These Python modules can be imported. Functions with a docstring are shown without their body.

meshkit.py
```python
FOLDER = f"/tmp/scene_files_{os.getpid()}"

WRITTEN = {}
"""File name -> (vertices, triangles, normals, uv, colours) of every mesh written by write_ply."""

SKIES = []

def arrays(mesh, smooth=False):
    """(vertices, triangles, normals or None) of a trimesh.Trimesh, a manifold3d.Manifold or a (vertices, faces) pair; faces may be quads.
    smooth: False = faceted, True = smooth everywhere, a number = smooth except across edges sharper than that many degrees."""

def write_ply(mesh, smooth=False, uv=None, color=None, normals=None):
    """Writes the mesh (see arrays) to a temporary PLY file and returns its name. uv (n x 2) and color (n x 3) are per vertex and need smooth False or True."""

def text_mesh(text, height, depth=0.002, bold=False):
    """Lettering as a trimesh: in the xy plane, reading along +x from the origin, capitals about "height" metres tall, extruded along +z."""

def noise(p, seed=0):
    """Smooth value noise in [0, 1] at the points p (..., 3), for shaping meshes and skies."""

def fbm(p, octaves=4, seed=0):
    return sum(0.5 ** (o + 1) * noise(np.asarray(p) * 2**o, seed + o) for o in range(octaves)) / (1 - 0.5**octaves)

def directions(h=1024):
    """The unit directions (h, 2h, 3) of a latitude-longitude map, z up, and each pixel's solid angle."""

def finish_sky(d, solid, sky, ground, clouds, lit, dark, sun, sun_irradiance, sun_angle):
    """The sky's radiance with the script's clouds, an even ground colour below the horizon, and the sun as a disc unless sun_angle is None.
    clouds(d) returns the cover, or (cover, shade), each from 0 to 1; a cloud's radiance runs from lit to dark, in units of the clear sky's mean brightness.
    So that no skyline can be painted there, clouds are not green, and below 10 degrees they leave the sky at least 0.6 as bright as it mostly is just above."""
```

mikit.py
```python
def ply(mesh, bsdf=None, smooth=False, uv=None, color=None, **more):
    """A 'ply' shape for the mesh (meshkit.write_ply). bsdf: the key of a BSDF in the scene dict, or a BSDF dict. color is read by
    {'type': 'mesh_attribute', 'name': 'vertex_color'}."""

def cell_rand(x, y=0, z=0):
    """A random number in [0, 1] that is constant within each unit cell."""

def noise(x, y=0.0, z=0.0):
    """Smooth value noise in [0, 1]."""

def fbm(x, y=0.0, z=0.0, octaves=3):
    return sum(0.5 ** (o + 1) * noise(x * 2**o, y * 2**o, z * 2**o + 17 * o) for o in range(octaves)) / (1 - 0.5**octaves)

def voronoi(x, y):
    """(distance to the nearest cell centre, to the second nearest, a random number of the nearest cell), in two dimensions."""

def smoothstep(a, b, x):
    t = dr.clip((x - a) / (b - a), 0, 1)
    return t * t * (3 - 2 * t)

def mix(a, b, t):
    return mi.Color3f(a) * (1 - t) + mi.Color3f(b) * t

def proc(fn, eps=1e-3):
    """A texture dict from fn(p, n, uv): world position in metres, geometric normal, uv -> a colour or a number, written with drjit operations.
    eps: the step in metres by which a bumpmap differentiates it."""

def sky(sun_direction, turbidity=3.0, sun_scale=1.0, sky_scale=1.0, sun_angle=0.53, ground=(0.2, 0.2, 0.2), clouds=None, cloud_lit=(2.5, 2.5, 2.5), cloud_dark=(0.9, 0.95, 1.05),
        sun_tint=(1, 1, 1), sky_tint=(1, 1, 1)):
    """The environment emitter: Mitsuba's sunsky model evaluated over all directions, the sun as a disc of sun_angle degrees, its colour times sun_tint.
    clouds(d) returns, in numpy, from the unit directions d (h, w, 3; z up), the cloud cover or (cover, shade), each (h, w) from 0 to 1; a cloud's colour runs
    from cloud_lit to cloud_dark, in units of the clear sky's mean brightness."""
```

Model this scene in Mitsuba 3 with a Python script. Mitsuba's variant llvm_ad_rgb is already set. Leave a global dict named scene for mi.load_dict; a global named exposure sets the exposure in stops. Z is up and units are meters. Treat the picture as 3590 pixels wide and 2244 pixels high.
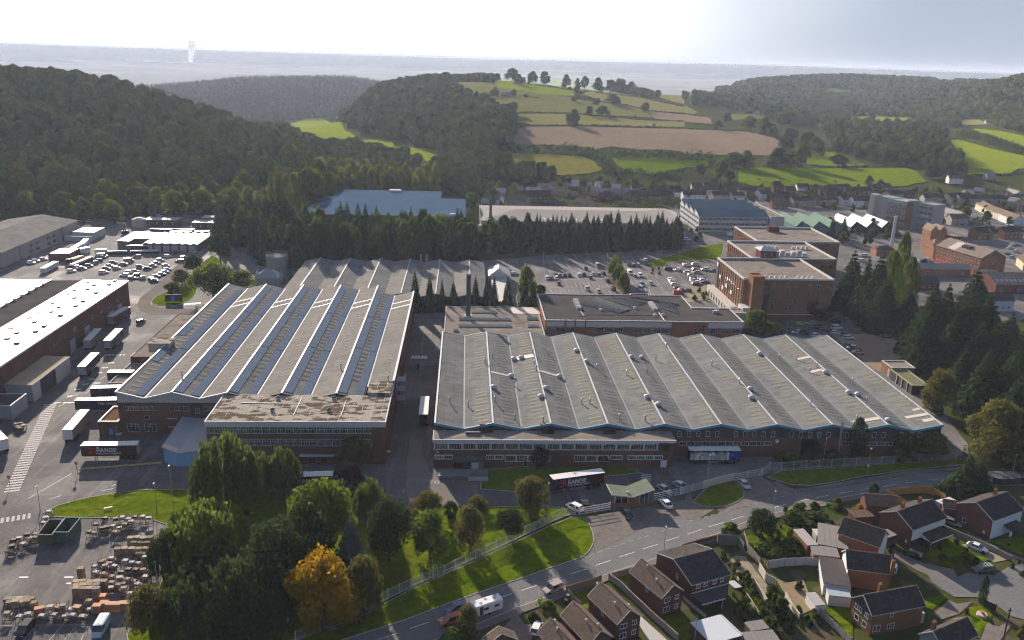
import math, random, numpy as np, trimesh, shapely, mitsuba as mi, drjit as dr, mikit, meshkit
from shapely.geometry import Polygon, LineString, Point
from shapely import affinity
from scipy.interpolate import RegularGridInterpolator
from mikit import noise, fbm, voronoi, smoothstep, mix, cell_rand
T = mi.ScalarTransform4f
scene, labels = {}, {}
# ---------------------------------------------------------------- camera, sky, exposure, haze
CAM_H, FOC, PITCH, ROLL, W0, H0 = 100.0, 3028.0, 0.2947, 0.0276, 3590, 2244
FW = np.array([0, math.cos(PITCH), -math.sin(PITCH)]); UP0 = np.cross([1, 0, 0], FW)
RT = math.cos(ROLL) * np.array([1.0, 0, 0]) + math.sin(ROLL) * UP0
UP = -math.sin(ROLL) * np.array([1.0, 0, 0]) + math.cos(ROLL) * UP0
SUN_AZ, SUN_EL = math.radians(-22.0), math.radians(18.5)
SUN = [math.sin(SUN_AZ) * math.cos(SUN_EL), math.cos(SUN_AZ) * math.cos(SUN_EL), math.sin(SUN_EL)]
scene['camera'] = {'type': 'perspective', 'fov': math.degrees(2 * math.atan(W0 / 2 / FOC)), 'fov_axis': 'x', 'near_clip': 1.0, 'far_clip': 60000.0,
                   'to_world': T().look_at(origin=[0, 0, CAM_H], target=(np.array([0, 0, CAM_H]) + FW * 100).tolist(), up=UP.tolist()),
                   'medium': {'type': 'ref', 'id': 'haze_air'}}
def sky_clouds(d):                      # cloud veil, thinned overhead out of view to deepen shadows, brighter towards the sun
    gap = np.degrees(np.arccos(np.clip(d @ (np.array(SUN) / np.linalg.norm(SUN)), -1, 1)))
    n = meshkit.fbm(d * [2.5, 2.5, 8.0] + 4.0, 4, 3)
    near = np.clip((47 - gap) / 20 + (n - 0.5) * 0.4, 0, 1); near = near * near * (3 - 2 * near)
    el = np.degrees(np.arcsin(np.clip(d[..., 2], 0, 1)))
    return (0.20 + 0.68 * np.exp(-el / 17)) * (1 - 0.15 * near), 1 - near
scene['sky'] = mikit.sky(SUN, turbidity=3.0, sun_scale=2.2, sky_scale=0.58, sun_tint=(0.81, 0.97, 1.48), sky_tint=(0.86, 0.93, 1.28), clouds=sky_clouds, cloud_lit=(9.0, 9.0, 9.1), cloud_dark=(2.5, 2.9, 3.55))
exposure = 2.25
scene['haze_air'] = {'type': 'homogeneous', 'albedo': {'type': 'rgb', 'value': [0.60, 0.69, 0.88]}, 'sigma_t': 0.0001, 'phase': {'type': 'hg', 'g': 0.15}}
# ---------------------------------------------------------------- helpers
def crop(ox, oy, s): return lambda x, y: (ox + x / s, oy + y / s)
cA, cB, cC, cD, cE, cF, cQ = crop(0, 750, 2.016), crop(1200, 750, 2.016), crop(2400, 600, 2.016), crop(0, 1494, 2.016), crop(1200, 1494, 2.016), crop(2390, 1494, 2.016), crop(2390, 1000, 2.016)
cT1, cT2, cT3 = crop(0, 0, 2.016), crop(1200, 0, 2.016), crop(2400, 0, 2.016)
cS, cL, cK, c5 = crop(1600, 560, 3.024), crop(0, 740, 3.024), crop(1850, 880, 3.024), crop(0, 1250, 3.024)
cU, cV, h1, h2, h3, h4, h5 = crop(2390, 560, 4.032), crop(2990, 560, 4.032), crop(2390, 1660, 4.032), crop(2990, 1660, 4.032), crop(2390, 1869, 4.032), crop(2990, 1869, 4.032), crop(1800, 1869, 4.032)
def ray(p):
    d = FW + RT * (p[0] - W0 / 2) / FOC - UP * (p[1] - H0 / 2) / FOC
    return d
def at(p, z=0.0):
    d = ray(p); t = (z - CAM_H) / d[2]
    return np.array([d[0] * t, d[1] * t, z])
YAW = 0.0584; CA, SA = math.cos(YAW), math.sin(YAW)
def uv(p, z=0.0):                       # site grid (u along the factory fronts, v away from the camera)
    q = at(p, z); return q[0] * CA + q[1] * SA, -q[0] * SA + q[1] * CA
def xy(u, v): return np.array([u * CA - v * SA, u * SA + v * CA])
SITE = T().rotate([0, 0, 1], math.degrees(YAW))
USED = {}
def numbered(k):
    n = USED.get(k, 0); USED[k] = n + 1
    return k if n == 0 else f'{k}_{n:03d}'
def thing(name, label, cat, group=None, kind=None):
    k = numbered(name); labels[k] = {'label': label}
    if cat: labels[k]['category'] = cat
    if group: labels[k]['group'] = group
    if kind: labels[k]['kind'] = kind
    return k
def struct(name, mesh, bsdf, label, smooth=False, **kw):
    k = numbered(name); labels[k] = {'label': label, 'kind': 'structure'}
    scene[k] = mesh if isinstance(mesh, dict) else mikit.ply(mesh, bsdf, smooth, **kw)
    return k
def part(parent, name, mesh, bsdf, M=None, label=None, smooth=False, kind=None, **kw):
    k = numbered(parent + '__' + name)
    d = mesh if isinstance(mesh, dict) else mikit.ply(mesh, bsdf, smooth, **kw)
    if isinstance(mesh, dict) and bsdf is not None: d = {**d, 'bsdf': {'type': 'ref', 'id': bsdf}}
    if M is not None: d = {**d, 'to_world': M}
    scene[k] = d
    if label or kind: labels[k] = {**({'label': label} if label else {}), **({'kind': kind} if kind else {})}
    return k
class MB:
    """Collects boxes, quads and tubes into one mesh."""
    def __init__(s): s.v, s.f, s.n = [], [], 0
    def raw(s, v, f):
        v = np.asarray(v, float); s.v.append(v); s.f.append(np.asarray(f, int) + s.n); s.n += len(v); return s
    def box(s, x0, y0, z0, x1, y1, z1):
        v = [(x, y, z) for x in (x0, x1) for y in (y0, y1) for z in (z0, z1)]
        return s.raw(v, [[0, 1, 3], [0, 3, 2], [4, 6, 7], [4, 7, 5], [0, 4, 5], [0, 5, 1], [2, 3, 7], [2, 7, 6], [0, 2, 6], [0, 6, 4], [1, 5, 7], [1, 7, 3]])
    def quad(s, a, b, c, d): return s.raw([a, b, c, d], [[0, 1, 2], [0, 2, 3]])
    def tri(s, a, b, c): return s.raw([a, b, c], [[0, 1, 2]])
    def poly(s, pts):
        n = len(pts); return s.raw(pts, [[0, i, i + 1] for i in range(1, n - 1)])
    def slab(s, a, b, c, d, t):         # a quad thickened downwards along its normal
        a, b, c, d = map(lambda q: np.asarray(q, float), (a, b, c, d)); n = np.cross(b - a, d - a); n = n / np.linalg.norm(n) * (1 if n[2] >= 0 else -1) * t
        return s.raw([a - n, b - n, c - n, d - n, a, b, c, d], [[0, 2, 1], [0, 3, 2], [4, 5, 6], [4, 6, 7], [0, 1, 5], [0, 5, 4], [1, 2, 6], [1, 6, 5], [2, 3, 7], [2, 7, 6], [3, 0, 4], [3, 4, 7]])
    def tube(s, pts, r, k=6, cap=True):
        p = np.asarray(pts, float); r = np.broadcast_to(r, (len(p),)); t = np.gradient(p, axis=0); t /= np.linalg.norm(t, axis=1, keepdims=True) + 1e-12
        a = np.cross(t, np.where(np.abs(t[:, 2:]) < 0.9, [0, 0, 1.0], [1.0, 0, 0])); a /= np.linalg.norm(a, axis=1, keepdims=True); b = np.cross(t, a); g = np.arange(k) * 2 * np.pi / k
        v = p[:, None] + r[:, None, None] * (np.cos(g)[None, :, None] * a[:, None] + np.sin(g)[None, :, None] * b[:, None]); f = []
        for i in range(len(p) - 1):
            for j in range(k):
                q = [i * k + j, i * k + (j + 1) % k, (i + 1) * k + (j + 1) % k, (i + 1) * k + j]; f += [[q[0], q[2], q[1]], [q[0], q[3], q[2]]]
        if cap:
            f += [[0, j, j + 1] for j in range(1, k - 1)] + [[(len(p) - 1) * k, (len(p) - 1) * k + j + 1, (len(p) - 1) * k + j] for j in range(1, k - 1)]
        return s.raw(v.reshape(-1, 3), f)
    def mesh(s): return np.vstack(s.v), np.vstack(s.f)
    def empty(s): return not s.v
def tf(mesh, M):
    v, f = mesh; M = np.array(M.matrix) if hasattr(M, 'matrix') else M
    return v @ M[:3, :3].T + M[:3, 3], f
def place(x, y, z=0.0, yaw=0.0, s=1.0): return T().translate([float(x), float(y), float(z)]).rotate([0, 0, 1], math.degrees(yaw)).scale(s)
def flat(poly, z=0.0, top=None):        # a polygon (list of world xy) as a sheet, or a slab when top is given
    P = poly if isinstance(poly, Polygon) else Polygon([(q[0], q[1]) for q in poly])
    P = P.buffer(0)
    ms = [trimesh.creation.extrude_polygon(g, (top - z) if top else 0.01, engine='earcut') for g in getattr(P, 'geoms', [P])]
    m = trimesh.util.concatenate(ms); v, f = np.array(m.vertices), np.array(m.faces)
    if top is None:
        keep = (v[f][:, :, 2] > 0.005).all(1); f = f[keep]; v = v - [0, 0, 0.01]
    return v + [0, 0, z], f
def gpoly(pts, z=0.0): return Polygon([tuple(at(p, z)[:2]) for p in pts])
def smooth_line(pts, n=6):
    from scipy.interpolate import PchipInterpolator
    p = np.asarray(pts, float); t = np.r_[0, np.cumsum(np.linalg.norm(np.diff(p, axis=0), axis=1))]
    tt = np.unique(np.concatenate([np.linspace(t[i], t[i + 1], n) for i in range(len(t) - 1)]))
    return np.column_stack([PchipInterpolator(t, p[:, k])(tt) for k in range(p.shape[1])])
rng = np.random.default_rng(7)
ORD = 'first second third fourth fifth sixth seventh eighth ninth tenth eleventh twelfth thirteenth fourteenth fifteenth sixteenth seventeenth eighteenth nineteenth twentieth'.split() + [f'{n}{"th" if n%100 in (11,12,13) else {1:"st",2:"nd",3:"rd"}.get(n%10,"th")}' for n in range(21, 400)]
def pxof(q):                            # where a world point stands in the picture (used only to number labels from left to right)
    d = np.asarray(q, float) - [0, 0, CAM_H]; z = d @ FW
    return W0 / 2 + FOC * (d @ RT) / z, H0 / 2 - FOC * (d @ UP) / z
ORDERED = {}
def ordered(k, text, q): ORDERED.setdefault(text, []).append((pxof((q[0], q[1], 2.0))[0], k))
def write_ordered():
    for text, ks in ORDERED.items():
        ks.sort()
        for i, (_, k) in enumerate(ks):
            labels[k]['label'] = text if len(ks) == 1 else f'{text}, {ORD[i]} from the left'
            if len(ks) > 1: labels[k].setdefault('group', text)
# ---------------------------------------------------------------- materials
def mat(name, d): scene[name] = d; return name
COL = {}
def col(r, g=None, b=None, rough=0.7, metal=0.0, spec=0.25):
    if g is None: g = b = r
    key = (r, g, b, rough, metal, spec)
    if key not in COL:
        COL[key] = mat(f'paint_{len(COL)}', {'type': 'twosided', 'bsdf': {'type': 'principled', 'base_color': {'type': 'rgb', 'value': [r, g, b]}, 'roughness': rough, 'metallic': metal, 'specular': spec}})
    return COL[key]
def surf(name, fn, rough=0.8, metal=0.0, spec=0, bump=None, bump_eps=0.02):
    b = {'type': 'principled', 'base_color': mikit.proc(fn), 'roughness': mikit.proc(rough) if callable(rough) else rough, 'metallic': metal, 'specular': spec}
    if not spec: b = {'type': 'diffuse', 'reflectance': b['base_color']}
    if bump: b = {'type': 'bumpmap', 'arbitrary': mikit.proc(bump, bump_eps), 'scale': 1.0, 'bsdf': b}
    return mat(name, {'type': 'twosided', 'bsdf': b})
C3 = mi.Color3f
def su(p): return p.x * CA + p.y * SA
def sv(p): return -p.x * SA + p.y * CA
def f_ground(p, n, uv):
    c = mix(mix((0.050, 0.068, 0.018), (0.085, 0.085, 0.034), fbm(p.x / 60, p.y / 60)), (0.035, 0.050, 0.012), noise(p.x / 7, p.y / 7) * 0.6)
    c = mix(c, (0.105, 0.085, 0.055), 0.8 * smoothstep(0.50, 0.66, fbm(p.x / 3.0, p.y / 3.0, 7, 3)) * smoothstep(260, 200, dr.sqrt(p.x * p.x + p.y * p.y)))
    w = voronoi(p.x / 420, p.y / 300 + noise(p.x / 900, p.y / 900))[2]     # patchwork of the far plain, kept pale to paint in lowland mist
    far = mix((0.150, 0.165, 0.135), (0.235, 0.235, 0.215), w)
    far = mix(far, (0.018, 0.024, 0.026), smoothstep(9300, 10200, dr.sqrt(p.x * p.x + p.y * p.y) + 900 * (w - 0.5)))   # scarp, darkened to stand out behind the painted mist
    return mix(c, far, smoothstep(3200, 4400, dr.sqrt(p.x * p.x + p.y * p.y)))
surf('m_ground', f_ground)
def f_asph(p, n, uv):
    w = fbm(p.x / 18, p.y / 18, 0, 4); t = fbm(su(p) / 1.5, sv(p) / 14, 3)
    c = mix((0.110, 0.103, 0.102), (0.180, 0.168, 0.162), smoothstep(0.3, 0.75, w))
    c = mix(c, (0.225, 0.205, 0.195), 0.5 * smoothstep(0.55, 0.75, t))
    pa = cell_rand(dr.floor(su(p) / 9 + noise(p.x / 9, p.y / 9) * 0.2), dr.floor(sv(p) / 5))
    c = c * mi.Float(0.88 + 0.2 * dr.select(pa > 0.8, 1.0, 0.35 * pa))
    return c * (0.86 + 0.28 * noise(p.x * 1.7, p.y * 1.7))
surf('m_asphalt', f_asph, lambda p, n, uv: 0.88 - 0.12 * smoothstep(0.5, 0.8, fbm(p.x / 11, p.y / 11, 5)), spec=0.12)
surf('m_road', lambda p, n, uv: mix((0.130, 0.130, 0.130), (0.180, 0.178, 0.175), fbm(p.x / 9, p.y / 9)) * (0.9 + 0.2 * noise(p.x * 2.2, p.y * 2.2)), 0.85, spec=0.12)
surf('m_path', lambda p, n, uv: mix((0.150, 0.130, 0.118), (0.215, 0.190, 0.170), fbm(p.x / 4, p.y / 4)) * (0.85 + 0.3 * noise(p.x * 2, p.y * 2)), 0.85)
def f_grass(p, n, uv):
    c = mix((0.066, 0.112, 0.002), (0.120, 0.152, 0.004), fbm(p.x / 6, p.y / 6, 0, 4))
    c = mix(c, (0.140, 0.135, 0.020), 0.35 * smoothstep(0.55, 0.75, fbm(p.x / 11, p.y / 4, 6, 3)))
    return c * (0.65 + 0.7 * fbm(p.x / 0.9, p.y / 0.9, 2, 3))
mat('m_grass', {'type': 'twosided', 'bsdf': {'type': 'bumpmap', 'arbitrary': mikit.proc(lambda p, n, uv: 0.35 * fbm(p.x / 1.3, p.y / 1.3, 0, 3), 0.05), 'scale': 1.0, 'bsdf': {'type': 'diffuse', 'reflectance': mikit.proc(f_grass)}}})
# ---------------------------------------------------------------- the land: one sheet to the horizon
COLS = {   # picture column at the horizon -> (distance, height) profile of the land along that bearing
    -500: [(540, 0), (700, 22), (1000, 78), (1300, 66), (2000, 0), (3000, -60), (4600, -100), (9500, -54), (12000, 100)],
    0: [(560, 0), (700, 14), (1000, 60), (1200, 52), (1900, -20), (3000, -60), (4600, -100), (9500, -54), (12000, 97)],
    400: [(570, 0), (700, 9), (1000, 49), (1200, 40), (1800, -35), (2500, -38), (2800, -30), (3300, -70), (4600, -100), (9500, -54), (12000, 89)],
    600: [(580, 0), (700, 6), (950, 32), (1150, 18), (1700, -42), (2300, -25), (2800, -16), (3300, -66), (4600, -100), (9500, -54), (12000, 84)],
    890: [(600, 0), (700, 3), (860, 11), (1050, 6), (1500, -20), (1900, -40), (2300, -12), (2800, 8), (3300, -60), (4600, -100), (9500, -54), (12000, 78)],
    1190: [(640, 0), (900, -1), (1100, 1), (1300, 1), (1600, -20), (1900, -38), (2300, -4), (2800, 14), (3300, -60), (4600, -100), (9500, -54), (12000, 72)],
    1340: [(650, 0), (900, 1), (1050, 7), (1350, 38), (1500, 38), (1900, -30), (2400, -20), (2800, -2), (3300, -60), (4600, -100), (9500, -54), (12000, 71)],
    1500: [(670, 0), (800, 2), (950, 12), (1250, 38), (1500, 52), (1700, 46), (2300, -20), (3300, -70), (4600, -100), (9500, -54), (12000, 70)],
    1750: [(690, 0), (730, 6), (820, 15), (950, 24), (1200, 42), (1500, 60), (1750, 52), (2300, -20), (3300, -70), (4600, -100), (9500, -54), (12000, 67)],
    2050: [(695, 0), (735, 5), (830, 14), (1000, 25), (1250, 36), (1550, 49), (1800, 42), (2400, -25), (3300, -70), (4600, -100), (9500, -54), (12000, 71)],
    2400: [(704, 0), (750, 3), (830, 12), (1000, 21), (1250, 26), (1600, 37), (1850, 36), (2400, -10), (3300, -70), (4600, -100), (9500, -54), (12000, 85)],
    2540: [(710, 0), (760, 3), (850, 11), (1000, 19), (1250, 23), (1600, 30), (2000, 26), (2650, 24), (3000, 0), (3600, -80), (4600, -100), (9500, -54), (12000, 89)],
    2700: [(715, 0), (760, 4), (850, 10), (1000, 17), (1250, 19), (1600, 22), (2000, 22), (2700, 52), (3000, 40), (3600, -60), (4600, -100), (9500, -54), (12000, 92)],
    3000: [(722, 0), (800, 4), (950, 8), (1250, 11), (1450, 12), (1700, 11), (2300, 22), (2800, 66), (3100, 58), (3800, -40), (5200, -100), (9500, -54), (12000, 74)],
    3300: [(745, 0), (820, 5), (950, 12), (1250, 16), (1500, 16), (1800, 18), (2300, 50), (2700, 63), (3100, 60), (3800, -20), (5200, -100), (9500, -54), (12000, 67)],
    3590: [(760, 0), (830, 6), (1000, 18), (1250, 23), (1500, 28), (1700, 55), (1950, 80), (2500, 70), (3100, 62), (4000, -20), (5400, -100), (9500, -54), (12000, 64)],
    4100: [(760, 0), (830, 8), (1000, 24), (1250, 30), (1400, 45), (1700, 100), (1950, 116), (2500, 90), (3100, 70), (4000, -20), (5400, -100), (9500, -54), (12000, 63)]}
def _land():
    from scipy.interpolate import PchipInterpolator
    from scipy.ndimage import gaussian_filter
    r = np.r_[np.linspace(2, 480, 25), np.geomspace(500, 4600, 230), np.geomspace(4700, 26000, 60)]
    cols = np.array(sorted(COLS)); caz = []; prof = []
    for c in cols:
        d = ray((c, 203 + 0.0276 * (c - 1795))); caz.append(math.atan2(d[0], d[1]))
        q = np.array([(0, 0), (300, 0), (500, 0)] + COLS[c] + [(30000, COLS[c][-1][1] - 10)], float)
        prof.append(PchipInterpolator(q[:, 0], q[:, 1])(r))
    prof = np.array(prof)
    az = np.unique(np.r_[np.radians(np.arange(-180, 181, 6.0)), np.linspace(math.radians(-38), math.radians(38), 306)])
    Z = PchipInterpolator(np.array(caz), prof, axis=0)(np.clip(az, caz[0], caz[-1]))
    wob = np.clip((r - 700) / 500, 0, 1)[None] * np.clip((4200 - r) / 600, 0, 1)[None]
    X, Y = r[None] * np.sin(az)[:, None], r[None] * np.cos(az)[:, None]
    Z = Z + wob * 7 * (meshkit.fbm(np.stack([X / 260, Y / 260, X * 0], -1), 3, 5) - 0.5)
    far = np.clip((r - 9600) / 2000, 0, 1)[None]
    Z = Z + far * 20 * (meshkit.fbm(np.stack([X / 900, Y * 0, X * 0 + 2], -1), 3, 8) - 0.5)
    return az, r, Z
AZ, RR, ZZ = _land()
_zi = RegularGridInterpolator((AZ, RR), ZZ, bounds_error=False, fill_value=None)
def zt(x, y):
    x, y = np.asarray(x, float), np.asarray(y, float)
    return _zi(np.stack([np.arctan2(x, y), np.clip(np.hypot(x, y), RR[0], RR[-1])], -1))
_rs = np.r_[np.linspace(140, 4600, 4000), np.geomspace(4610, 25000, 1500)]
def hit(p):                             # the point of the land behind a picture point
    d = ray(p); h = math.hypot(d[0], d[1]); x, y = d[0] / h * _rs, d[1] / h * _rs
    below = np.nonzero(CAM_H + _rs * d[2] / h < zt(x, y))[0]
    i = below[0] if len(below) else len(_rs) - 1
    return np.array([x[i], y[i], zt(x[i], y[i]).item()])
def _ground():
    n, m = len(AZ), len(RR)
    v = np.stack([RR[None] * np.sin(AZ)[:, None], RR[None] * np.cos(AZ)[:, None], ZZ - 0.05], -1).reshape(-1, 3)
    i, j = np.meshgrid(np.arange(n - 1), np.arange(m - 1), indexing='ij'); a = (i * m + j).ravel()
    q = np.stack([a, a + 1, a + m + 1, a + m], 1)
    return v, np.vstack([q[:, [0, 2, 1]], q[:, [0, 3, 2]]])
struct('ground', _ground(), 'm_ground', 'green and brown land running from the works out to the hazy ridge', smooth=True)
FIELD = {'bright': ((0.175, 0.235, 0.010), (0.225, 0.262, 0.018)), 'green': ((0.105, 0.170, 0.004), (0.155, 0.205, 0.010)), 'olive': ((0.150, 0.155, 0.048), (0.180, 0.180, 0.062)),
         'pink': ((0.215, 0.160, 0.110), (0.265, 0.200, 0.140)), 'tan': ((0.200, 0.190, 0.060), (0.240, 0.222, 0.080)), 'rough': ((0.165, 0.172, 0.020), (0.220, 0.195, 0.045))}
for k, (a, b) in FIELD.items():
    def fn(p, n, uv, a=a, b=b):
        c = mix(a, b, fbm(p.x / 45, p.y / 45, 1, 4))
        rows = 0.5 + 0.5 * dr.sin((p.x * 0.35 + p.y * 0.25) * 2.2 + 3 * noise(p.x / 30, p.y / 30))
        return c * (0.85 + 0.12 * rows + 0.2 * (noise(p.x / 3, p.y / 3) - 0.3))
    surf('m_field_' + k, fn)
def drape(poly, cell, lift):            # a field laid over the land
    P = Polygon(poly).buffer(0); x0, y0, x1, y1 = P.bounds
    gx, gy = np.arange(math.floor(x0 / cell), math.ceil(x1 / cell)) * cell, np.arange(math.floor(y0 / cell), math.ceil(y1 / cell)) * cell
    X, Y = np.meshgrid(gx, gy); bx = shapely.box(X.ravel(), Y.ravel(), X.ravel() + cell, Y.ravel() + cell)
    shapely.prepare(P); inn = shapely.contains_properly(P, bx); cut = shapely.intersects(P, bx) & ~inn
    mb = MB(); b = np.array([g.bounds for g in bx[inn]]).reshape(-1, 4)
    if len(b):
        v = np.stack([b[:, [0, 1]], b[:, [2, 1]], b[:, [2, 3]], b[:, [0, 3]]], 1).reshape(-1, 2); k = np.arange(len(b))[:, None] * 4
        mb.raw(np.column_stack([v, np.zeros(len(v))]), np.vstack([k + [0, 1, 2], k + [0, 2, 3]]))
    for g in shapely.intersection(P, bx[cut]):
        for h in getattr(g, 'geoms', [g]):
            if h.geom_type == 'Polygon' and h.area > 0.5:
                c = np.array(h.convex_hull.exterior.coords)[:-1]
                if shapely.geometry.polygon.LinearRing(c).is_ccw is False: c = c[::-1]
                mb.poly(np.column_stack([c, np.zeros(len(c))]))
    v, f = mb.mesh(); v[:, 2] = zt(v[:, 0], v[:, 1]) + lift
    return v, f
def field(kind, label, pts, lift=0.6):
    q = np.array([hit(p)[:2] for p in pts]); d = np.hypot(*q.mean(0))
    return struct('field', drape(q, 9.0 if d < 1700 else 16.0, lift), 'm_field_' + kind, label, smooth=True)
t1, t2, t3 = (lambda *a: [cT1(*q) for q in a]), (lambda *a: [cT2(*q) for q in a]), (lambda *a: [cT3(*q) for q in a])
field('bright', 'bright valley meadow behind the wooded left hill', t1((2055, 875), (2150, 840), (2290, 835), (2340, 870), (2440, 925), (2510, 965), (2500, 1000), (2419, 985), (2230, 985), (2120, 950)))
field('bright', 'sunlit meadow strip under the central wood', t2((120, 1000), (200, 990), (355, 1015), (370, 1045), (560, 1050), (680, 1060), (660, 1110), (600, 1150), (540, 1090), (430, 1110), (330, 1080), (180, 1055)))
field('rough', 'rough sunlit pasture at the left edge below the wooded hill', t1((-200, 1120), (0, 1160), (130, 1165), (150, 1250), (110, 1300), (60, 1360), (0, 1390), (-200, 1400)))
field('olive', 'dull olive pasture on the crown of the central hill', t2((745, 590), (830, 582), (1330, 660), (1640, 690), (1640, 705), (1330, 690), (1100, 680), (770, 655)))
field('bright', 'long bright green field across the top of the central hill', t2((830, 580), (1050, 562), (1190, 555), (1300, 600), (1640, 645), (1640, 683), (1400, 672), (1100, 625)), 0.9)
field('bright', 'bright green field along the crest of the central hill', t2((1330, 600), (1480, 551), (1560, 551), (1640, 590), (1760, 610), (1880, 640), (1700, 650), (1560, 630), (1360, 605)), 0.9)
field('olive', 'broad olive grey pasture in the middle of the central hill', t2((850, 670), (1100, 685), (1640, 705), (1900, 735), (2150, 775), (2190, 835), (1800, 815), (1240, 797), (1080, 770), (960, 720)))
field('tan', 'pale yellow green field right of the hill trees', t2((1720, 655), (1880, 650), (2080, 690), (2419, 760), (2419, 800), (2170, 785), (1980, 740), (1830, 715), (1700, 670)))
field('tan', 'small pale field at the right end of the hill crest', t2((2095, 640), (2240, 655), (2419, 680), (2419, 740), (2330, 720), (2110, 670)))
field('tan', 'long straw coloured strip field between two hedges', t2((1245, 808), (1580, 808), (1720, 815), (2100, 850), (2419, 860), (2419, 905), (1720, 890), (1340, 885), (1230, 870)))
field('pink', 'wide pinkish brown ploughed field at the foot of the central hill', t2((1225, 915), (1330, 900), (1720, 900), (2419, 915)) + t3((440, 930), (620, 970), (720, 1040), (600, 1105), (400, 1100), (0, 1090)) + t2((2350, 1065), (2100, 1062), (1900, 1040), (1780, 1060), (1640, 1035), (1260, 1025), (1205, 1010)))
field('pink', 'small pinkish field above the ploughed field on the right', t2((2165, 790), (2419, 812)) + t3((180, 835), (200, 880), (0, 865)) + t2((2200, 840),))
field('rough', 'rough yellow green pasture behind the houses', t2((1120, 1090), (1260, 1085), (1500, 1100), (1700, 1110), (1830, 1170), (1850, 1200), (1760, 1230), (1560, 1245), (1450, 1235), (1250, 1195), (1180, 1160)))
field('green', 'green paddock right of the rough pasture', t2((1890, 1105), (2140, 1110), (2419, 1140)) + t3((170, 1125), (170, 1185), (0, 1190)) + t2((2310, 1215), (2200, 1240), (2000, 1215), (1940, 1170)))
field('green', 'sunlit green field with long tree shadows behind the terraced houses', t3((380, 1200), (880, 1190), (1100, 1190), (1560, 1190), (1640, 1215), (1710, 1290), (1640, 1300), (1560, 1320), (1240, 1330), (900, 1310), (600, 1330), (380, 1310)))
field('green', 'small green field among trees above the terraced houses', t3((860, 1120), (960, 1075), (1060, 1080), (1140, 1140), (1300, 1170), (1100, 1180), (860, 1165)))
field('bright', 'sloping bright green field at the right edge', t3((1780, 1005), (1930, 990), (2150, 1050), (2500, 1130), (2500, 1180), (2340, 1200), (2300, 1235), (2010, 1240), (1960, 1150), (1880, 1060)))
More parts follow.
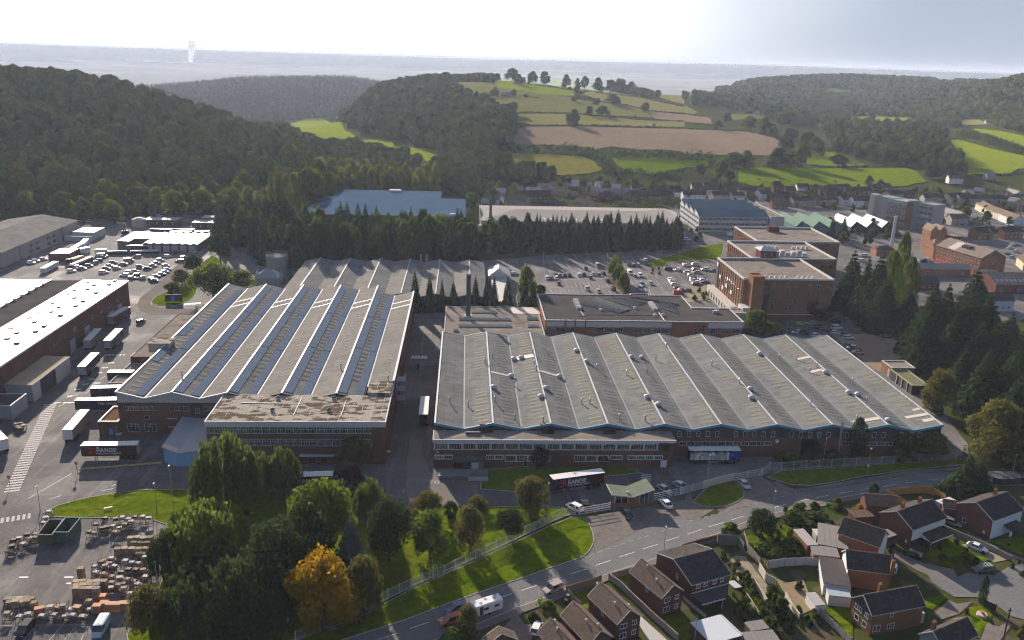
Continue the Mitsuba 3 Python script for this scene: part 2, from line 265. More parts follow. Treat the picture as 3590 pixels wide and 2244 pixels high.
field('bright', 'upper bright green field at the right edge above a dark hedge', t3((2040, 910), (2200, 925), (2500, 985), (2500, 1070), (2200, 980), (2080, 950)))
field('bright', 'flat bright field behind the school', t3((1170, 820), (1350, 825), (1600, 835), (1580, 855), (1400, 860), (1175, 858)))
field('bright', 'thin bright strip field above the school', t3((1160, 795), (1350, 800), (1400, 815), (1170, 812)))
field('tan', 'buff field right of the tall lone tree', t3((1915, 850), (2080, 848), (2150, 880), (1990, 890), (1930, 870)))
field('pink', 'thin pinkish field below the wooded right hill', t3((1920, 805), (2000, 795), (2130, 805), (2110, 825), (1930, 825)))
field('green', 'pale clearing in the far wooded hill', t3((968, 625), (1080, 630), (1280, 655), (1200, 665), (1060, 690), (990, 690)), 2.0)
field('green', 'pale far field near the top of the right hills', t3((1590, 570), (1750, 560), (1860, 570), (1760, 590)), 2.0)
field('green', 'pale far field left of the steep right hill', t3((1770, 595), (1900, 572), (2050, 590), (1900, 605), (1800, 605)), 2.0)
field('green', 'small far field on the nearer right hill', t3((250, 612), (340, 605), (350, 640), (262, 645)), 2.0)
field('tan', 'pale strip field under the far right woods', t3((1370, 770), (1560, 768), (1590, 790), (1390, 790)), 1.0)
field('green', 'thin pale field in the far right valley', t3((1490, 735), (1580, 730), (1590, 745), (1500, 750)), 1.5)
field('tan', 'pale field by the far lane in the middle right', t3((0, 660), (90, 665), (60, 690), (0, 695)))
field('bright', 'small yellow green field by a far copse', t3((220, 675), (370, 685), (370, 705), (270, 705)))
field('tan', 'pale field beside the road trees in the middle right', t3((0, 745), (100, 800), (60, 810), (0, 800)))
field('olive', 'dull strip field between copses in the middle right', t3((320, 810), (620, 815), (560, 840), (340, 850)))
# ---------------------------------------------------------------- site ground: yard, lawns, public road, markings
def poly(c, *pts): return [c(*q) for q in pts]
def sheet(name, pts, bsdf, label, z=0.0, top=None): return struct(name, flat(gpoly(pts), z, top), bsdf, label)
sheet('yard', [(-700, 2700), (-900, 1200), (-500, 800), (150, 772), (700, 752), (860, 790), (1000, 870), (1150, 930), (1500, 930), (1800, 905), (2200, 870), (2420, 800), (2330, 720), (2700, 690), (3000, 690), (3350, 660), (3900, 660), (3900, 1000), (3700, 1120), (3300, 1130), (3200, 1230), (3230, 1320), (3330, 1480), (3420, 1590), (3360, 1600), (2950, 1640), (2690, 1660), (2610, 1700), (2450, 1740), (2330, 1760), (2160, 1790), (2020, 1800), (1900, 1790), (1400, 1820), (700, 1760), (600, 2000), (520, 2300), (480, 2700)],
      'm_asphalt', 'grey tarmac yards and service roads between the works buildings', 0.0)
KERB = col(0.36, 0.34, 0.32, rough=0.85)
def lawn(name, pts, label, h=0.12, kerb=True, bsdf='m_grass', curve=0):
    q = np.array([at(p)[:2] for p in pts])
    if curve: q = smooth_line(np.vstack([q, q[:1]]), curve)[:-1]
    P = Polygon(q).buffer(0); k = struct(name, flat(P, 0.0, h), bsdf, label)
    if kerb: part(k, 'kerb', flat(P.buffer(0.16, join_style=2).difference(P.buffer(0.0)), 0.0, h + 0.02), KERB)
    return k
lawn('lawn', poly(cD, (310, 612), (420, 560), (600, 512), (800, 478), (1010, 452), (1440, 449)) + poly(cE, (150, 470), (330, 520), (480, 612), (600, 590), (740, 562), (1000, 577), (1400, 572), (1545, 580), (1640, 608), (1490, 672), (860, 965), (485, 1130), (0, 1392)) + poly(cD, (2000, 1530), (1700, 1700), (950, 1700), (900, 1470), (1110, 1200), (1215, 900), (1215, 760), (1180, 695), (1060, 655), (345, 642)),
     'big lawn under the trees inside the front fence')
lawn('verge', poly(cE, (1640, 640), (1700, 655), (1742, 692), (1770, 765), (1772, 825), (1745, 880), (1690, 928), (1450, 1008), (1240, 1083), (950, 1180), (700, 1270), (440, 1370), (0, 1512), (-600, 1720), (-600, 1590), (0, 1420), (485, 1160), (860, 992), (1490, 700)), 'long grass verge between the front fence and the public road')
lawn('verge', poly(h1, (160, 405), (370, 200), (590, 130), (735, 110), (850, 200), (878, 270), (870, 330), (800, 390), (690, 440), (560, 470), (440, 480), (290, 460)), 'half moon grass verge in front of the works gates')
lawn('verge', poly(h1, (1225, 60), (1330, 5)) + poly(cF, (700, 320), (1250, 285), (1600, 262), (2050, 235), (2100, 262), (1600, 310), (1300, 352), (1060, 398), (900, 422), (770, 412), (680, 385)), 'long grass verge under the fence on the right')
lawn('lawn', poly(cA, (1072, 625), (1100, 590), (1190, 545), (1300, 510), (1390, 440), (1440, 340), (1500, 295), (1560, 330), (1500, 420), (1420, 470), (1385, 560), (1340, 610), (1240, 648), (1120, 648)), 'small lawn island with a sign board on the left', curve=3)
lawn('lawn', poly(cK, (1280, 130), (1380, 90), (1900, -60), (2080, -80), (2050, 90), (1780, 100), (1640, 105), (1500, 120), (1440, 160), (1340, 180)), 'shaded grass bank beside the brick block')
lawn('lawn', poly(cE, (980, 445), (990, 320), (1250, 290), (2050, 290), (2100, 330), (1900, 350), (1500, 420), (1300, 470)), 'shaded lawn in front of the right office block')
lawn('planting_strip', poly(cK, (845, 260), (895, 255), (1095, 450), (1000, 460), (860, 330)), 'earth strip under the willow row in the car park', bsdf=surf('m_soil', lambda p, n, uv: mix((0.10, 0.072, 0.048), (0.17, 0.125, 0.085), fbm(p.x / 2, p.y / 2, 0, 3)), 0.95))
lawn('planting_strip', poly(cK, (1640, 480), (1740, 380), (1960, 370), (1975, 500), (1720, 545)), 'planted terrace with small palms beside the brick block', bsdf=surf('m_gravel', lambda p, n, uv: mix((0.22, 0.19, 0.14), (0.34, 0.29, 0.21), fbm(p.x / 1.2, p.y / 1.2, 0, 3)), 0.95))
sheet('earth_yard', poly(cQ, (1060, 345), (1300, 345), (1480, 370), (1600, 430), (1640, 540), (1540, 640), (1360, 600), (1240, 500)), surf('m_dust', lambda p, n, uv: mix((0.25, 0.18, 0.13), (0.33, 0.25, 0.19), fbm(p.x / 6, p.y / 6, 0, 4)), 0.95), 'bare brown earth car park beside the dark conifers', 0.03)
sheet('earth_yard', poly(cE, (450, 470), (455, 260), (480, 90), (560, 100), (570, 210), (620, 320), (700, 390), (810, 540), (480, 540)), surf('m_pale_tarmac', lambda p, n, uv: mix((0.17, 0.15, 0.135), (0.23, 0.205, 0.18), fbm(p.x / 5, p.y / 5, 0, 4)), 0.85), 'pale sunlit tarmac at the mouth of the service road', 0.02)  # pale sheet painted over the sunlit gap beside the office shadow
# public road with pavements
road_far = poly(cE, (-1600, 1990), (0, 1512), (440, 1372), (950, 1182), (1240, 1085), (1450, 1010), (1700, 932)) + poly(cF, (-130, 655), (110, 661), (420, 577), (640, 515), (860, 463), (1090, 432), (1600, 347), (1770, 328), (2150, 318), (2700, 318))
road_near = poly(cF, (2700, 395), (2200, 398), (1720, 425), (1330, 470), (1040, 522), (860, 566), (640, 622), (450, 680), (240, 766), (0, 848)) + poly(cE, (2270, 918), (2060, 985), (1870, 1048), (1560, 1165), (1240, 1283), (1020, 1375), (860, 1440), (300, 1640), (-900, 2060))
struct('road', flat(gpoly(road_far + road_near), 0.03), 'm_road', 'grey public road curving along the front of the works')
def strip(line, w, off=0.0, z0=0.0, top=0.12):
    L = LineString([tuple(q) for q in line]); 
    return L.buffer(w / 2, cap_style=2, join_style=2)
nearw = np.array([at(p)[:2] for p in road_near])
pav = LineString(nearw).buffer(1.9, cap_style=2, single_sided=True).buffer(0)
pav2 = LineString(nearw).buffer(-1.9, cap_style=2, single_sided=True).buffer(0)
roadP = gpoly(road_far + road_near)
P = pav if pav.intersection(roadP).area < pav2.intersection(roadP).area else pav2
k = struct('pavement', flat(P.difference(roadP), 0.0, 0.12), 'm_path', 'narrow tarmac pavement along the houses side of the road')
part(k, 'kerb', flat(LineString(nearw).buffer(0.1, cap_style=2).difference(roadP.buffer(-0.08)), 0.0, 0.135), KERB)
farw = np.array([at(p)[:2] for p in poly(cF, (640, 400), (700, 440), (800, 470), (900, 462), (1090, 430), (1600, 345), (1760, 328), (2150, 300))])
k = struct('pavement', flat(LineString(farw).buffer(1.7, cap_style=2, single_sided=True).buffer(0.01), 0.0, 0.10), 'm_path', 'tarmac pavement along the right hand grass verge')
for pts, lab in [(poly(cE, (1700, 640), (1960, 600), (2419, 520)) + poly(cF, (60, 420), (80, 540), (240, 585), (110, 660), (-130, 653)) + poly(cE, (1700, 930), (1750, 890), (1780, 830), (1775, 760)), 'reddish tarmac forecourt at the gatehouse'),
                 (poly(h1, (735, 110), (1110, 40), (1240, 110), (1330, 180), (1500, 225), (1700, 245), (1500, 310), (1200, 385), (820, 480), (560, 560), (480, 500), (690, 440), (800, 390), (885, 320), (870, 220)), 'reddish tarmac entrance at the second gate')]:
    struct('forecourt', flat(gpoly(pts), 0.02), 'm_path', lab)
WHITE = col(0.62, 0.62, 0.60, rough=0.7); FADED = col(0.40, 0.39, 0.37, rough=0.8); YEL = col(0.62, 0.50, 0.12)
def seg(a, b, w, z): a, b = np.asarray(a)[:2], np.asarray(b)[:2]; d = (b - a) / np.linalg.norm(b - a); n = np.array([-d[1], d[0]]) * w / 2; return MB().raw([(*(a - n), z), (*(b - n), z), (*(b + n), z), (*(a + n), z)], [[0, 1, 2], [0, 2, 3]]).mesh()
for c, ds in ((cE, [(480, 1432, 615, 1385), (690, 1358, 800, 1318), (1120, 1212, 1200, 1185), (1262, 1165, 1375, 1127), (1447, 1102, 1557, 1067), (1617, 1045, 1728, 1010), (1793, 985, 1903, 948), (1957, 927, 2067, 890), (2124, 870, 2230, 835), (2282, 815, 2380, 783), (250, 1510, 390, 1465), (870, 1297, 1000, 1253)]),
              (cF, [(38, 765, 138, 732), (190, 713, 295, 682), (342, 667, 440, 637), (650, 577, 740, 552), (792, 542, 895, 517), (950, 507, 1050, 488), (1107, 477, 1205, 462), (1260, 452, 1320, 443), (1425, 428, 1517, 413), (1583, 403, 1683, 390), (1740, 382, 1830, 373), (1920, 368, 2010, 362), (2150, 358, 2190, 356)])):
    for a in ds: part('road', 'centre_dash', seg(at(c(a[0], a[1])), at(c(a[2], a[3])), 0.16, 0.05), WHITE)
for c, ds in ((cE, [(1700, 927, 1722, 920), (1745, 912, 1780, 902), (1805, 893, 1838, 883), (1860, 872, 1890, 863), (1912, 856, 1945, 846), (1967, 838, 2000, 827), (2025, 818, 2055, 808), (2083, 800, 2112, 791), (2138, 783, 2165, 774), (2193, 766, 2222, 757), (2250, 748, 2280, 738), (2307, 728, 2335, 719), (2360, 711, 2390, 702)]),
              (cF, [(55, 673, 78, 667), (110, 660, 132, 655), (158, 645, 185, 637), (207, 631, 232, 624), (257, 618, 280, 611), (308, 604, 335, 597), (360, 590, 385, 583), (408, 577, 433, 570), (458, 564, 483, 557), (508, 551, 532, 545), (558, 540, 582, 534), (602, 527, 625, 521), (650, 516, 672, 511), (700, 503, 722, 497), (745, 491, 770, 485), (797, 480, 822, 475), (845, 469, 868, 464), (892, 459, 918, 454)])):
    for a in ds: part('road', 'edge_dash', seg(at(c(a[0], a[1])), at(c(a[2], a[3])), 0.12, 0.05), FADED)
sheet('lane', poly(cA, (1495, 232), (1440, 300), (1330, 405), (1200, 525), (1085, 600), (1062, 640), (1120, 664), (1300, 672), (1420, 680), (1400, 718), (1250, 710), (1080, 716), (990, 688), (968, 640), (990, 595), (1110, 498), (1250, 362), (1410, 232)), 'm_pale_tarmac', 'pale service lane curving past the depot car park', 0.015)  # pale tone painted in where the lane lies sunlit
# yard markings: hatched strip, ladders, zebra, parking bays
def ladder(c, A, B, n, w, l, m=WHITE, name='hatch_bar'):
    a, b = at(c(*A))[:2], at(c(*B))[:2]; d = (b - a) / np.linalg.norm(b - a); nrm = np.array([-d[1], d[0]])
    for i in range(n):
        q = a + (b - a) * (i + 0.5) / n; part('yard', name, seg(q - nrm * w / 2, q + nrm * w / 2, l, 0.02), m)
ladder(c5, (120, 1440), (540, 500), 40, 3.2, 0.75, col(0.44, 0.41, 0.385, rough=0.8))
ladder(cD, (-120, 690), (225, 632), 9, 2.4, 0.6, FADED)
ladder(cA, (1300, 640), (1420, 630), 9, 2.6, 0.55, WHITE); ladder(cE, (470, 380), (690, 395), 10, 2.0, 0.35, FADED); ladder(cE, (2150, 335), (2145, 385), 4, 2.6, 0.6, FADED)
ladder(cB, (485, 1012), (600, 1015), 5, 3.0, 0.9, WHITE)
ladder(cA, (735, 1000), (890, 995), 6, 1.6, 0.7, FADED)
for c, ds in ((cK, [(400 + 47 * i, 335 - 0.5 * i, 435 + 47 * i, 388 - 0.5 * i) for i in range(10)] + [(240 + 47 * i, 412, 275 + 47 * i, 462) for i in range(16)] + [(360 + 49 * i, 258 - 1.5 * i, 395 + 49 * i, 305 - 1.5 * i) for i in range(10)] + [(380, 388, 840, 382), (350, 305, 850, 290), (1105, 310, 1340, 308), (1090, 318, 1120, 350), (1150, 315, 1180, 350), (1250, 350, 1280, 312), (1350, 258, 1372, 285), (1350, 300, 1400, 362), (1405, 370, 1440, 420), (1465, 440, 1490, 465), (1650, 150, 1685, 185), (1740, 140, 1770, 170), (1240, 380, 1250, 440), (1290, 410, 1300, 460), (540, 190, 560, 215), (640, 190, 670, 215), (710, 175, 745, 215), (1085, 165, 1120, 195), (1150, 165, 1185, 195)]),
              (cD, [(0, 1480, 80, 1410), (165, 1512, 265, 1408), (350, 1512, 440, 1410), (455, 1512, 540, 1410), (575, 1512, 620, 1412), (0, 1408, 620, 1405)]), (cL, [(1440, 527, 1560, 527), (0 + 1020, 480, 1040, 420)]),
              (c5, [(290, 1512, 760, 1240), (620, 530, 700, 492), (700, 440, 830, 402), (905, 390, 960, 350), (1060, 245, 1110, 212), (1085, 1425, 1200, 1400), (1180, 1375, 1230, 1355), (520, 1512, 650, 1475)])):
    for i, a in enumerate(ds): part('yard', 'bay_line', seg(at(c(a[0], a[1])), at(c(a[2], a[3])), 0.13 if c is not c5 else 0.3, 0.02), FADED if c is not cK else WHITE)
for a in [(825, 350), (745, 420), (705, 490), (760, 490), (605, 490), (905, 292), (1055, 172), (1110, 120), (1180, 68), (970, 240), (1030, 282)]:
    q = at(c5(*a))[:2]; part('yard', 'arrow_mark', seg(q - [0.9, 0.2], q + [0.9, 0.25], 0.6, 0.02), WHITE)
for a in [(152, 1068), (182, 1068), (470, 1068), (500, 1068), (485, 1112)]:
    q = at(cD(*a))[:2]; part('yard', 'bay_mark', seg(q - [0.45, 0], q + [0.45, 0], 0.5, 0.02), WHITE)
# ---------------------------------------------------------------- materials of buildings
def brick_fn(a, b, s=1.0):
    def fn(p, n, uv):
        h = dr.select(dr.abs(n.x) > dr.abs(n.y), p.y, p.x)
        row = dr.floor(p.z / 0.075); c = mix(a, b, cell_rand(dr.floor(h / 0.225 + (row / 2 - dr.floor(row / 2))), row))
        return c * (0.80 + 0.4 * fbm(h / 3.5, p.z / 2.0, 2, 3))
    return fn
surf('m_brick', brick_fn((0.120, 0.062, 0.046), (0.170, 0.088, 0.064)), 0.9)
surf('m_brick_orange', brick_fn((0.215, 0.110, 0.062), (0.275, 0.145, 0.082)), 0.9)
surf('m_brick_plum', brick_fn((0.118, 0.060, 0.050), (0.160, 0.080, 0.066)), 0.9)
surf('m_stone', brick_fn((0.30, 0.235, 0.165), (0.38, 0.30, 0.22)), 0.9)
def f_roof_grey(p, n, uv):
    u, v = su(p), sv(p)
    c = mix((0.168, 0.172, 0.170), (0.228, 0.231, 0.226), fbm(u / 9, v / 6, 0, 4))
    c = mix(c, (0.100, 0.102, 0.098), 0.55 * smoothstep(0.52, 0.8, fbm(u / 2.4, v / 0.55, 3, 3)))
    c = mix(c, (0.215, 0.205, 0.160), 0.35 * smoothstep(0.6, 0.8, fbm(u / 5, v / 2, 8, 3)))
    c = c * (0.90 + 0.17 * cell_rand(dr.floor(u / 2.49), dr.floor(v / 2.1)))
    c = mix(c, (0.20, 0.13, 0.075), 0.3 * smoothstep(0.64, 0.8, fbm(u / 1.8, v / 7, 21, 3)))
    lap = smoothstep(0.90, 0.97, (v / 1.05) - dr.floor(v / 1.05))
    seam = smoothstep(0.955, 0.985, (u / 2.49) - dr.floor(u / 2.49))
    return c * (1.0 - 0.16 * lap) * (1.0 - 0.22 * seam)
surf('m_roof_grey', f_roof_grey)
def f_roof_beige(p, n, uv):
    u, v = su(p), sv(p)
    c = mix((0.215, 0.203, 0.186), (0.275, 0.260, 0.240), fbm(u / 8, v / 5, 2, 4))
    c = mix(c, (0.165, 0.158, 0.148), 0.5 * smoothstep(0.55, 0.8, fbm(u / 2.6, v / 0.6, 5, 3)))
    c = c * (0.90 + 0.17 * cell_rand(dr.floor(u / 2.4), dr.floor(v / 2.1), 3))
    lap = smoothstep(0.90, 0.97, (v / 1.05) - dr.floor(v / 1.05))
    return c * (1.0 - 0.14 * lap)
surf('m_roof_beige', f_roof_beige)
def f_moss(p, n, uv):
    u, v = su(p), sv(p)
    a = fbm(u / 2.2, v / 1.3, 0, 4); bu, bv = (u / 2.6) - dr.floor(u / 2.6), (v / 2.2) - dr.floor(v / 2.2)
    c = mix((0.120, 0.095, 0.062), (0.36, 0.33, 0.285), smoothstep(0.40, 0.62, a + 0.35 * fbm(u / 7, v / 7, 4)  - 0.14))
    line = dr.maximum(smoothstep(0.92, 0.97, bu), smoothstep(0.90, 0.96, bv))
    return mix(c, (0.50, 0.465, 0.42), line * smoothstep(0.35, 0.6, fbm(u / 3, v / 3, 9, 2)))
surf('m_roof_moss', f_moss, 0.85)
def f_flat(p, n, uv):
    u, v = su(p), sv(p)
    c = mix((0.185, 0.158, 0.136), (0.285, 0.250, 0.218), fbm(u / 6, v / 3.5, 0, 4))
    c = mix(c, (0.36, 0.33, 0.30), 0.6 * smoothstep(0.66, 0.8, fbm(u / 3, v / 1.2, 6, 3)))
    c = mix(c, (0.10, 0.09, 0.07), 0.5 * smoothstep(0.62, 0.8, fbm(u / 4, v / 4, 11, 3)))
    return c * (1 - 0.25 * smoothstep(0.95, 0.99, (v / 4.3) - dr.floor(v / 4.3)))
surf('m_roof_flat', f_flat, 0.8)
surf('m_roof_felt', lambda p, n, uv: mix((0.068, 0.062, 0.062), (0.105, 0.096, 0.094), fbm(p.x / 5, p.y / 5, 0, 4)) * (0.9 + 0.2 * noise(p.x * 3, p.y * 3)), 0.85)
def f_solar(p, n, uv):
    u, v = su(p), sv(p)
    g = dr.maximum(smoothstep(0.93, 0.97, (v / 1.0) - dr.floor(v / 1.0)), 0.6 * smoothstep(0.92, 0.96, (u / 0.5) - dr.floor(u / 0.5)))
    return mix((0.125, 0.160, 0.225), (0.22, 0.25, 0.31), g)
surf('m_solar', f_solar)  # matt blue stands in for the sky reflected by the panels
def f_tin(p, n, uv):
    u, v = su(p), sv(p)
    c = mix((0.38, 0.37, 0.36), (0.47, 0.455, 0.44), fbm(u / 9, v / 9, 3, 3)); return c * (0.93 + 0.07 * dr.sin(u * 9.0))
surf('m_tin', f_tin, 0.5, metal=0.0, spec=0.5)
surf('m_tin_wet', lambda p, n, uv: mix((0.22, 0.21, 0.205), (0.31, 0.30, 0.29), fbm(su(p) / 5, sv(p) / 12, 3, 3)), lambda p, n, uv: 0.36 + 0.14 * fbm(su(p) / 6, sv(p) / 15, 1, 3), metal=0.55, spec=0.6)
surf('m_blue_tin', lambda p, n, uv: mix((0.062, 0.112, 0.180), (0.085, 0.140, 0.215), fbm(su(p) / 12, sv(p) / 12, 0, 3)) * (0.95 + 0.05 * dr.sin(su(p) * 6)))
def f_glass(p, n, uv): return mix((0.018, 0.022, 0.028), (0.070, 0.075, 0.080), smoothstep(0.45, 0.75, noise(p.x / 1.1, p.y / 1.1, p.z / 1.3)))
surf('m_glass', f_glass, 0.08, spec=0.8)
FRAME = col(0.62, 0.63, 0.64, rough=0.5); DARK = col(0.035, 0.036, 0.04); BRICK = 'm_brick'; TRIM = col(0.46, 0.46, 0.46, rough=0.6); BLUE = col(0.115, 0.25, 0.35, rough=0.6); STEEL = col(0.42, 0.43, 0.44, rough=0.4, metal=0.6); GREYP = col(0.30, 0.32, 0.34); BLACK = col(0.012, 0.012, 0.014, rough=0.5); CONC = col(0.36, 0.34, 0.31, rough=0.9)
WIN = {}
def win_mesh(w, h, mull=1, trans=0.0, fr=0.07):
    k = (round(w, 2), round(h, 2), mull, trans, fr)
    if k not in WIN:
        b = MB()
        b.box(-w / 2, -0.07, 0, w / 2, 0.0, fr).box(-w / 2, -0.05, h - fr, w / 2, 0.0, h).box(-w / 2, -0.05, fr, -w / 2 + fr, 0.0, h - fr).box(w / 2 - fr, -0.05, fr, w / 2, 0.0, h - fr)
        for i in range(1, mull):
            x = -w / 2 + w * i / mull; b.box(x - fr * 0.45, -0.045, fr, x + fr * 0.45, 0.0, h - fr)
        if trans: b.box(-w / 2 + fr, -0.044, h * trans, w / 2 - fr, -0.002, h * trans + fr * 0.8)
        g = MB().quad((-w / 2 + fr * 0.6, -0.015, fr * 0.6), (w / 2 - fr * 0.6, -0.015, fr * 0.6), (w / 2 - fr * 0.6, -0.015, h - fr * 0.6), (-w / 2 + fr * 0.6, -0.015, h - fr * 0.6))
        WIN[k] = (mikit.ply(b.mesh()), mikit.ply(g.mesh()))
    return WIN[k]
FACE = {'S': 0.0, 'E': 90.0, 'N': 180.0, 'W': -90.0}
def window(k, M, x, y, z, face, w, h, mull=2, trans=0.0, frame=None, fr=0.07, glass='m_glass'):
    m = win_mesh(w, h, mull, trans, fr); W_ = M @ T().translate([float(x), float(y), float(z)]).rotate([0, 0, 1], FACE[face])
    q = part(k, 'window', m[0], frame or FRAME, W_); part(q, 'pane', m[1], glass, W_); return q
def run(k, M, a, b, fixed, z, face, w, h, n, mull=2, trans=0.0, frame=None, fr=0.07, skip=()):
    for i in range(n):
        if i in skip: continue
        t = a + (b - a) * (i + 0.5) / n
        x, y = (t, fixed) if face in 'SN' else (fixed, t)
        window(k, M, x, y, z, face, w, h, mull, trans, frame, fr)
def ring(x0, y0, x1, y1, z0, z1, t=0.25):
    return MB().box(x0, y0, z0, x1, y0 + t, z1).box(x0, y1 - t, z0, x1, y1, z1).box(x0, y0 + t, z0, x0 + t, y1 - t, z1).box(x1 - t, y0 + t, z0, x1, y1 - t, z1)
def block(k, M, x0, y0, x1, y1, h, wall, roof, trim=None, par=0.25, z0=0.0):
    """A flat-roofed block: walls, roof deck and a parapet coping."""
    part(k, 'wall', ring(x0, y0, x1, y1, z0, h, 0.3).mesh(), wall, M)
    part(k, 'roof', MB().box(x0 + 0.3, y0 + 0.3, h - 0.35, x1 - 0.3, y1 - 0.3, h - 0.1).mesh(), roof, M)
    if trim: part(k, 'coping', ring(x0 - 0.12, y0 - 0.12, x1 + 0.12, y1 + 0.12, h, h + par, 0.45).mesh(), trim, M)
def many(k, name, items, bsdf, M, limit=300):
    """Alike pieces: the nearest (limit) are parts of their own, the rest one joined part."""
    items = sorted(items, key=lambda it: np.hypot(*np.asarray(it[0])[:2])); rest = MB()
    for i, (q, m) in enumerate(items):
        if i < limit: part(k, name, m, bsdf, M)
        else: rest.raw(*m)
    if not rest.empty(): part(k, name + '_rest', rest.mesh(), bsdf, M, kind='stuff')
# ---------------------------------------------------------------- east factory: nine gabled bays
EU, EV0, EV1, EB, EZR, EZV = -7.1, 206.0, 283.0, 14.97, 9.5, 7.9
ef = thing('factory', 'long grey factory hall with nine gabled roof bays and pale blue eaves', 'factory')
def ez(u): t = ((u - EU) / EB) % 1.0; return EZR - (EZR - EZV) * (2 * t if t < 0.5 else 2 - 2 * t)
b = MB(); N9 = 9
zz = [(EU + EB * i / 2, EZR if i % 2 == 0 else EZV) for i in range(2 * N9 + 1)]
for (ua, za), (ub, zb) in zip(zz[:-1], zz[1:]):
    part(ef, 'roof_slope', MB().slab((ua, EV0 - 0.3, za), (ub, EV0 - 0.3, zb), (ub, EV1 + 0.2, zb), (ua, EV1 + 0.2, za), 0.18).mesh(), 'm_roof_grey', SITE)
for i, (ua, za) in enumerate(zz):
    if i % 2 == 0: part(ef, 'ridge_cap', MB().box(ua - 0.22, EV0 - 0.35, za - 0.02, ua + 0.22, EV1 + 0.25, za + 0.12).mesh(), TRIM, SITE)
    else: part(ef, 'valley_gutter', MB().box(ua - 0.2, EV0 - 0.35, za - 0.05, ua + 0.2, EV1 + 0.25, za + 0.05).mesh(), col(0.22), SITE)
w = MB(); fa = MB()
for v, s in ((EV0, -1), (EV1, 1)):
    for (ua, za), (ub, zb) in zip(zz[:-1], zz[1:]):
        w.quad((ua, v, 5.6), (ub, v, 5.6), (ub, v, zb - 0.1), (ua, v, za - 0.1)); vv = v + s * 0.36
        fa.raw([(ua, vv, za - 0.55), (ub, vv, zb - 0.55), (ub, vv, zb + 0.1), (ua, vv, za + 0.1), (ua, v, za - 0.55), (ub, v, zb - 0.55), (ub, v, zb + 0.1), (ua, v, za + 0.1)], [[0, 1, 2], [0, 2, 3], [4, 6, 5], [4, 7, 6], [3, 2, 6], [3, 6, 7], [0, 5, 1], [0, 4, 5]])
part(ef, 'clerestory', w.mesh(), col(0.045, 0.055, 0.062, rough=0.3), SITE)
for u in (EU - 0.15, EU + EB * N9 + 0.15): fa.box(u - 0.12, EV0 - 0.3, EZR - 0.5, u + 0.12, EV1 + 0.2, EZR + 0.1)
part(ef, 'fascia', fa.mesh(), BLUE, SITE)
part(ef, 'wall', ring(EU, EV0 - 0.05, EU + EB * N9, EV1 + 0.05, 0, 5.6, 0.4).box(EU, EV0 + 0.4, 5.6, EU + 0.3, EV1 - 0.4, EZR - 0.2).box(EU + EB * N9 - 0.3, EV0 + 0.4, 5.6, EU + EB * N9, EV1 - 0.4, EZR - 0.2).mesh(), BRICK, SITE)
for i in range(28):
    u = 57 + i * 2.5
    if i % 6 != 5: window(ef, SITE, u, EV0 - 0.06, 5.75, 'S', 1.0, 1.55, 1, 0.0, fr=0.09)
for ua, ub, n in ((57, 82, 12), (101, 112.5, 6), (113, 122, 5)):
    run(ef, SITE, ua, ub, EV0 - 0.06, 3.3, 'S', (ub - ua) / n - 0.04, 1.15, n, 2, fr=0.09)
part(ef, 'door', MB().box(85.5, EV0 - 0.14, 0, 87, EV0 - 0.05, 2.3).mesh(), col(0.10, 0.30, 0.55), SITE, label='small bright blue door')
part(ef, 'loading_door', MB().box(90, EV0 - 0.1, 0, 93.5, EV0 - 0.05, 5.2).mesh(), BLACK, SITE, label='tall black opening')  # black slab stands for the unlit inside of the opening
part(ef, 'clock', MB().tube([(83.3, EV0 - 0.2, 4.6), (83.3, EV0 - 0.05, 4.6)], 0.5, 14).mesh(), WHITE, SITE)
part(ef, 'flue', MB().tube([(100.2, EV0 - 0.4, 0), (100.2, EV0 - 0.4, 9.4), (100.2, EV0 - 0.1, 10.4)], 0.28, 8).mesh(), STEEL, SITE, smooth=40)
def bars(k, slopes, M, v0, v1, step, w, inset, name, mat_, prob, zfun, seed, lift=0.05, ntk=0.06):
    r = np.random.default_rng(seed); items = []
    for (ua, ub) in slopes:
        for v in np.arange(v0 + 2, v1 - 2, step):
            if meshkit.noise(np.array([ua * 0.7, v / 9.0, 2.0])) > 1 - prob - 0.25:
                a, c = ua + (ub - ua) * inset[0], ua + (ub - ua) * inset[1]
                m = MB().slab((a, v, zfun(a) + lift), (c, v, zfun(c) + lift), (c, v + w, zfun(c) + lift), (a, v + w, zfun(a) + lift), ntk)
                items.append(((0.5 * (a + c), v), m.mesh()))
    many(k, name, items, mat_, M)
lefts = [(EU + EB * (i + 0.5), EU + EB * (i + 1)) for i in range(N9)]; rights = [(EU + EB * i, EU + EB * (i + 0.5)) for i in range(N9)]
bars(ef, lefts, SITE, EV0, EV1, 2.5, 0.95, (0.42, 0.86), 'rooflight', col(0.225, 0.212, 0.160, rough=0.8, spec=0.05), 0.42, ez, 3)
bars(ef, rights[1:], SITE, EV0, EV1, 2.5, 0.95, (0.38, 0.80), 'dull_rooflight', col(0.140, 0.142, 0.132, rough=0.8, spec=0.05), 0.50, ez, 4)  # same rooflights, coloured darker on the slopes turned from the sun
def spot(p, zf, z0):                    # where a picture point meets a pitched roof
    z = z0
    for _ in range(6): z = zf(uv(p, z)[0])
    u, v = uv(p, z); return u, v, z
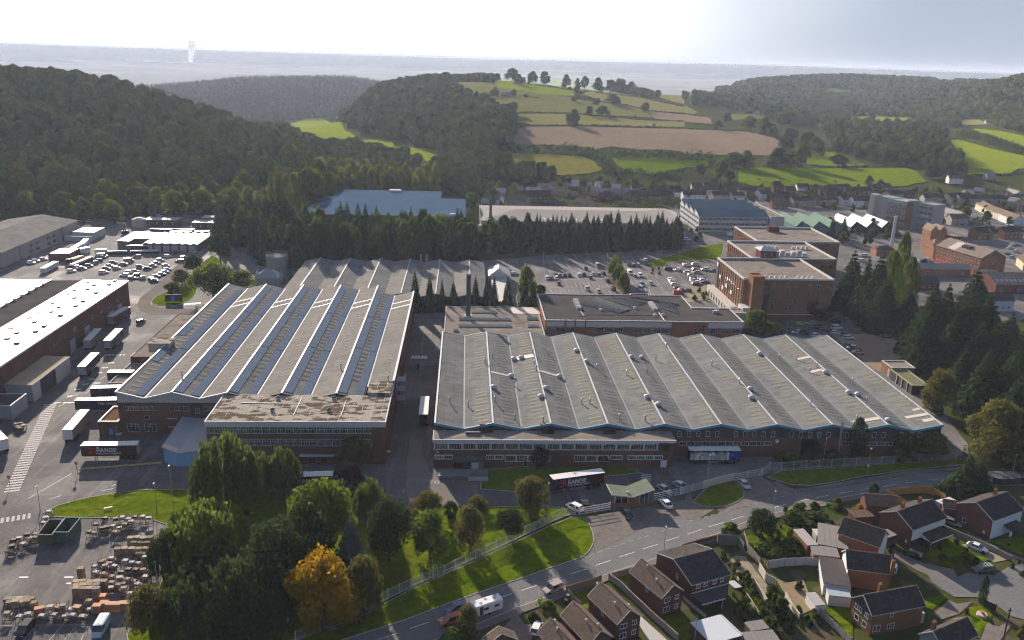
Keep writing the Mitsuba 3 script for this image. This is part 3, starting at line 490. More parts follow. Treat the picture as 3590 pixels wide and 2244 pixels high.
def vent(k, p, kind, zf=ez, z0=8.8):
    u, v, z = spot(p, zf, z0)
    if kind == 'pipe':
        q = part(k, 'roof_vent', MB().tube([(u, v, z - 0.1), (u, v, z + 1.5)], 0.16, 7).mesh(), GREYP, SITE, smooth=40)
        part(q, 'cowl', MB().tube([(u, v, z + 1.5), (u, v, z + 1.62), (u, v, z + 1.85)], [0.34, 0.34, 0.06], 8).mesh(), STEEL, SITE, smooth=40)
    else:
        q = part(k, 'roof_fan', MB().box(u - 0.62, v - 0.62, z - 0.2, u + 0.62, v + 0.62, z + 0.35).mesh(), GREYP, SITE)
        part(q, 'hood', MB().tube([(u, v, z + 0.4), (u, v, z + 0.55), (u, v, z + 0.95), (u, v, z + 1.1)], [0.95, 1.0, 0.72, 0.2], 12).mesh(), TRIM, SITE, smooth=50)
for c, pipes, fans in ((cB, [(760, 1335), (890, 1365), (1062, 1020), (1080, 1328), (1215, 1215), (1222, 1455), (1345, 990), (1360, 1068), (1370, 1108), (1455, 992), (1692, 1345), (1750, 1340), (1800, 1098), (2010, 1140), (2140, 1465), (2152, 1130), (2215, 1038), (2290, 945), (1008, 1058), (1960, 1455), (1420, 1475)],
                        [(1195, 1152), (1070, 1232), (1535, 1155), (1440, 1238), (1405, 1298), (1655, 972), (1730, 1048), (2045, 1018), (2120, 1020), (2155, 1300), (2235, 1355), (1265, 1022), (1212, 1032)]),
                       (cQ, [(212, 570), (408, 695), (688, 525), (812, 528), (870, 465), (955, 582), (905, 618), (910, 850), (1205, 695), (1305, 830), (1235, 960), (620, 512)], [(550, 492), (485, 740), (492, 802), (1015, 622), (1180, 765), (1245, 780), (1460, 962)])):
    for p in pipes: vent(ef, c(*p), 'pipe')
    for p in fans: vent(ef, c(*p), 'fan')
def roof_strip(k, pa, pb, w, zf, z0, mat_, name='walkway'):
    a, c = spot(pa, zf, z0), spot(pb, zf, z0); n = 5; m = MB(); L = [tuple(np.array(a) + (np.array(c) - np.array(a)) * i / n) for i in range(n + 1)]
    for q, r_ in zip(L[:-1], L[1:]): m.slab((q[0], q[1], zf(q[0]) + 0.09), (r_[0], r_[1], zf(r_[0]) + 0.09), (r_[0], r_[1] + w, zf(r_[0]) + 0.09), (q[0], q[1] + w, zf(q[0]) + 0.09), 0.08)
    part(k, name, m.mesh(), mat_, SITE)
PALE = col(0.50, 0.46, 0.40); 
for a, c_, w_ in ((cB(1052, 1122), cB(1185, 1152), 1.3), (cB(1398, 1115), cB(1525, 1152), 1.6), (cB(1205, 1040), cB(1355, 1012), 3.0), (cQ(825, 530), cQ(908, 513), 1.6), (cQ(918, 623), cQ(1005, 602), 1.8), (cQ(1220, 980), cQ(1405, 948), 1.7), (cQ(1592, 945), cQ(1748, 918), 1.5), (cQ(1640, 890), cQ(1690, 878), 1.2), (cQ(1715, 970), cQ(1790, 955), 1.6)): roof_strip(ef, a, c_, w_, ez, 8.8, PALE)
# ---------------------------------------------------------------- west factory: solar roof
WU, WV0, WV1, WB, WZR, WZV = -92.0, 219.0, 333.0, 14.5, 12.4, 10.6
wf = thing('factory', 'large pale beige factory hall with blue solar strips along its gabled roof', 'factory')
def wz(u): t = ((u - WU) / WB) % 1.0; return WZR - (WZR - WZV) * (2 * t if t < 0.5 else 2 - 2 * t)
wzz = [(WU + WB * i / 2, WZR if i % 2 == 0 else WZV) for i in range(11)]
def wend(i): return WV1 if i < 8 else 325.0
def wfront(i): return WV0 if i < 9 else 228.6
for i, ((ua, za), (ub, zb)) in enumerate(zip(wzz[:-1], wzz[1:])):
    part(wf, 'roof_slope', MB().slab((ua, wfront(i) - 0.4, za), (ub, wfront(i) - 0.4, zb), (ub, wend(i), zb), (ua, wend(i), za), 0.2).mesh(), 'm_roof_beige' if i % 2 else 'm_roof_grey', SITE)  # slopes towards the sun coloured paler than those turned away
for i, (ua, za) in enumerate(wzz):
    if i % 2 == 0: part(wf, 'ridge_cap', MB().box(ua - 0.28, wfront(min(i, 9)) - 0.45, za - 0.02, ua + 0.28, wend(i - 1 if i else 0), za + 0.14).mesh(), TRIM, SITE)
    else: part(wf, 'valley_gutter', MB().box(ua - 0.25, wfront(min(i, 9)) - 0.42, za - 0.05, ua + 0.25, wend(i), za + 0.05).mesh(), col(0.40), SITE)
panels = []
for i in range(0, 9, 2):
    ua, ub = wzz[i][0], wzz[i + 1][0]
    for (a, c_) in ([(0.62, 0.93)] if i == 0 else [(0.06, 0.36), (0.66, 0.96)]):
        p0, p1 = ua + (ub - ua) * a, ua + (ub - ua) * c_
        v0, v1 = wfront(i) + 0.8, wend(i) - (3.0 if i else 6.0)
        n = int((v1 - v0) / 3.35)
        for j in range(n):
            if j in (n // 3, 2 * n // 3) and True: gap = 0.5
            else: gap = 0.07
            q0, q1 = v0 + (v1 - v0) * j / n, v0 + (v1 - v0) * (j + 1) / n - gap
            panels.append(((p0, q0), MB().slab((p0, q0, wz(p0) + 0.16), (p1, q0, wz(p1) + 0.16), (p1, q1, wz(p1) + 0.16), (p0, q1, wz(p0) + 0.16), 0.07).mesh()))
for (va, vb) in ((244.0, 256.0), (268.5, 279.0)):
    for j in range(4):
        p0, p1 = wzz[0][0] + 0.6, wzz[0][0] + 2.6; q0 = va + (vb - va) * j / 4; q1 = va + (vb - va) * (j + 1) / 4 - 0.07
        panels.append(((p0, q0), MB().slab((p0, q0, wz(p0) + 0.16), (p1, q0, wz(p1) + 0.16), (p1, q1, wz(p1) + 0.16), (p0, q1, wz(p0) + 0.16), 0.07).mesh()))
many(wf, 'solar_panel', panels, 'm_solar', SITE)
wr = [(wzz[i][0], wzz[i + 1][0]) for i in range(0, 9, 2)]; wl = [(wzz[i][0], wzz[i + 1][0]) for i in range(1, 10, 2)]
bars(wf, wr[1:], SITE, WV0 + 9, WV1 - 8, 3.3, 1.25, (0.39, 0.64), 'rooflight', col(0.060, 0.060, 0.050, rough=0.8, spec=0.05), 0.9, wz, 5, 0.06)
bars(wf, wr[:1], SITE, WV0, WV1 - 2, 3.3, 1.2, (0.22, 0.56), 'rooflight', col(0.120, 0.115, 0.095, rough=0.8, spec=0.1), 0.9, wz, 6, 0.06)
bars(wf, wl, SITE, WV0 + 3, WV1 - 8, 3.0, 0.8, (0.45, 0.80), 'pale_rooflight', col(0.165, 0.152, 0.125, rough=0.8, spec=0.05), 0.36, wz, 7, 0.05)
for i in range(1, 10, 2):
    for v in (306.0, 312.5):
        m = MB(); a, c_ = wzz[i], wzz[i + 1]; m.slab((a[0] + .2, v, a[1] + .07), (c_[0] - .3, v, c_[1] + .05), (c_[0] - .3, v + .7, c_[1] + .05), (a[0] + .2, v + .7, a[1] + .07), 0.05)
        part(wf, 'pale_band', m.mesh(), TRIM, SITE)
g = MB(); fa = MB()
for i in range(4):
    (ua, za), (ub, zb) = wzz[i], wzz[i + 1]
    g.quad((ua, WV0 - 0.12, 9.3), (ub, WV0 - 0.12, 9.3), (ub, WV0 - 0.12, zb - 0.1), (ua, WV0 - 0.12, za - 0.1))
    fa.slab((ua, WV0 - 0.5, za + 0.12), (ub, WV0 - 0.5, zb + 0.12), (ub, WV0 - 0.1, zb + 0.12), (ua, WV0 - 0.1, za + 0.12), 0.35)
def f_clad(p, n, uv): return mix((0.36, 0.37, 0.39), (0.43, 0.44, 0.455), fbm(p.x / 4, p.z / 2)) * (0.90 + 0.10 * dr.sin(su(p) * 14.0))
surf('m_cladding', f_clad, 0.5, spec=0.5)
part(wf, 'cladding', g.mesh(), 'm_cladding', SITE); part(wf, 'eaves_trim', fa.box(WU - 0.3, WV0 - 0.4, WZR - 0.4, WU - 0.05, WV1, WZR + 0.1).mesh(), TRIM, SITE)
part(wf, 'wall', MB().box(WU, WV0, 0, wzz[4][0], WV0 + 0.4, 9.3).box(WU, WV0 + 0.4, 0, WU + 0.4, WV1, WZR - 0.3).box(WU + 0.4, WV1 - 0.6, 0, wzz[8][0], WV1 - 0.2, 10.5).box(wzz[10][0] - 0.4, 228.4, 0, wzz[10][0], 325, 10.0).box(wzz[8][0] + 0.1, 324.4, 0, wzz[10][0] - 0.4, 324.8, 10.5).mesh(), BRICK, SITE)
part(wf, 'gable_fill', MB().box(wzz[10][0] - 0.35, 230.1, 10.0, wzz[10][0] - 0.02, 324.7, WZR - 0.25).mesh(), 'm_cladding', SITE)
part(wf, 'eaves_trim', MB().box(wzz[10][0] - 0.1, 229.6, WZR - 0.45, wzz[10][0] + 0.35, 325.2, WZR + 0.15).mesh(), TRIM, SITE)
for ua, n in ((-90.5, 7), (-78.5, 4), (-69.2, 2)): run(wf, SITE, ua, ua + n * 1.25, WV0 - 0.05, 6.9, 'S', 1.2, 1.3, n, 2, frame=col(0.40, 0.42, 0.44))
part(wf, 'door_surround', MB().box(-72.8, WV0 - 0.1, 4.0, -69.8, WV0, 9.0).mesh(), DARK, SITE); window(wf, SITE, -71.2, WV0 - 0.11, 6.2, 'S', 1.2, 1.5, 1)
for ua in (-88.5, -84.0): window(wf, SITE, ua, WV0 - 0.05, 0.9, 'S', 3.0, 2.2, 3, 0.6)
window(wf, SITE, -84.6, WV0 - 0.06, 4.3, 'S', 1.3, 1.2, 1, frame=col(0.45, 0.55, 0.6))
for ua, z in ((-78, 4.6), (-73.5, 4.6), (-78, 2.2)): part(wf, 'white_ledge', MB().box(ua - 1.3, WV0 - 0.25, z, ua + 1.3, WV0, z + 0.12).mesh(), TRIM, SITE)
for p in (cB(325, 1185), cA(1288, 1150), cA(2410, 1100)): vent(wf, p, 'pipe', wz, 11.5)
for v in np.arange(236, 322, 12.0): window(wf, SITE, wzz[10][0] + 0.02, v, 6.5, 'E', 2.2, 1.4, 2, 0.0, GREYP)
q = part(wf, 'plant_box', MB().box(-96.5, 256.3, 10.5, -90.2, 261.5, 13.2).mesh(), CONC, SITE); part(q, 'top', MB().box(-96.9, 255.9, 13.2, -89.8, 261.9, 13.45).mesh(), 'm_roof_moss', SITE)
m = MB()
for z in (3.0, 6.0, 9.0): m.box(-19.5, 236.5, z, -16.8, 240.5, z + 0.12)
for x in (-19.3, -16.9):
    for y in (236.6, 240.4): m.box(x - 0.08, y - 0.08, 0, x + 0.08, y + 0.08, 10.2)
part(wf, 'fire_stair', m.mesh(), col(0.25, 0.27, 0.30), SITE)
# ---------------------------------------------------------------- west office block
wo = thing('office_block', 'two storey brick office with a mossy peeling flat roof in front of the solar factory', 'office')
U0, U1, V0, V1 = -63.8, -19.5, 201.4, 219.4
part(wo, 'wall', ring(U0, V0, U1, V1, 0, 11.2, 0.35).box(-25.9, V1, 0, U1, 228.2, 11.2).mesh(), BRICK, SITE)
part(wo, 'roof', MB().box(U0 + 0.02, V0 + 0.02, 11.2, U1 - 0.02, V1, 11.62).box(-25.9, V1, 11.2, U1 - 0.02, 228.2, 12.3).mesh(), 'm_roof_moss', SITE)
part(wo, 'fascia', MB().box(U0 - 0.25, V0 - 0.25, 10.3, U1 + 0.25, V0 - 0.0, 11.72).box(U1, V0, 10.9, U1 + 0.25, 228.2, 11.72).box(U0 - 0.25, V0, 10.9, U0, V1, 11.72).mesh(), col(0.50, 0.50, 0.52), SITE)
for z, zs in ((8.4, 1.8), (5.0, 1.8)):
    part(wo, 'window_band', MB().box(U0 + 0.1, V0 - 0.04, z - 0.12, U1 - 3.4, V0, z + zs + 0.1).mesh(), col(0.17, 0.18, 0.19), SITE)
    run(wo, SITE, U0 + 0.2, U1 - 3.5, V0 - 0.05, z, 'S', 1.92, zs, 21, 3, 0.62, fr=0.08)
part(wo, 'canopy', MB().box(-41, V0 - 1.2, 2.5, -26, V0 - 0.06, 2.7).mesh(), TRIM, SITE)
for ua in (-38, -35, -30): window(wo, SITE, ua, V0 - 0.05, 0.1, 'S', 1.8, 1.9, 2, 0, GREYP)
for p in (cA(1965, 1300), cA(2360, 1300), cA(1925, 1385), cA(2325, 1385)):
    u, v = uv(p, 12.0); q = part(wo, 'roof_fan', MB().box(u - 0.4, v - 0.4, 11.6, u + 0.4, v + 0.4, 12.1).mesh(), GREYP, SITE); part(q, 'hood', MB().tube([(u, v, 12.1), (u, v, 12.3), (u, v, 12.55)], [0.62, 0.62, 0.15], 9).mesh(), col(0.10), SITE)
for m_ in (MB().box(-58, 213, 11.62, -42, 213.15, 11.78), MB().box(-43, 205, 11.62, -42.85, 217, 11.78), MB().box(-31, 205, 11.62, -30.85, 215, 11.78)): part(wo, 'roof_pipe', m_.mesh(), TRIM, SITE)
# ---------------------------------------------------------------- east office block
eo = thing('office_block', 'long two storey brick office with white window bands in front of the grey factory', 'office')
U0, U1, V0, V1 = -7.3, 54.0, 199.8, 205.6
part(eo, 'wall', ring(U0, V0, U1, V1, 0, 7.2, 0.35).mesh(), BRICK, SITE)
part(eo, 'roof', MB().box(U0 + 0.02, V0 + 0.02, 7.2, U1 + 0.5, V1 + 0.1, 7.58).mesh(), 'm_roof_flat', SITE)
part(eo, 'fascia', MB().box(U0 - 0.2, V0 - 0.3, 6.9, U1 + 0.6, V0, 7.66).box(U0 - 0.2, V0, 7.1, U0, V1, 7.66).mesh(), col(0.47, 0.47, 0.49), SITE)
part(eo, 'window_band', MB().box(U0 + 0.1, V0 - 0.06, 4.75, 50, V0, 6.9).mesh(), TRIM, SITE)
run(eo, SITE, U0 + 0.2, 49.9, V0 - 0.07, 4.9, 'S', 3.25, 1.65, 16, 5, 0.0, fr=0.085)
part(eo, 'corner_window', MB().box(50.1, V0 - 0.05, 4.6, 53, V0, 6.9).mesh(), 'm_glass', SITE)
for ua, ub, n, z, h_ in ((-7, -2.4, 2, 2.25, 1.0), (6, 10.5, 2, 2.25, 1.0), (10.8, 22.5, 4, 1.6, 1.65), (28.5, 37.5, 3, 1.6, 1.65), (37.7, 41, 1, 2.25, 1.0), (42.3, 51.5, 4, 2.25, 1.0)):
    part(eo, 'window_band', MB().box(ua, V0 - 0.06, z - 0.15, ub, V0, z + h_ + 0.2).mesh(), TRIM, SITE)
    run(eo, SITE, ua, ub, V0 - 0.07, z, 'S', (ub - ua) / n - 0.25, h_, n, 4, 0.0, fr=0.085)
window(eo, SITE, 16.1, V0 - 0.10, 0.1, 'S', 1.1, 2.6, 1)
q = part(eo, 'entrance_porch', MB().box(-2.3, V0 - 2.6, 2.55, 5.6, V0 - 0.08, 3.25).mesh(), col(0.10, 0.11, 0.10), SITE)
part(q, 'glazing', MB().box(-2.0, V0 - 1.0, 0, 2.0, V0 - 0.9, 2.55).mesh(), 'm_glass', SITE); part(q, 'door', MB().box(2.3, V0 - 1.0, 0, 4.2, V0 - 0.9, 2.4).mesh(), FRAME, SITE); part(q, 'screen', MB().box(4.3, V0 - 1.0, 0, 5.5, V0 - 0.88, 2.55).mesh(), col(0.24, 0.24, 0.22), SITE)
part(eo, 'terrace', MB().box(-5.8, V0 - 6.5, 0, 6.5, V0 - 2.7, 0.8).box(2, V0 - 6.5, 0.8, 6.5, V0 - 6.2, 1.6).mesh(), col(0.17, 0.17, 0.18), SITE)
for i in range(3): part(eo, 'step', MB().box(1.5, V0 - 7.7 + 0.4 * i, 0, 6.5, V0 - 6.5, 0.2 + 0.2 * i).mesh(), CONC, SITE)
for ua in (4.7, 20.5, 36.5):
    part(eo, 'roof_recess_shade', MB().box(ua, V1 - 2.2, 7.58, ua + 3.2, V1 + 0.3, 7.66).mesh(), col(0.05, 0.035, 0.03), SITE); part(eo, 'roof_hood', MB().slab((ua - 0.3, V1 + 0.2, 9.2), (ua + 3.6, V1 + 0.2, 9.2), (ua + 3.6, V1 + 1.4, 9.3), (ua - 0.3, V1 + 1.4, 9.3), 0.3).mesh(), col(0.16, 0.12, 0.10), SITE)  # dark slabs painted for the shade inside the roof recesses
part(eo, 'roof_plant', MB().box(0.8, V1 - 2.6, 7.6, 4.4, V1 - 2.0, 8.2).box(1.2, V1 - 1.9, 7.6, 2, V1 - 1.2, 7.9).mesh(), col(0.10), SITE)
part(eo, 'plaque', MB().box(-6.6, V0 - 0.08, 3.9, -5.9, V0, 4.3).mesh(), WHITE, SITE)
part(eo, 'end_door', MB().box(51, V0 - 0.08, 0, 52.6, V0, 1.9).mesh(), FRAME, SITE)
# ---------------------------------------------------------------- more works buildings (site grid)
def gable_mesh(x0, y0, x1, y1, ze, zr, axis, z0=0.0):
    b = MB().raw([(x, y, z) for x, y in ((x0, y0), (x1, y0), (x1, y1), (x0, y1)) for z in (z0, ze)], [[0, 2, 3], [0, 3, 1], [2, 4, 5], [2, 5, 3], [4, 6, 7], [4, 7, 5], [6, 0, 1], [6, 1, 7]])
    if axis == 'x':
        ym = (y0 + y1) / 2; b.tri((x0, y1, ze), (x0, y0, ze), (x0, ym, zr)).tri((x1, y0, ze), (x1, y1, ze), (x1, ym, zr))
    else:
        xm = (x0 + x1) / 2; b.tri((x0, y0, ze), (x1, y0, ze), (xm, y0, zr)).tri((x1, y1, ze), (x0, y1, ze), (xm, y1, zr))
    return b.mesh()
def gable(k, M, x0, y0, x1, y1, ze, zr, axis, wall, roof, over=0.3, t=0.14, z0=0.0, trim=None, hip=0.0):
    part(k, 'wall', gable_mesh(x0, y0, x1, y1, ze, zr - 0.02, axis, z0), wall, M)
    if axis == 'x':
        ym = (y0 + y1) / 2; s = (zr - ze) / (ym - y0); ya, yb, zl = y0 - over, y1 + over, ze - over * s
        S = [((x0 - over, ya, zl), (x1 + over, ya, zl), (x1 + over - hip, ym, zr), (x0 - over + hip, ym, zr)), ((x1 + over, yb, zl), (x0 - over, yb, zl), (x0 - over + hip, ym, zr), (x1 + over - hip, ym, zr))]
    else:
        xm = (x0 + x1) / 2; s = (zr - ze) / (xm - x0); xa, xb, zl = x0 - over, x1 + over, ze - over * s
        S = [((xa, y1 + over, zl), (xa, y0 - over, zl), (xm, y0 - over + hip, zr), (xm, y1 + over - hip, zr)), ((xb, y0 - over, zl), (xb, y1 + over, zl), (xm, y1 + over - hip, zr), (xm, y0 - over + hip, zr))]
    up = np.array([0, 0, t])
    for q in S: part(k, 'roof_slope', MB().slab(*[np.array(c) + up for c in q], t).mesh(), roof, M)
    if hip:
        if axis == 'x': E_ = [((x0 - over, yb, zl), (x0 - over, ya, zl), (x0 - over + hip, ym, zr)), ((x1 + over, ya, zl), (x1 + over, yb, zl), (x1 + over - hip, ym, zr))]
        else: E_ = [((xa, y0 - over, zl), (xb, y0 - over, zl), (xm, y0 - over + hip, zr)), ((xb, y1 + over, zl), (xa, y1 + over, zl), (xm, y1 + over - hip, zr))]
        for q in E_: part(k, 'roof_slope', MB().raw([np.array(c) + up for c in q] + [np.array(c) for c in q], [[0, 1, 2], [3, 5, 4], [0, 3, 4], [0, 4, 1]]).mesh(), roof, M)
    if trim:
        e = 0.10
        for q in (S[0], S[1]):
            for a, b in ((q[0], q[3]), (q[1], q[2])):
                a, b = np.array(a), np.array(b); dn = np.array([0, 0, -0.22]); o = np.array([e, 0, 0]) if axis == 'x' else np.array([0, e, 0]); o = o * (1 if (a[0] > (x0 + x1) / 2 if axis == 'x' else a[1] > (y0 + y1) / 2) else -1)
                part(k, 'barge_board', MB().raw([a + dn + up, b + dn + up, b + up * 1.1, a + up * 1.1, a + dn + up + o, b + dn + up + o, b + up * 1.1 + o, a + up * 1.1 + o], [[4, 5, 6], [4, 6, 7], [0, 2, 1], [0, 3, 2], [3, 7, 6], [3, 6, 2], [0, 1, 5], [0, 5, 4]]).mesh(), trim, M)
            part(k, 'gutter', MB().tube([np.array(q[0]) + [0, 0, 0.02], np.array(q[1]) + [0, 0, 0.02]], 0.07, 6).mesh(), trim, M)
TINW = 'm_tin'
# blue lean-to and porch by the west factory
k = thing('lean_to', 'low pale blue building with a grey butterfly roof against the solar factory', 'shed')
part(k, 'wall', MB().raw([(x, y, z) for x, y in ((-75, 202.3), (-71, 199.7), (-64.1, 200.4), (-64.1, 207.7), (-64.1, 212.7), (-64.1, 218.8), (-75, 218.8)) for z in (0, 3.85)], [[a, (a + 2) % 14, (a + 3) % 14] for a in range(0, 14, 2)] + [[a, (a + 3) % 14, a + 1] for a in range(0, 14, 2)]).mesh(), col(0.22, 0.38, 0.58, rough=0.5), SITE)
part(k, 'roof_slope', MB().slab((-75.3, 202.0, 4.3), (-70.7, 199.3, 3.9), (-70.3, 218.7, 4.9), (-75.3, 218.7, 5.4), 0.2).mesh(), col(0.30, 0.32, 0.35, rough=0.5), SITE)
part(k, 'roof_slope', MB().slab((-70.7, 199.3, 3.9), (-64.1, 200.2, 4.4), (-64.1, 218.7, 5.4), (-70.3, 218.7, 4.9), 0.2).mesh(), col(0.34, 0.34, 0.35, rough=0.5), SITE)
part(k, 'verge_sheet', MB().slab((-75.4, 202.3, 4.4), (-71.0, 199.7, 4.0), (-70.8, 201.4, 4.06), (-75.2, 204.0, 4.46), 0.06).mesh(), col(0.52, 0.44, 0.33), SITE)
k = thing('porch_building', 'small brick porch with a white edged, leaf littered roof by the solar factory', 'outbuilding')
block(k, SITE, -97.2, 218.0, -92.1, 228.5, 4.0, BRICK, surf('m_leaf_litter', lambda p, n, uv: mix((0.10, 0.06, 0.035), (0.19, 0.115, 0.06), fbm(p.x / 0.8, p.y / 0.8, 0, 3)), 0.9), TRIM)
part(k, 'door', MB().box(-94.6, 217.93, 0.1, -93.5, 218.0, 2.1).mesh(), col(0.12, 0.25, 0.5), SITE)
# annexes along its left side
k = thing('annexe', 'long flat roofed brick annexe along the left side of the solar factory', 'annexe')
block(k, SITE, -106.3, 266.5, -92.2, 315.0, 5.3, BRICK, 'm_roof_flat', None)
part(k, 'rooflight', MB().box(-107.2, 269.0, 3.4, -104.6, 273.2, 4.6).mesh(), TRIM, SITE)
k = thing('lean_to', 'low flat roofed lean to in front of the long brick annexe', 'shed'); block(k, SITE, -106.5, 248.8, -92.2, 266.4, 3.0, BRICK, 'm_roof_flat', CONC)
# big west warehouse
k = thing('warehouse', 'huge low warehouse on the left with glaring metal roof bands and a brick end wall', 'warehouse')
part(k, 'wall', MB().box(-133.2, 150, 0, -132.8, 338.4, 11.3).box(-215, 338.0, 0, -133.2, 338.4, 11.2).mesh(), BRICK, SITE)
part(k, 'roof_band', MB().slab((-150, 150, 11.9), (-132.5, 150, 11.5), (-132.5, 338.7, 11.5), (-150, 338.7, 11.9), 0.25).mesh(), 'm_tin_wet', SITE)
part(k, 'roof_band', MB().slab((-162, 150, 11.3), (-150.02, 150, 11.6), (-150.02, 338.7, 11.6), (-162, 338.7, 11.3), 0.25).mesh(), 'm_roof_felt', SITE, label='dark felt roof band')
part(k, 'roof_band', MB().slab((-215, 150, 11.7), (-162.02, 150, 11.7), (-162.02, 338.7, 11.7), (-215, 338.7, 11.7), 0.25).mesh(), 'm_tin_wet', SITE)
part(k, 'coping', MB().box(-132.8, 150, 11.2, -132.3, 338.7, 11.62).mesh(), TRIM, SITE)
for i in range(15):
    for j, u in enumerate((-146.5, -142.5, -137.5)):
        v = 250 + i * 6.0 + j * 1.7
        if (i * 7 + j * 3) % 5 > 1: part(k, 'rooflight', MB().box(u - 0.65, v, 11.5 + (u + 150) * -0.023 + 0.35, u + 0.65, v + 1.2, 12.05).mesh(), col(0.09, 0.09, 0.095, rough=0.5), SITE)
for i in range(14): part(k, 'roof_vent', MB().tube([(-161.6, 258 + i * 5.6, 11.7), (-161.6, 258 + i * 5.6, 12.3)], 0.7, 9).mesh(), TRIM, SITE)
for v, h_ in ((196, 4.5), (206, 4.5), (262, 4.6), (284, 4.6), (296, 5.5), (318, 4.6), (326, 5.0)):
    part(k, 'loading_door', MB().box(-132.82, v, 0, -132.7, v + 4.0, h_).mesh(), GREYP, SITE)
run(k, SITE, 270, 330, -132.78, 6.5, 'E', 2.0, 1.3, 8, 2, frame=GREYP)
k = thing('loading_canopy', 'beige roofed loading canopy with pale cladding beside the glaring warehouse', 'canopy')
for v0, v1 in ((241, 254), (254.1, 266)): part(k, 'roof_panel', MB().slab((-132.7, v0, 5.7), (-125, v0, 5.4), (-125, v1, 5.4), (-132.7, v1, 5.7), 0.2).mesh(), surf('m_beige_deck', lambda p, n, uv: mix((0.42, 0.335, 0.235), (0.50, 0.40, 0.285), fbm(su(p) / 3, sv(p) / 9, 0, 3)) * (0.95 + 0.05 * dr.sin(sv(p) * 8)), 0.7) if v0 == 241 else 'm_beige_deck', SITE)
part(k, 'front_cladding', MB().box(-132.7, 240.9, 0.5, -125, 241.05, 5.3).mesh(), col(0.33, 0.36, 0.34, rough=0.6), SITE)
part(k, 'side_wall', MB().box(-125.15, 256, 0, -125, 266, 5.2).box(-125.2, 241.1, 0, -125.05, 246, 5.2).mesh(), TRIM, SITE); part(k, 'side_opening_shade', MB().box(-125.6, 246, 0, -125.4, 256, 5.2).mesh(), col(0.06), SITE); part(k, 'blue_edge', MB().box(-125, 240.8, 5.15, -124.85, 266.1, 5.45).mesh(), col(0.2, 0.35, 0.45), SITE)  # dark sheet inside the open side paints its unlit interior
k = thing('loading_canopy', 'small dark roofed canopy cut by the left edge of the picture', 'canopy')
q0 = uv(c5(112, 528), 4.0); block(k, SITE, q0[0] - 16, q0[1], q0[0], q0[1] + 9, 4.0, GREYP, 'm_roof_felt', TRIM)
# back warehouse
k = thing('warehouse', 'beige roofed pitched warehouse at the far left behind the glaring one', 'warehouse')
gable(k, SITE, -252, 404, -214.5, 486, 7.2, 10.2, 'y', surf('m_pink_clad', lambda p, n, uv: mix((0.33, 0.29, 0.28), (0.39, 0.345, 0.33), noise(p.y / 3, p.z / 3)), 0.7), 'm_roof_beige', 0.4)
for i in range(16): part(k, 'rooflight', MB().slab((-229, 407 + i * 4.9, 9.25), (-222.5, 407 + i * 4.9, 8.2), (-222.5, 408.6 + i * 4.9, 8.2), (-229, 408.6 + i * 4.9, 9.25), 0.06).mesh(), col(0.55, 0.52, 0.48), SITE)
for v in (432, 438, 450, 456): window(k, SITE, -214.45, v, 4.0, 'E', 3.4, 1.4, 2, 0, GREYP); window(k, SITE, -214.45, v, 1.2, 'E', 3.4, 1.4, 2, 0, GREYP)
part(k, 'sliding_door', MB().box(-214.48, 441, 0, -214.35, 447, 6.0).mesh(), GREYP, SITE); part(k, 'downpipe', MB().box(-214.48, 420, 0, -214.3, 420.3, 7).box(-214.48, 466, 0, -214.3, 466.3, 7).mesh(), DARK, SITE)
# depot sheds
k = thing('depot_shed', 'wide white roofed vehicle depot shed with a row of low roof ridges', 'shed')
for i in range(7):
    u0 = -164 + i * 4.0; v0 = 441.2 if i < 5 else 440.4
    part(k, 'roof_bay', MB().slab((u0, v0, 4.4), (u0 + 2.0, v0, 5.0), (u0 + 2.0, 470, 5.0), (u0, 470, 4.4), 0.15).slab((u0 + 2.0, v0, 5.0), (u0 + 4.0 - 0.1, v0, 4.4), (u0 + 4.0 - 0.1, 470, 4.4), (u0 + 2.0, 470, 5.0), 0.15).mesh(), TINW, SITE)
part(k, 'roof_bay', MB().box(-178.5, 446, 4.3, -172, 470.5, 4.6).box(-172, 453, 4.3, -164.1, 470.5, 4.6).mesh(), TINW, SITE)
part(k, 'wall', MB().box(-178.3, 446.2, 0, -172.2, 470, 4.3).box(-172.2, 453.2, 0, -164, 470, 4.3).box(-164, 441.6, 0, -136.5, 469.5, 4.25).mesh(), col(0.13, 0.10, 0.10), SITE)
for i in range(6): part(k, 'shutter_door', MB().box(-162.5 + i * 4.3, 441.5, 0.1, -159.3 + i * 4.3, 441.58, 3.6).mesh(), GREYP, SITE)
for a, b_, lab in ((cL(1525, 95), cL(1840, 118), 'flat white roofed brick depot block with a rubble heap behind'), (cL(2035, 125), cL(2310, 130), 'second flat white roofed brick depot block to its right'), (cL(2135, 75), cL(2419, 78), 'far flat roofed brick depot block beside the dark wood')):
    k = thing('depot_block', lab, 'building'); q, r_ = uv(a, 3.6), uv(b_, 3.6); block(k, SITE, q[0], q[1], r_[0], q[1] + 9, 3.6, BRICK, TINW, TRIM)
    for j in range(4): window(k, SITE, q[0] + (r_[0] - q[0]) * (j + 0.5) / 4, q[1] - 0.01, 1.2, 'S', 1.6, 1.3, 2)
for (u0, v0, u1, v1, h_, lab, w_) in ((-211, 470, -199.3, 484, 4.0, 'white roofed portable shed behind the parked lorries', TRIM), (-213.5, 465.5, -199.5, 469.5, 2.6, 'low white canopy in front of the white roofed shed', TRIM), (-201, 419.5, -191, 432, 3.6, 'white roofed brick store among the depot vehicles', BRICK)):
    k = thing('store_shed', lab, 'shed'); block(k, SITE, u0, v0, u1, v1, h_, w_, TINW, None)
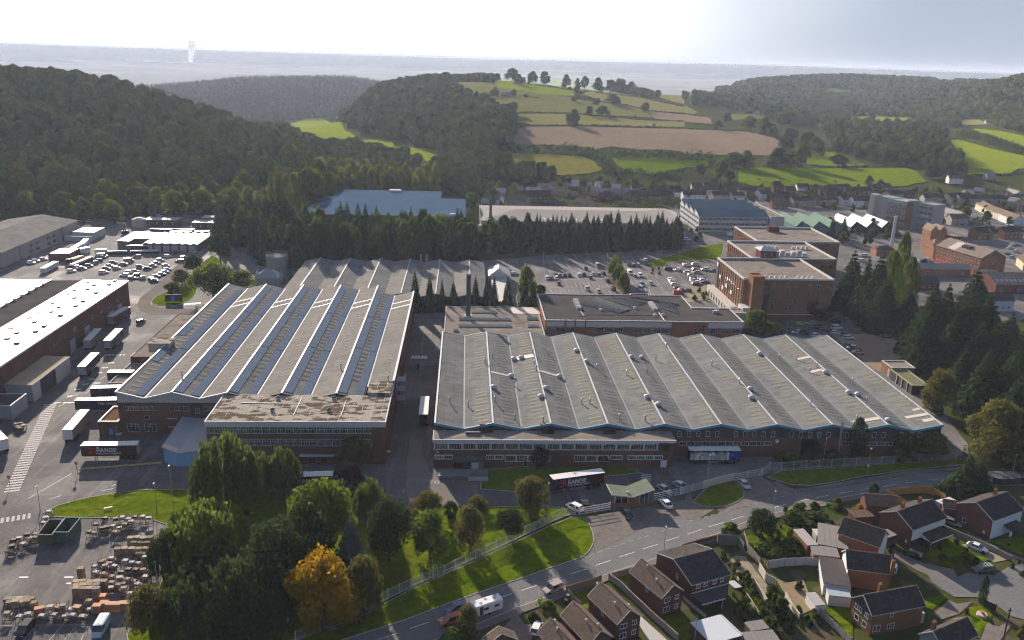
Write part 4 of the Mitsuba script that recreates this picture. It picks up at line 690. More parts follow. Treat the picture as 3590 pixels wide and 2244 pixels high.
q0 = uv(cL(1480, 160), 0); k = thing('storage_tank', 'squat beige storage tank beside the depot block', 'tank'); part(k, 'shell', MB().tube([(*q0, 0), (*q0, 4.2), (*q0, 5.2)], [4.2, 4.2, 1.6], 18).mesh(), col(0.42, 0.36, 0.29), SITE, smooth=30)
# rear factory, tanks, hipped store, pavilion
k = thing('factory', 'smaller grey factory hall with six gabled roof bays behind the conifer row', 'factory')
RU = [(-74.5, 6.1)] + [(-67.5 + 7 * i, 7.6 if i % 2 == 0 else 6.1) for i in range(12)]
for i, ((ua, za), (ub, zb)) in enumerate(zip(RU[:-1], RU[1:])):
    v0 = 339.5 if ua > -50 else 342
    part(k, 'roof_slope', MB().slab((ua, v0, za), (ub, v0, zb), (ub, 402, zb), (ua, 402, za), 0.15).mesh(), 'm_roof_beige' if i % 2 == 0 else 'm_roof_grey', SITE)  # sun-side slopes get the paler colour, far-side slopes the grey
    if zb > 7: part(k, 'ridge_cap', MB().box(ub - 0.2, v0 - 0.1, zb, ub + 0.2, 402.1, zb + 0.14).mesh(), TRIM, SITE)
w = MB()
for (ua, za), (ub, zb) in zip(RU[:-1], RU[1:]): w.raw([(ua, 342.3, 0), (ub, 342.3, 0), (ub, 342.3, zb), (ua, 342.3, za), (ua, 401.7, 0), (ub, 401.7, 0), (ub, 401.7, zb), (ua, 401.7, za)], [[0, 1, 2], [0, 2, 3], [4, 6, 5], [4, 7, 6]])
w.box(-74.5, 342.3, 0, -74.2, 401.7, 6).box(9.2, 342.3, 0, 9.5, 401.7, 6); part(k, 'wall', w.mesh(), col(0.14, 0.17, 0.16), SITE)
for u in (-20.5, -17.8): part(k, 'flue', MB().tube([(u, 401, 6), (u, 401, 10.2)], 0.35, 8).mesh(), STEEL, SITE)
for u, v, r_, h_, lab in ((-87.8, 401, 5.0, 8.6, 'larger round grey storage tank with a railed top beside the rear factory'), (-83, 424, 4.6, 8.0, 'round grey storage tank standing further back among the trees')):
    k = thing('storage_tank', lab, 'tank'); part(k, 'shell', MB().tube([(u, v, 0), (u, v, h_)], r_, 28).mesh(), surf('m_tank', lambda p, n, uv: mix((0.17, 0.19, 0.18), (0.24, 0.26, 0.25), fbm(p.x * 0.8, p.y * 0.8, p.z / 5)), 0.6) if h_ > 8.3 else 'm_tank', SITE, smooth=40)
    m = MB()
    for z in (0.5, 1.0):
        pts = [(u + (r_ - 0.1) * math.cos(a), v + (r_ - 0.1) * math.sin(a), h_ + z) for a in np.linspace(0, 2 * math.pi, 25)]; m.tube(pts, 0.05, 4, False)
    part(k, 'railing', m.mesh(), STEEL, SITE)
k = thing('store_shed', 'hip roofed grey blue store beside the round tanks', 'shed'); gable(k, SITE, -93, 378, -82.5, 387, 3.2, 6.4, 'x', GREYP, col(0.27, 0.31, 0.34), 0.3, hip=4.0)
k = thing('pavilion', 'white gabled pavilion with a long pale flat roof behind the conifer row', 'building'); gable(k, SITE, 11, 384, 21, 400, 4, 6.8, 'y', TRIM, TINW, 0.3, hip=5.0); part(k, 'flat_roof', MB().box(12.3, 345, 2.9, 19.5, 383.8, 3.2).mesh(), TINW, SITE); part(k, 'lower_wall', MB().box(12.5, 345.3, 0, 19.2, 383.8, 2.9).mesh(), GREYP, SITE)
# boiler house and chimney
k = thing('boiler_house', 'flat brown roofed boiler house with three long rows of rooflights', 'building'); block(k, SITE, -7, 286, 29.2, 330, 5.0, BRICK, 'm_roof_flat', CONC, 0.12)
for a, b_, w_ in ((cB(915, 690), cB(1090, 692), 3.2), (cB(825, 740), cB(1190, 738), 2.2), (cB(822, 788), cB(1195, 788), 3.0), (cB(1305, 738), cB(1382, 738), 2.2), (cB(1310, 790), cB(1385, 790), 3.0), (cB(785, 822), cB(820, 822), 1.8)):
    q, r_ = uv(a, 5.6), uv(b_, 5.6); n = max(2, int((r_[0] - q[0]) / 1.3))
    rk = part(k, 'rooflight', MB().box(q[0], q[1], 4.95, r_[0], q[1] + w_, 5.25).mesh(), col(0.30, 0.31, 0.28), SITE)
    for i in range(n):
        x0, x1 = q[0] + (r_[0] - q[0]) * i / n, q[0] + (r_[0] - q[0]) * (i + 1) / n - 0.12; ym = q[1] + w_ / 2
        part(rk, 'pane', MB().slab((x0, q[1], 5.27), (x1, q[1], 5.27), (x1, ym, 5.75), (x0, ym, 5.75), 0.05).slab((x1, q[1] + w_, 5.27), (x0, q[1] + w_, 5.27), (x0, ym + 0.01, 5.75), (x1, ym + 0.01, 5.75), 0.05).mesh(), col(0.36, 0.38, 0.33, rough=0.45), SITE)
q = uv(cB(1200, 705), 5); r_ = uv(cB(1385, 660), 5); part(k, 'pale_deck', MB().box(q[0], q[1], 4.95, r_[0], r_[1], 5.02).mesh(), col(0.52, 0.46, 0.42), SITE)
k = thing('chimney', 'tall dark green steel chimney on the boiler house roof', 'chimney')
part(k, 'shaft', MB().tube([(1.7, 314.6, 4.9), (1.7, 314.6, 21.9)], 0.85, 14).mesh(), col(0.035, 0.075, 0.066, rough=0.6), SITE, smooth=40); part(k, 'base', MB().box(0.2, 313.1, 4.9, 3.2, 316.1, 6.0).mesh(), CONC, SITE); part(k, 'rim', MB().tube([(1.7, 314.6, 21.9), (1.7, 314.6, 22.2)], 0.98, 14).mesh(), DARK, SITE)
k = thing('chimney', 'dark green chimney at the left end of the long cream shed', 'chimney'); part(k, 'shaft', MB().tube([(15.4, 513.5, 0), (15.4, 513.5, 19.3)], 0.8, 12).mesh(), col(0.05, 0.12, 0.11, rough=0.45), SITE, smooth=40); part(k, 'rim', MB().tube([(15.4, 513.5, 19.3), (15.4, 513.5, 19.6)], 0.9, 12).mesh(), DARK, SITE)
# flat roofed office with panels
k = thing('office_block', 'wide office with a dark felt roof carrying tilted solar panel rows', 'office')
Lz = 8.5
part(k, 'wall', MB().box(29.8, 300.8, 0, 30.1, 337, Lz).box(30.1, 300.8, 0, 103.4, 301.1, Lz).box(30.1, 336.7, 0, 88.6, 337, Lz).box(103.1, 301.1, 0, 103.4, 318.8, Lz).box(88.9, 318.5, 0, 103.1, 318.8, Lz).mesh(), 'm_brick_orange', SITE)
part(k, 'roof', MB().box(30.1, 301.1, Lz - 0.4, 88.5, 336.7, Lz - 0.05).box(88.5, 301.1, Lz - 0.4, 103.1, 318.5, Lz - 0.05).box(68, 336.7, Lz - 0.4, 75.5, 339.5, Lz - 0.05).mesh(), 'm_roof_felt', SITE)
part(k, 'coping', MB().box(29.6, 300.5, Lz, 103.6, 300.95, Lz + 0.3).box(29.6, 300.95, Lz, 30.0, 336.9, Lz + 0.3).box(29.6, 336.9, Lz, 68, 337.2, Lz + 0.3).box(75.5, 336.9, Lz, 88.8, 337.2, Lz + 0.3).box(88.5, 318.7, Lz, 88.9, 336.9, Lz + 0.3).box(88.9, 318.7, Lz, 103.6, 319.1, Lz + 0.3).box(103.2, 300.95, Lz, 103.6, 318.7, Lz + 0.3).box(67.8, 337.2, Lz, 68.1, 339.7, Lz + 0.3).box(75.4, 337.2, Lz, 75.7, 339.7, Lz + 0.3).box(68.1, 339.4, Lz, 75.4, 339.7, Lz + 0.3).mesh(), TRIM, SITE)
for a, b_ in ((30.2, 76.5), (90.3, 103.2)):
    part(k, 'white_panel', MB().box(a, 300.55, 6.3, b_, 300.78, 8.2).mesh(), TRIM, SITE); n = int((b_ - a) / 3.4)
    run(k, SITE, a, b_, 300.76, 4.1, 'S', 3.0, 1.9, n, 4, frame=FRAME, skip=(3, 4, 8) if n > 8 else ())
for a in (37, 40.6, 44.4): part(k, 'wall_fin', MB().box(a, 299.9, 3, a + 0.35, 300.5, 9.6).mesh(), col(0.16, 0.12, 0.10), SITE)
for z in (4.0, 5.2, 6.4): window(k, SITE, 85.8, 300.77, z, 'S', 1.3, 0.9, 1, 0, GREYP); window(k, SITE, 88.6, 300.77, z, 'S', 1.6, 0.9, 1, 0, GREYP)
def pvrow(k, a, b_, n):
    for i in range(n):
        q = uv(cK(*(np.array(a[0]) + (np.array(b_[0]) - np.array(a[0])) * i / max(1, n - 1))), Lz); r_ = uv(cK(*(np.array(a[1]) + (np.array(b_[1]) - np.array(a[1])) * i / max(1, n - 1))), Lz)
        d = np.array(r_) - np.array(q); d /= np.linalg.norm(d); nn = np.array([-d[1], d[0]]) * 0.62
        part(k, 'solar_row', MB().slab((q[0], q[1], Lz + 0.12), (r_[0], r_[1], Lz + 0.12), (r_[0] + nn[0], r_[1] + nn[1], Lz + 0.42), (q[0] + nn[0], q[1] + nn[1], Lz + 0.42), 0.05).mesh(), col(0.028, 0.03, 0.036, rough=0.25, spec=0.6), SITE)
        part(k, 'solar_frame', MB().box(q[0], q[1], 0, q[0] + .01, q[1] + .01, .01).slab((q[0] + nn[0] * 1.02, q[1] + nn[1] * 1.02, Lz + 0.44), (r_[0] + nn[0] * 1.02, r_[1] + nn[1] * 1.02, Lz + 0.44), (r_[0] + nn[0] * 1.5, r_[1] + nn[1] * 1.5, Lz + 0.08), (q[0] + nn[0] * 1.5, q[1] + nn[1] * 1.5, Lz + 0.08), 0.04).mesh(), col(0.30, 0.30, 0.30), SITE)
pvrow(k, ((565, 570), (970, 665)), ((720, 498), (1070, 628)), 11)
pvrow(k, ((750, 494), (1110, 600)), ((1020, 512), (1250, 560)), 6)
pvrow(k, ((1090, 498), (1570, 580)), ((1140, 494), (1600, 578)), 2); pvrow(k, ((1380, 600), (1590, 668)), ((1400, 548), (1560, 590)), 5)
for a, n, st in (((505, 530), 7, (7, 15)), ((1300, 560), 7, (9, 12)), ((1985, 660), 2, (14, -8))):
    for i in range(n):
        u, v = uv(cK(a[0] + st[0] * i, a[1] + st[1] * i), Lz); part(k, 'roof_unit', MB().box(u - 0.9, v - 0.45, Lz - 0.1, u + 0.9, v + 0.45, Lz + 1.0).mesh(), TRIM if i % 2 else GREYP, SITE)
for a in ((780, 632), (1138, 612), (1435, 685), (1350, 690)):
    u, v = uv(cK(*a), Lz); part(k, 'roof_fan', MB().tube([(u, v, Lz - 0.1), (u, v, Lz + 0.7), (u, v, Lz + 0.95)], [0.75, 0.75, 0.2], 10).mesh(), TRIM, SITE)
for pts in ([(560, 640), (600, 690), (520, 690)], [(1380, 640), (1450, 740)], [(600, 675), (1420, 680)]): part(k, 'roof_pipe', MB().tube([(*uv(cK(*p), Lz), Lz + 0.12) for p in pts], 0.14, 5).mesh(), TRIM, SITE)
k = thing('link_bridge', 'flat pale link building between the dark roofed office and the brick block', 'building'); block(k, SITE, 89.2, 320.5, 117, 327.5, 6.2, TRIM, 'm_roof_flat', TRIM)
# stepped brick office towers
k = thing('office_tower', 'tall stepped brick office block with three flat brown roofs and thin window slits', 'office')
for (u0, v0, u1, v1, h_) in ((112.4, 332, 149.5, 369.8, 17.0), (128, 370, 166.3, 408, 17.0), (143, 408.2, 184, 446, 17.0)):
    part(k, 'wall', ring(u0, v0, u1, v1, 0, h_, 0.35).mesh(), 'm_brick_orange', SITE)
    part(k, 'roof', MB().box(u0 + 0.35, v0 + 0.35, h_ - 0.6, u1 - 0.35, v1 - 0.35, h_ - 0.25).mesh(), 'm_roof_flat', SITE)
    part(k, 'coping', ring(u0 - 0.2, v0 - 0.2, u1 + 0.2, v1 + 0.2, h_, h_ + 0.75, 0.6).mesh(), TRIM, SITE)
    n = int((v1 - v0) / 3.1)
    for i in range(n):
        part(k, 'wall_fin', MB().box(u0 - 0.28, v0 + 1.1 + i * 3.1, 2.6, u0 - 0.01, v0 + 1.7 + i * 3.1, h_ - 0.1).mesh(), 'm_brick_orange', SITE)
        for z in (3.6, 7.0, 10.4, 13.6): window(k, SITE, u0 - 0.02, v0 + 2.75 + i * 3.1, z, 'W', 0.8, 2.2, 1, 0, GREYP, 0.09)
for i in range(7):
    u = 122.0 + (0, 3.2, 9.2, 12.6, 18.2, 21.8, 27)[i] * 0.98
    for z in (4.4, 7.4, 10.4, 13.9): window(k, SITE, u, 331.98, z, 'S', 1.0, 2.3 if z < 13 else 1.7, 1, 0.55, FRAME if z > 13 else GREYP, 0.1)
for z in (5.0, 9.0, 13.0): run(k, SITE, 150.5, 166, 369.98, z, 'S', 1.1, 2.0, 4, 1, 0, GREYP); run(k, SITE, 167.5, 183.5, 408.18, z, 'S', 1.1, 2.0, 4, 1, 0, GREYP)
part(k, 'white_ledge', MB().box(119, 331.5, 2.6, 149, 332, 2.9).mesh(), TRIM, SITE)
part(k, 'stair_shaft', ring(114.0, 325.5, 118.6, 331.6, 0, 20.0, 0.35).box(114.3, 325.8, 19.2, 118.3, 331.3, 19.6).mesh(), 'm_brick_orange', SITE); part(k, 'shaft_glazing', MB().box(118.7, 327.5, 0.5, 121.8, 331.9, 16.0).mesh(), 'm_glass', SITE); part(k, 'balcony', MB().box(110.8, 325.0, 5.5, 113.8, 331.4, 7.2).box(110.8, 325, 0, 113.8, 331.4, 2.5).mesh(), TRIM, SITE)
part(k, 'podium', MB().box(109.4, 336, 0, 112.2, 372, 4.6).mesh(), col(0.46, 0.43, 0.38), SITE); run(k, SITE, 338, 370, 109.35, 0.6, 'W', 1.6, 2.4, 8, 2, 0.7, GREYP)
q = part(k, 'penthouse', ring(131.5, 369.5, 138.5, 376.5, 17.1, 21.0, 0.3).mesh(), 'm_brick_plum', SITE); part(q, 'cap', MB().raw([(130.8, 368.8, 21), (139.2, 368.8, 21), (139.2, 377.2, 21), (130.8, 377.2, 21), (133.5, 373, 22.4), (136.5, 373, 22.4)], [[0, 1, 5], [0, 5, 4], [1, 2, 5], [2, 3, 4], [2, 4, 5], [3, 0, 4]]).mesh(), col(0.40, 0.42, 0.44), SITE)
for u in (133.5, 136.5): window(q, SITE, u, 369.48, 17.6, 'S', 0.7, 2.4, 1)
part(k, 'penthouse', MB().box(158, 436, 16.9, 163.5, 440, 19.4).mesh(), 'm_brick_plum', SITE)
for i in range(7): u = 138 + i * 2.6; part(k, 'roof_unit', MB().box(u, 376.5, 16.7, u + 1.9, 379.5, 18.6 + 0.5 * (i % 3)).mesh(), (TRIM, GREYP)[i % 2], SITE)
for i in range(9): u = 138 + i * 2.2 + (6 if i > 4 else 0); part(k, 'roof_unit', MB().box(u, 394, 16.7, u + 1.0, 395.2, 17.9).mesh(), TRIM, SITE)
for i in range(9): u = 122.5 + i * 2.1 + (3 if i > 4 else 0); part(k, 'roof_unit', MB().box(u, 336.5, 16.7, u + 0.8, 337.4, 17.7).mesh(), TRIM, SITE)
for u, v, z in ((112.1, 366, 14.5), (112.1, 361, 10), (112.1, 356, 6.5), (112.1, 351, 8.5), (112.1, 344, 7.5)): part(k, 'white_sign', MB().box(u - 0.35, v, z, u - 0.28, v + 2.2, z + 1.6).mesh(), WHITE, SITE)
part(k, 'dark_banner', MB().box(112.02, 366.6, 3.5, 112.1, 369.4, 15.6).mesh(), col(0.06, 0.06, 0.08), SITE)
# blue shed, cream shed
k = thing('factory_shed', 'big blue metal roofed shed with stepped edges behind the dark conifers', 'shed')
bl = [(515, 545, -96, 0.5), (545.02, 575, -92, 0.5), (575.02, 603, -84, -16)]
for i, (v0, v1, u0, u1) in enumerate(bl):
    part(k, 'roof_bay', MB().slab((u0, v0, 8 + 0.5 * i), (u1, v0, 8 + 0.5 * i), (u1, v1, 8.7 + 0.5 * i), (u0, v1, 8.7 + 0.5 * i), 0.3).mesh(), 'm_blue_tin', SITE); part(k, 'wall', MB().box(u0 + 0.3, v0 + 0.3, 0, u1 - 0.3, v1 - 0.3, 7.8 + 0.5 * i).mesh(), BRICK, SITE)
part(k, 'roof_hood', MB().box(-52, 596, 9.4, -44, 600, 11.0).mesh(), TRIM, SITE); part(k, 'roof_hatch', MB().box(-9, 520, 8.1, -5.5, 523, 8.6).mesh(), TRIM, SITE)
for j in range(7): part(k, 'step_edge', MB().box(-97.5 - 0.2 * j + 2.3 * j, 515 + 12 * j, 7.6, -96.6 + 2.3 * j, 527 + 12 * j, 8.4 + 0.2 * j).mesh(), 'm_blue_tin', SITE)
k = thing('factory_shed', 'long cream roofed shed with rows of white rooflights behind the conifer belt', 'shed')
part(k, 'wall', ring(9.5, 503, 131.5, 558, 0, 7.7, 0.4).mesh(), col(0.28, 0.31, 0.33, rough=0.6), SITE)
gable(k, SITE, 9.3, 502.8, 131.7, 558.2, 7.8, 10.4, 'x', col(0.28, 0.31, 0.33, rough=0.6), surf('m_cream_roof', lambda p, n, uv: mix((0.34, 0.315, 0.29), (0.40, 0.37, 0.34), fbm(su(p) / 12, sv(p) / 6, 0, 3)) * (0.96 + 0.04 * dr.sin(su(p) * 5)), 0.6), 0.2, 0.12, 7.7, hip=22)
for i in range(26):
    u = 20 + i * 3.85
    if 32 < u < 122:
        for v, z in ((507.5, 8.35), (515.5, 9.05)): part(k, 'rooflight', MB().slab((u, v, z + 0.06), (u + 1.0, v, z + 0.06), (u + 1.0, v + 3.6, z + 0.40), (u, v + 3.6, z + 0.40), 0.05).mesh(), col(0.66, 0.65, 0.62) if i < 19 else col(0.40, 0.37, 0.33), SITE)
part(k, 'annexe_wall', MB().box(8.0, 499.5, 0, 12, 503, 5.8).mesh(), GREYP, SITE); part(k, 'blue_sign', MB().box(18, 502.55, 3.4, 24, 502.78, 5.2).mesh(), col(0.16, 0.42, 0.45), SITE)
run(k, SITE, 12, 40, 502.76, 3.2, 'S', 2.4, 1.6, 8, 2, skip=(2, 3, 4))
# white saw-tooth offices
k = thing('office_block', 'three storey white panelled block with a blue saw tooth roof', 'office')
part(k, 'wall', ring(144.3, 521, 187.5, 570, 0, 9.6, 0.3).mesh(), col(0.44, 0.44, 0.46), SITE)
for i in range(4):
    v0 = 521 + i * 12.2; part(k, 'roof_bay', MB().slab((143.9, v0 - 0.3, 9.7), (188, v0 - 0.3, 9.7), (188, v0 + 9.5, 13.2), (143.9, v0 + 9.5, 13.2), 0.2).mesh(), surf('m_teal_roof', lambda p, n, uv: mix((0.105, 0.165, 0.195), (0.150, 0.215, 0.245), fbm(p.x / 6, p.y / 6)), 0.7) if i == 0 else 'm_teal_roof', SITE)
    part(k, 'saw_glazing', MB().slab((188, v0 + 9.52, 13.1), (143.9, v0 + 9.52, 13.1), (143.9, v0 + 12.1, 9.8), (188, v0 + 12.1, 9.8), 0.1).mesh(), FRAME, SITE); part(k, 'saw_end', MB().tri((144.2, v0, 9.6), (144.2, v0 + 12.1, 9.6), (144.2, v0 + 9.4, 13.0)).mesh(), FRAME, SITE)
for j, z in enumerate((0.9, 4.2, 7.3)):
    part(k, 'window_band', MB().box(144.6, 520.92, z - 0.1, 187, 520.98, z + 1.8).mesh(), col(0.20, 0.21, 0.23), SITE)
    run(k, SITE, 144.8, 187, 520.9, z, 'S', 4.4, 1.7, 9, 6, fr=0.1); run(k, SITE, 522, 569, 144.25, z, 'W', 3.6, 1.7, 11, 3, fr=0.12)
k = thing('office_block', 'blank grey flat roofed block at the right end of the saw tooth offices', 'building'); block(k, SITE, 188.3, 519, 197, 575, 10.4, col(0.40, 0.38, 0.39), 'm_roof_flat', TRIM)
# green and white saw-tooth workshops
for j, (u0, roof, lab) in enumerate(((207, 'g', 'left workshop with a pale green saw tooth roof'), (218, 'g', 'middle workshop with a pale green saw tooth roof'), (228.5, 'g', 'right workshop with a pale green saw tooth roof'), (243, 'w', 'left workshop with a glaring white saw tooth roof'), (253, 'w', 'middle workshop with a glaring white saw tooth roof'), (263, 'w', 'right workshop with a glaring white saw tooth roof'))):
    k = thing('workshop', lab, 'workshop'); rm = (surf('m_green_roof', lambda p, n, uv: mix((0.15, 0.235, 0.185), (0.20, 0.285, 0.23), fbm(p.x / 3, p.y / 3)), 0.6) if j == 0 else 'm_green_roof') if roof == 'g' else col(0.40, 0.40, 0.39, rough=0.5)
    v0, v1 = (524, 560) if roof == 'g' else (526, 556)
    part(k, 'wall', MB().box(u0, v0, 0, u0 + 9.6, v1, 3.6).tri((u0, v0 + 0.02, 3.6), (u0 + 9.6, v0 + 0.02, 3.6), (u0 + 3.2, v0 + 0.02, 7.2)).tri((u0 + 9.6, v1, 3.6), (u0, v1, 3.6), (u0 + 3.2, v1, 7.2)).mesh(), col(0.07, 0.15, 0.18) if roof == 'g' else DARK, SITE)
    for i in range(4):
        a, c_ = v0 - 0.2 + (v1 - v0) * i / 4, v0 - 0.25 + (v1 - v0) * (i + 1) / 4
        part(k, 'roof_sheet', MB().slab((u0 - 0.3, a, 3.6), (u0 + 3.2, a, 7.4), (u0 + 3.2, c_, 7.4), (u0 - 0.3, c_, 3.6), 0.15).mesh(), rm, SITE)
    part(k, 'back_slope', MB().slab((u0 + 3.22, v0 - 0.2, 7.3), (u0 + 9.8, v0 - 0.2, 3.6), (u0 + 9.8, v1, 3.6), (u0 + 3.22, v1, 7.3), 0.12).mesh(), col(0.16, 0.16, 0.17), SITE)
    for i in range(2): window(k, SITE, u0 + 2.5 + 4 * i, v0 - 0.02, 1.2, 'S', 1.4, 1.3, 2)
# ---------------------------------------------------------------- grey office, brewery, chimney, right-hand sheds, gatehouse
def local(u, v, ang): q = xy(u, v); return place(q[0], q[1], 0, YAW + ang)
k = thing('office_block', 'four storey grey and brick office with green bands and two blank stair towers', 'office')
M = local(278.4, 554.4, math.radians(-66.7)); GRN = col(0.30, 0.40, 0.33)
block(k, M, 0, 0, 15, 14, 17.6, 'm_brick_orange', col(0.24, 0.25, 0.25), GREYP); block(k, M, 16.5, 9.4, 28, 20, 17.2, GREYP, col(0.22, 0.24, 0.26), TRIM); block(k, M, -14, 6, -0.02, 16, 17.4, GREYP, col(0.24, 0.25, 0.25), None)
part(k, 'green_band', MB().box(0, -0.15, 15.9, 15, 0, 17.6).mesh(), GRN, M)
for z in (2.0, 6.5, 10.2, 13.6):
    part(k, 'window_band', MB().box(0.2, -0.05, z - 0.1, 14.8, 0, z + 2.0).mesh(), TRIM, M)
    run(k, M, 0.3, 14.7, -0.06, z, 'S', 2.6, 1.9, 5, 4, fr=0.12); run(k, M, 16.8, 27.8, 9.38, z, 'S', 3.2, 2.2, 3, 4, fr=0.14)
q = part(k, 'stair_tower', MB().box(286.4, 543.2, 0, 294, 550, 18.4).mesh(), col(0.24, 0.29, 0.30), SITE); part(k, 'stair_tower', MB().box(-18, 3.5, 0, -14, 9, 18.2).mesh(), col(0.42, 0.44, 0.39), M)
part(k, 'white_sign', MB().box(20, 9.2, 9.0, 25, 9.35, 9.9).mesh(), WHITE, M)
def brick_house_windows(k, M, xs, y, zs, face, w, h):
    for z in zs:
        for x in xs: window(k, M, x, y, z, face, w, h, 2, 0, fr=0.1)
k = thing('malting', 'long old brick malting with a brown slate roof and a red painted corner', 'building')
M = local(256, 448.4, math.atan2(-30.8, 6.6)); SLATE = surf('m_slate', lambda p, n, uv: mix((0.21, 0.165, 0.135), (0.30, 0.245, 0.205), fbm(p.x / 2.5, p.y / 2.5, p.z, 4)), 0.7)
gable(k, M, 0, 0, 32, 15.5, 8.6, 12.6, 'x', surf('m_brick_old', brick_fn((0.25, 0.125, 0.075), (0.34, 0.185, 0.115)), 0.9), SLATE, 0.3)
brick_house_windows(k, M, np.arange(2, 31, 2.4), -0.02, (1.2, 3.4, 5.4, 7.2), 'S', 0.8, 0.8)
part(k, 'red_wall', MB().box(0, -0.06, 0, 11, -0.01, 3.0).mesh(), col(0.42, 0.09, 0.05), M, label='red painted lower wall')
for y in (4, 7.7, 11.5):
    for z in (2, 5): window(k, M, 32.02, y, z, 'E', 0.8, 0.9, 1)
window(k, M, 32.02, 7.7, 9, 'E', 1.8, 1.4, 3); part(k, 'roof_gap', MB().box(14.5, 3.2, 9.5, 20, 7.5, 11.9).mesh(), DARK, M); part(k, 'roof_patch', MB().slab((8.0, 0.4, 8.95), (13.0, 0.4, 8.95), (13.0, 6.5, 12.2), (8.0, 6.5, 12.2), 0.1).mesh(), col(0.52, 0.46, 0.40), M)
k = thing('malting', 'square brick malting tower with two small gabled roofs', 'building')
gable(k, SITE, 265.5, 473, 270, 482.5, 12, 15, 'y', 'm_brick_old', 'm_slate', 0.2); gable(k, SITE, 270.2, 473, 275, 482.5, 12, 14.6, 'y', 'm_brick_old', 'm_slate', 0.2); block(k, SITE, 275.2, 470, 283, 480, 9.5, 'm_brick_plum', 'm_slate', None)
for z in (2, 5, 8.5): run(k, SITE, 266, 275, 472.95, z, 'S', 0.8, 1.4, 3, 1); run(k, SITE, 474, 482, 265.45, z, 'W', 0.8, 1.4, 3, 1)
run(k, SITE, 276, 283, 469.95, 6.5, 'S', 1.0, 1.4, 4, 2)
k = thing('malting', 'small brick kiln with a slate cap in front of the malting tower', 'building'); gable(k, SITE, 257.5, 453, 265, 462, 6.0, 10.5, 'x', 'm_brick_old', 'm_slate', 0.2, hip=2.6); run(k, SITE, 258, 264.5, 452.95, 2.2, 'S', 0.9, 1.2, 2, 1); window(k, SITE, 261, 454.2, 7.5, 'S', 1.2, 1.3, 2)
q = part(k, 'louvre_gable', MB().tri((259.7, 453.6, 6.6), (262.9, 453.6, 6.6), (261.3, 453.6, 9.2)).mesh(), FRAME, SITE)
k = thing('chimney', 'slim tapering pale grey chimney in front of the grey office', 'chimney'); part(k, 'shaft', MB().tube([(241.6, 469.1, 0), (241.6, 469.1, 20.2)], [1.05, 0.75], 14).mesh(), col(0.46, 0.46, 0.48), SITE, smooth=40); part(k, 'rim', MB().tube([(241.6, 469.1, 20.2), (241.6, 469.1, 20.6)], 0.9, 14).mesh(), TRIM, SITE)
k = thing('outbuilding', 'low hip roofed brick outbuilding at the foot of the slim pale chimney', 'outbuilding'); gable(k, SITE, 228.5, 459, 240, 466.5, 3.2, 5.0, 'x', 'm_brick_old', 'm_roof_felt', 0.2, hip=3.5); run(k, SITE, 229.5, 239, 458.95, 1.0, 'S', 1.2, 1.2, 3, 1)
for (p0, p1, d_, ze, zr, ax, wl_, rf, lab) in ((cC(1665, 690), cC(2010, 690), 9, 3.8, 5.6, 'x', 'm_brick_old', col(0.25, 0.25, 0.24), 'long pink brick yard building below the red painted malting'), (cC(1625, 790), cC(1800, 790), 8, 3.6, 6.0, 'x', 'm_brick_plum', 'm_roof_felt', 'dark roofed brick house just behind the tall conifers'), (cC(2205, 800), cC(2440, 790), 20, 4.5, 8.0, 'x', 'm_brick_plum', 'm_slate', 'big brown roofed barn at the right edge'), (cC(2150, 915), cC(2330, 915), 8, 4.8, 7.4, 'x', col(0.45, 0.50, 0.56), 'm_roof_felt', 'pale blue rendered house among the dark conifers'), (cC(2100, 720), cC(2270, 740), 7, 3.2, 4.2, 'x', 'm_brick_plum', 'm_roof_flat', 'small flat brown yard shed near the big brick malting')):
    k = thing('yard_building', lab, 'building'); a, b_ = uv(p0, ze), uv(p1, ze); gable(k, SITE, a[0], a[1], b_[0], a[1] + d_, ze, zr, ax, wl_, rf, 0.3); run(k, SITE, a[0] + 1, b_[0] - 1, a[1] - 0.02, 1.2, 'S', 1.1, 1.2, 4, 2)
    if lab.startswith('big brown'):
        for i in range(10): part(k, 'rooflight', MB().slab((a[0] + 1.5 + 2.2 * i, a[1] + 2, ze + 0.95), (a[0] + 2.4 + 2.2 * i, a[1] + 2, ze + 0.95), (a[0] + 2.4 + 2.2 * i, a[1] + 4, ze + 1.65), (a[0] + 1.5 + 2.2 * i, a[1] + 4, ze + 1.65), 0.05).mesh(), TRIM, SITE)
# small brick sheds by the dark conifers
k = thing('outbuilding', 'small flat roofed brick store beside the brown earth car park', 'outbuilding'); block(k, SITE, 143.9, 266.3, 152, 273.5, 3.5, 'm_brick_orange', 'm_roof_flat', TRIM); part(k, 'blue_door', MB().box(143.82, 267.2, 0.1, 143.9, 268.5, 2.6).mesh(), col(0.25, 0.32, 0.42), SITE)
k = thing('open_shed', 'low open fronted shed with a mossy green roof next to the brick store', 'shed'); block(k, SITE, 143.5, 251.3, 149, 265.9, 3.0, DARK, surf('m_moss_roof', lambda p, n, uv: mix((0.14, 0.15, 0.085), (0.21, 0.19, 0.13), fbm(p.x, p.y, 0, 3)), 0.9), col(0.30, 0.32, 0.16))
for v in (254, 257.5, 261): part(k, 'post', MB().box(143.2, v, 0, 143.4, v + 0.25, 3.0).mesh(), TRIM, SITE)
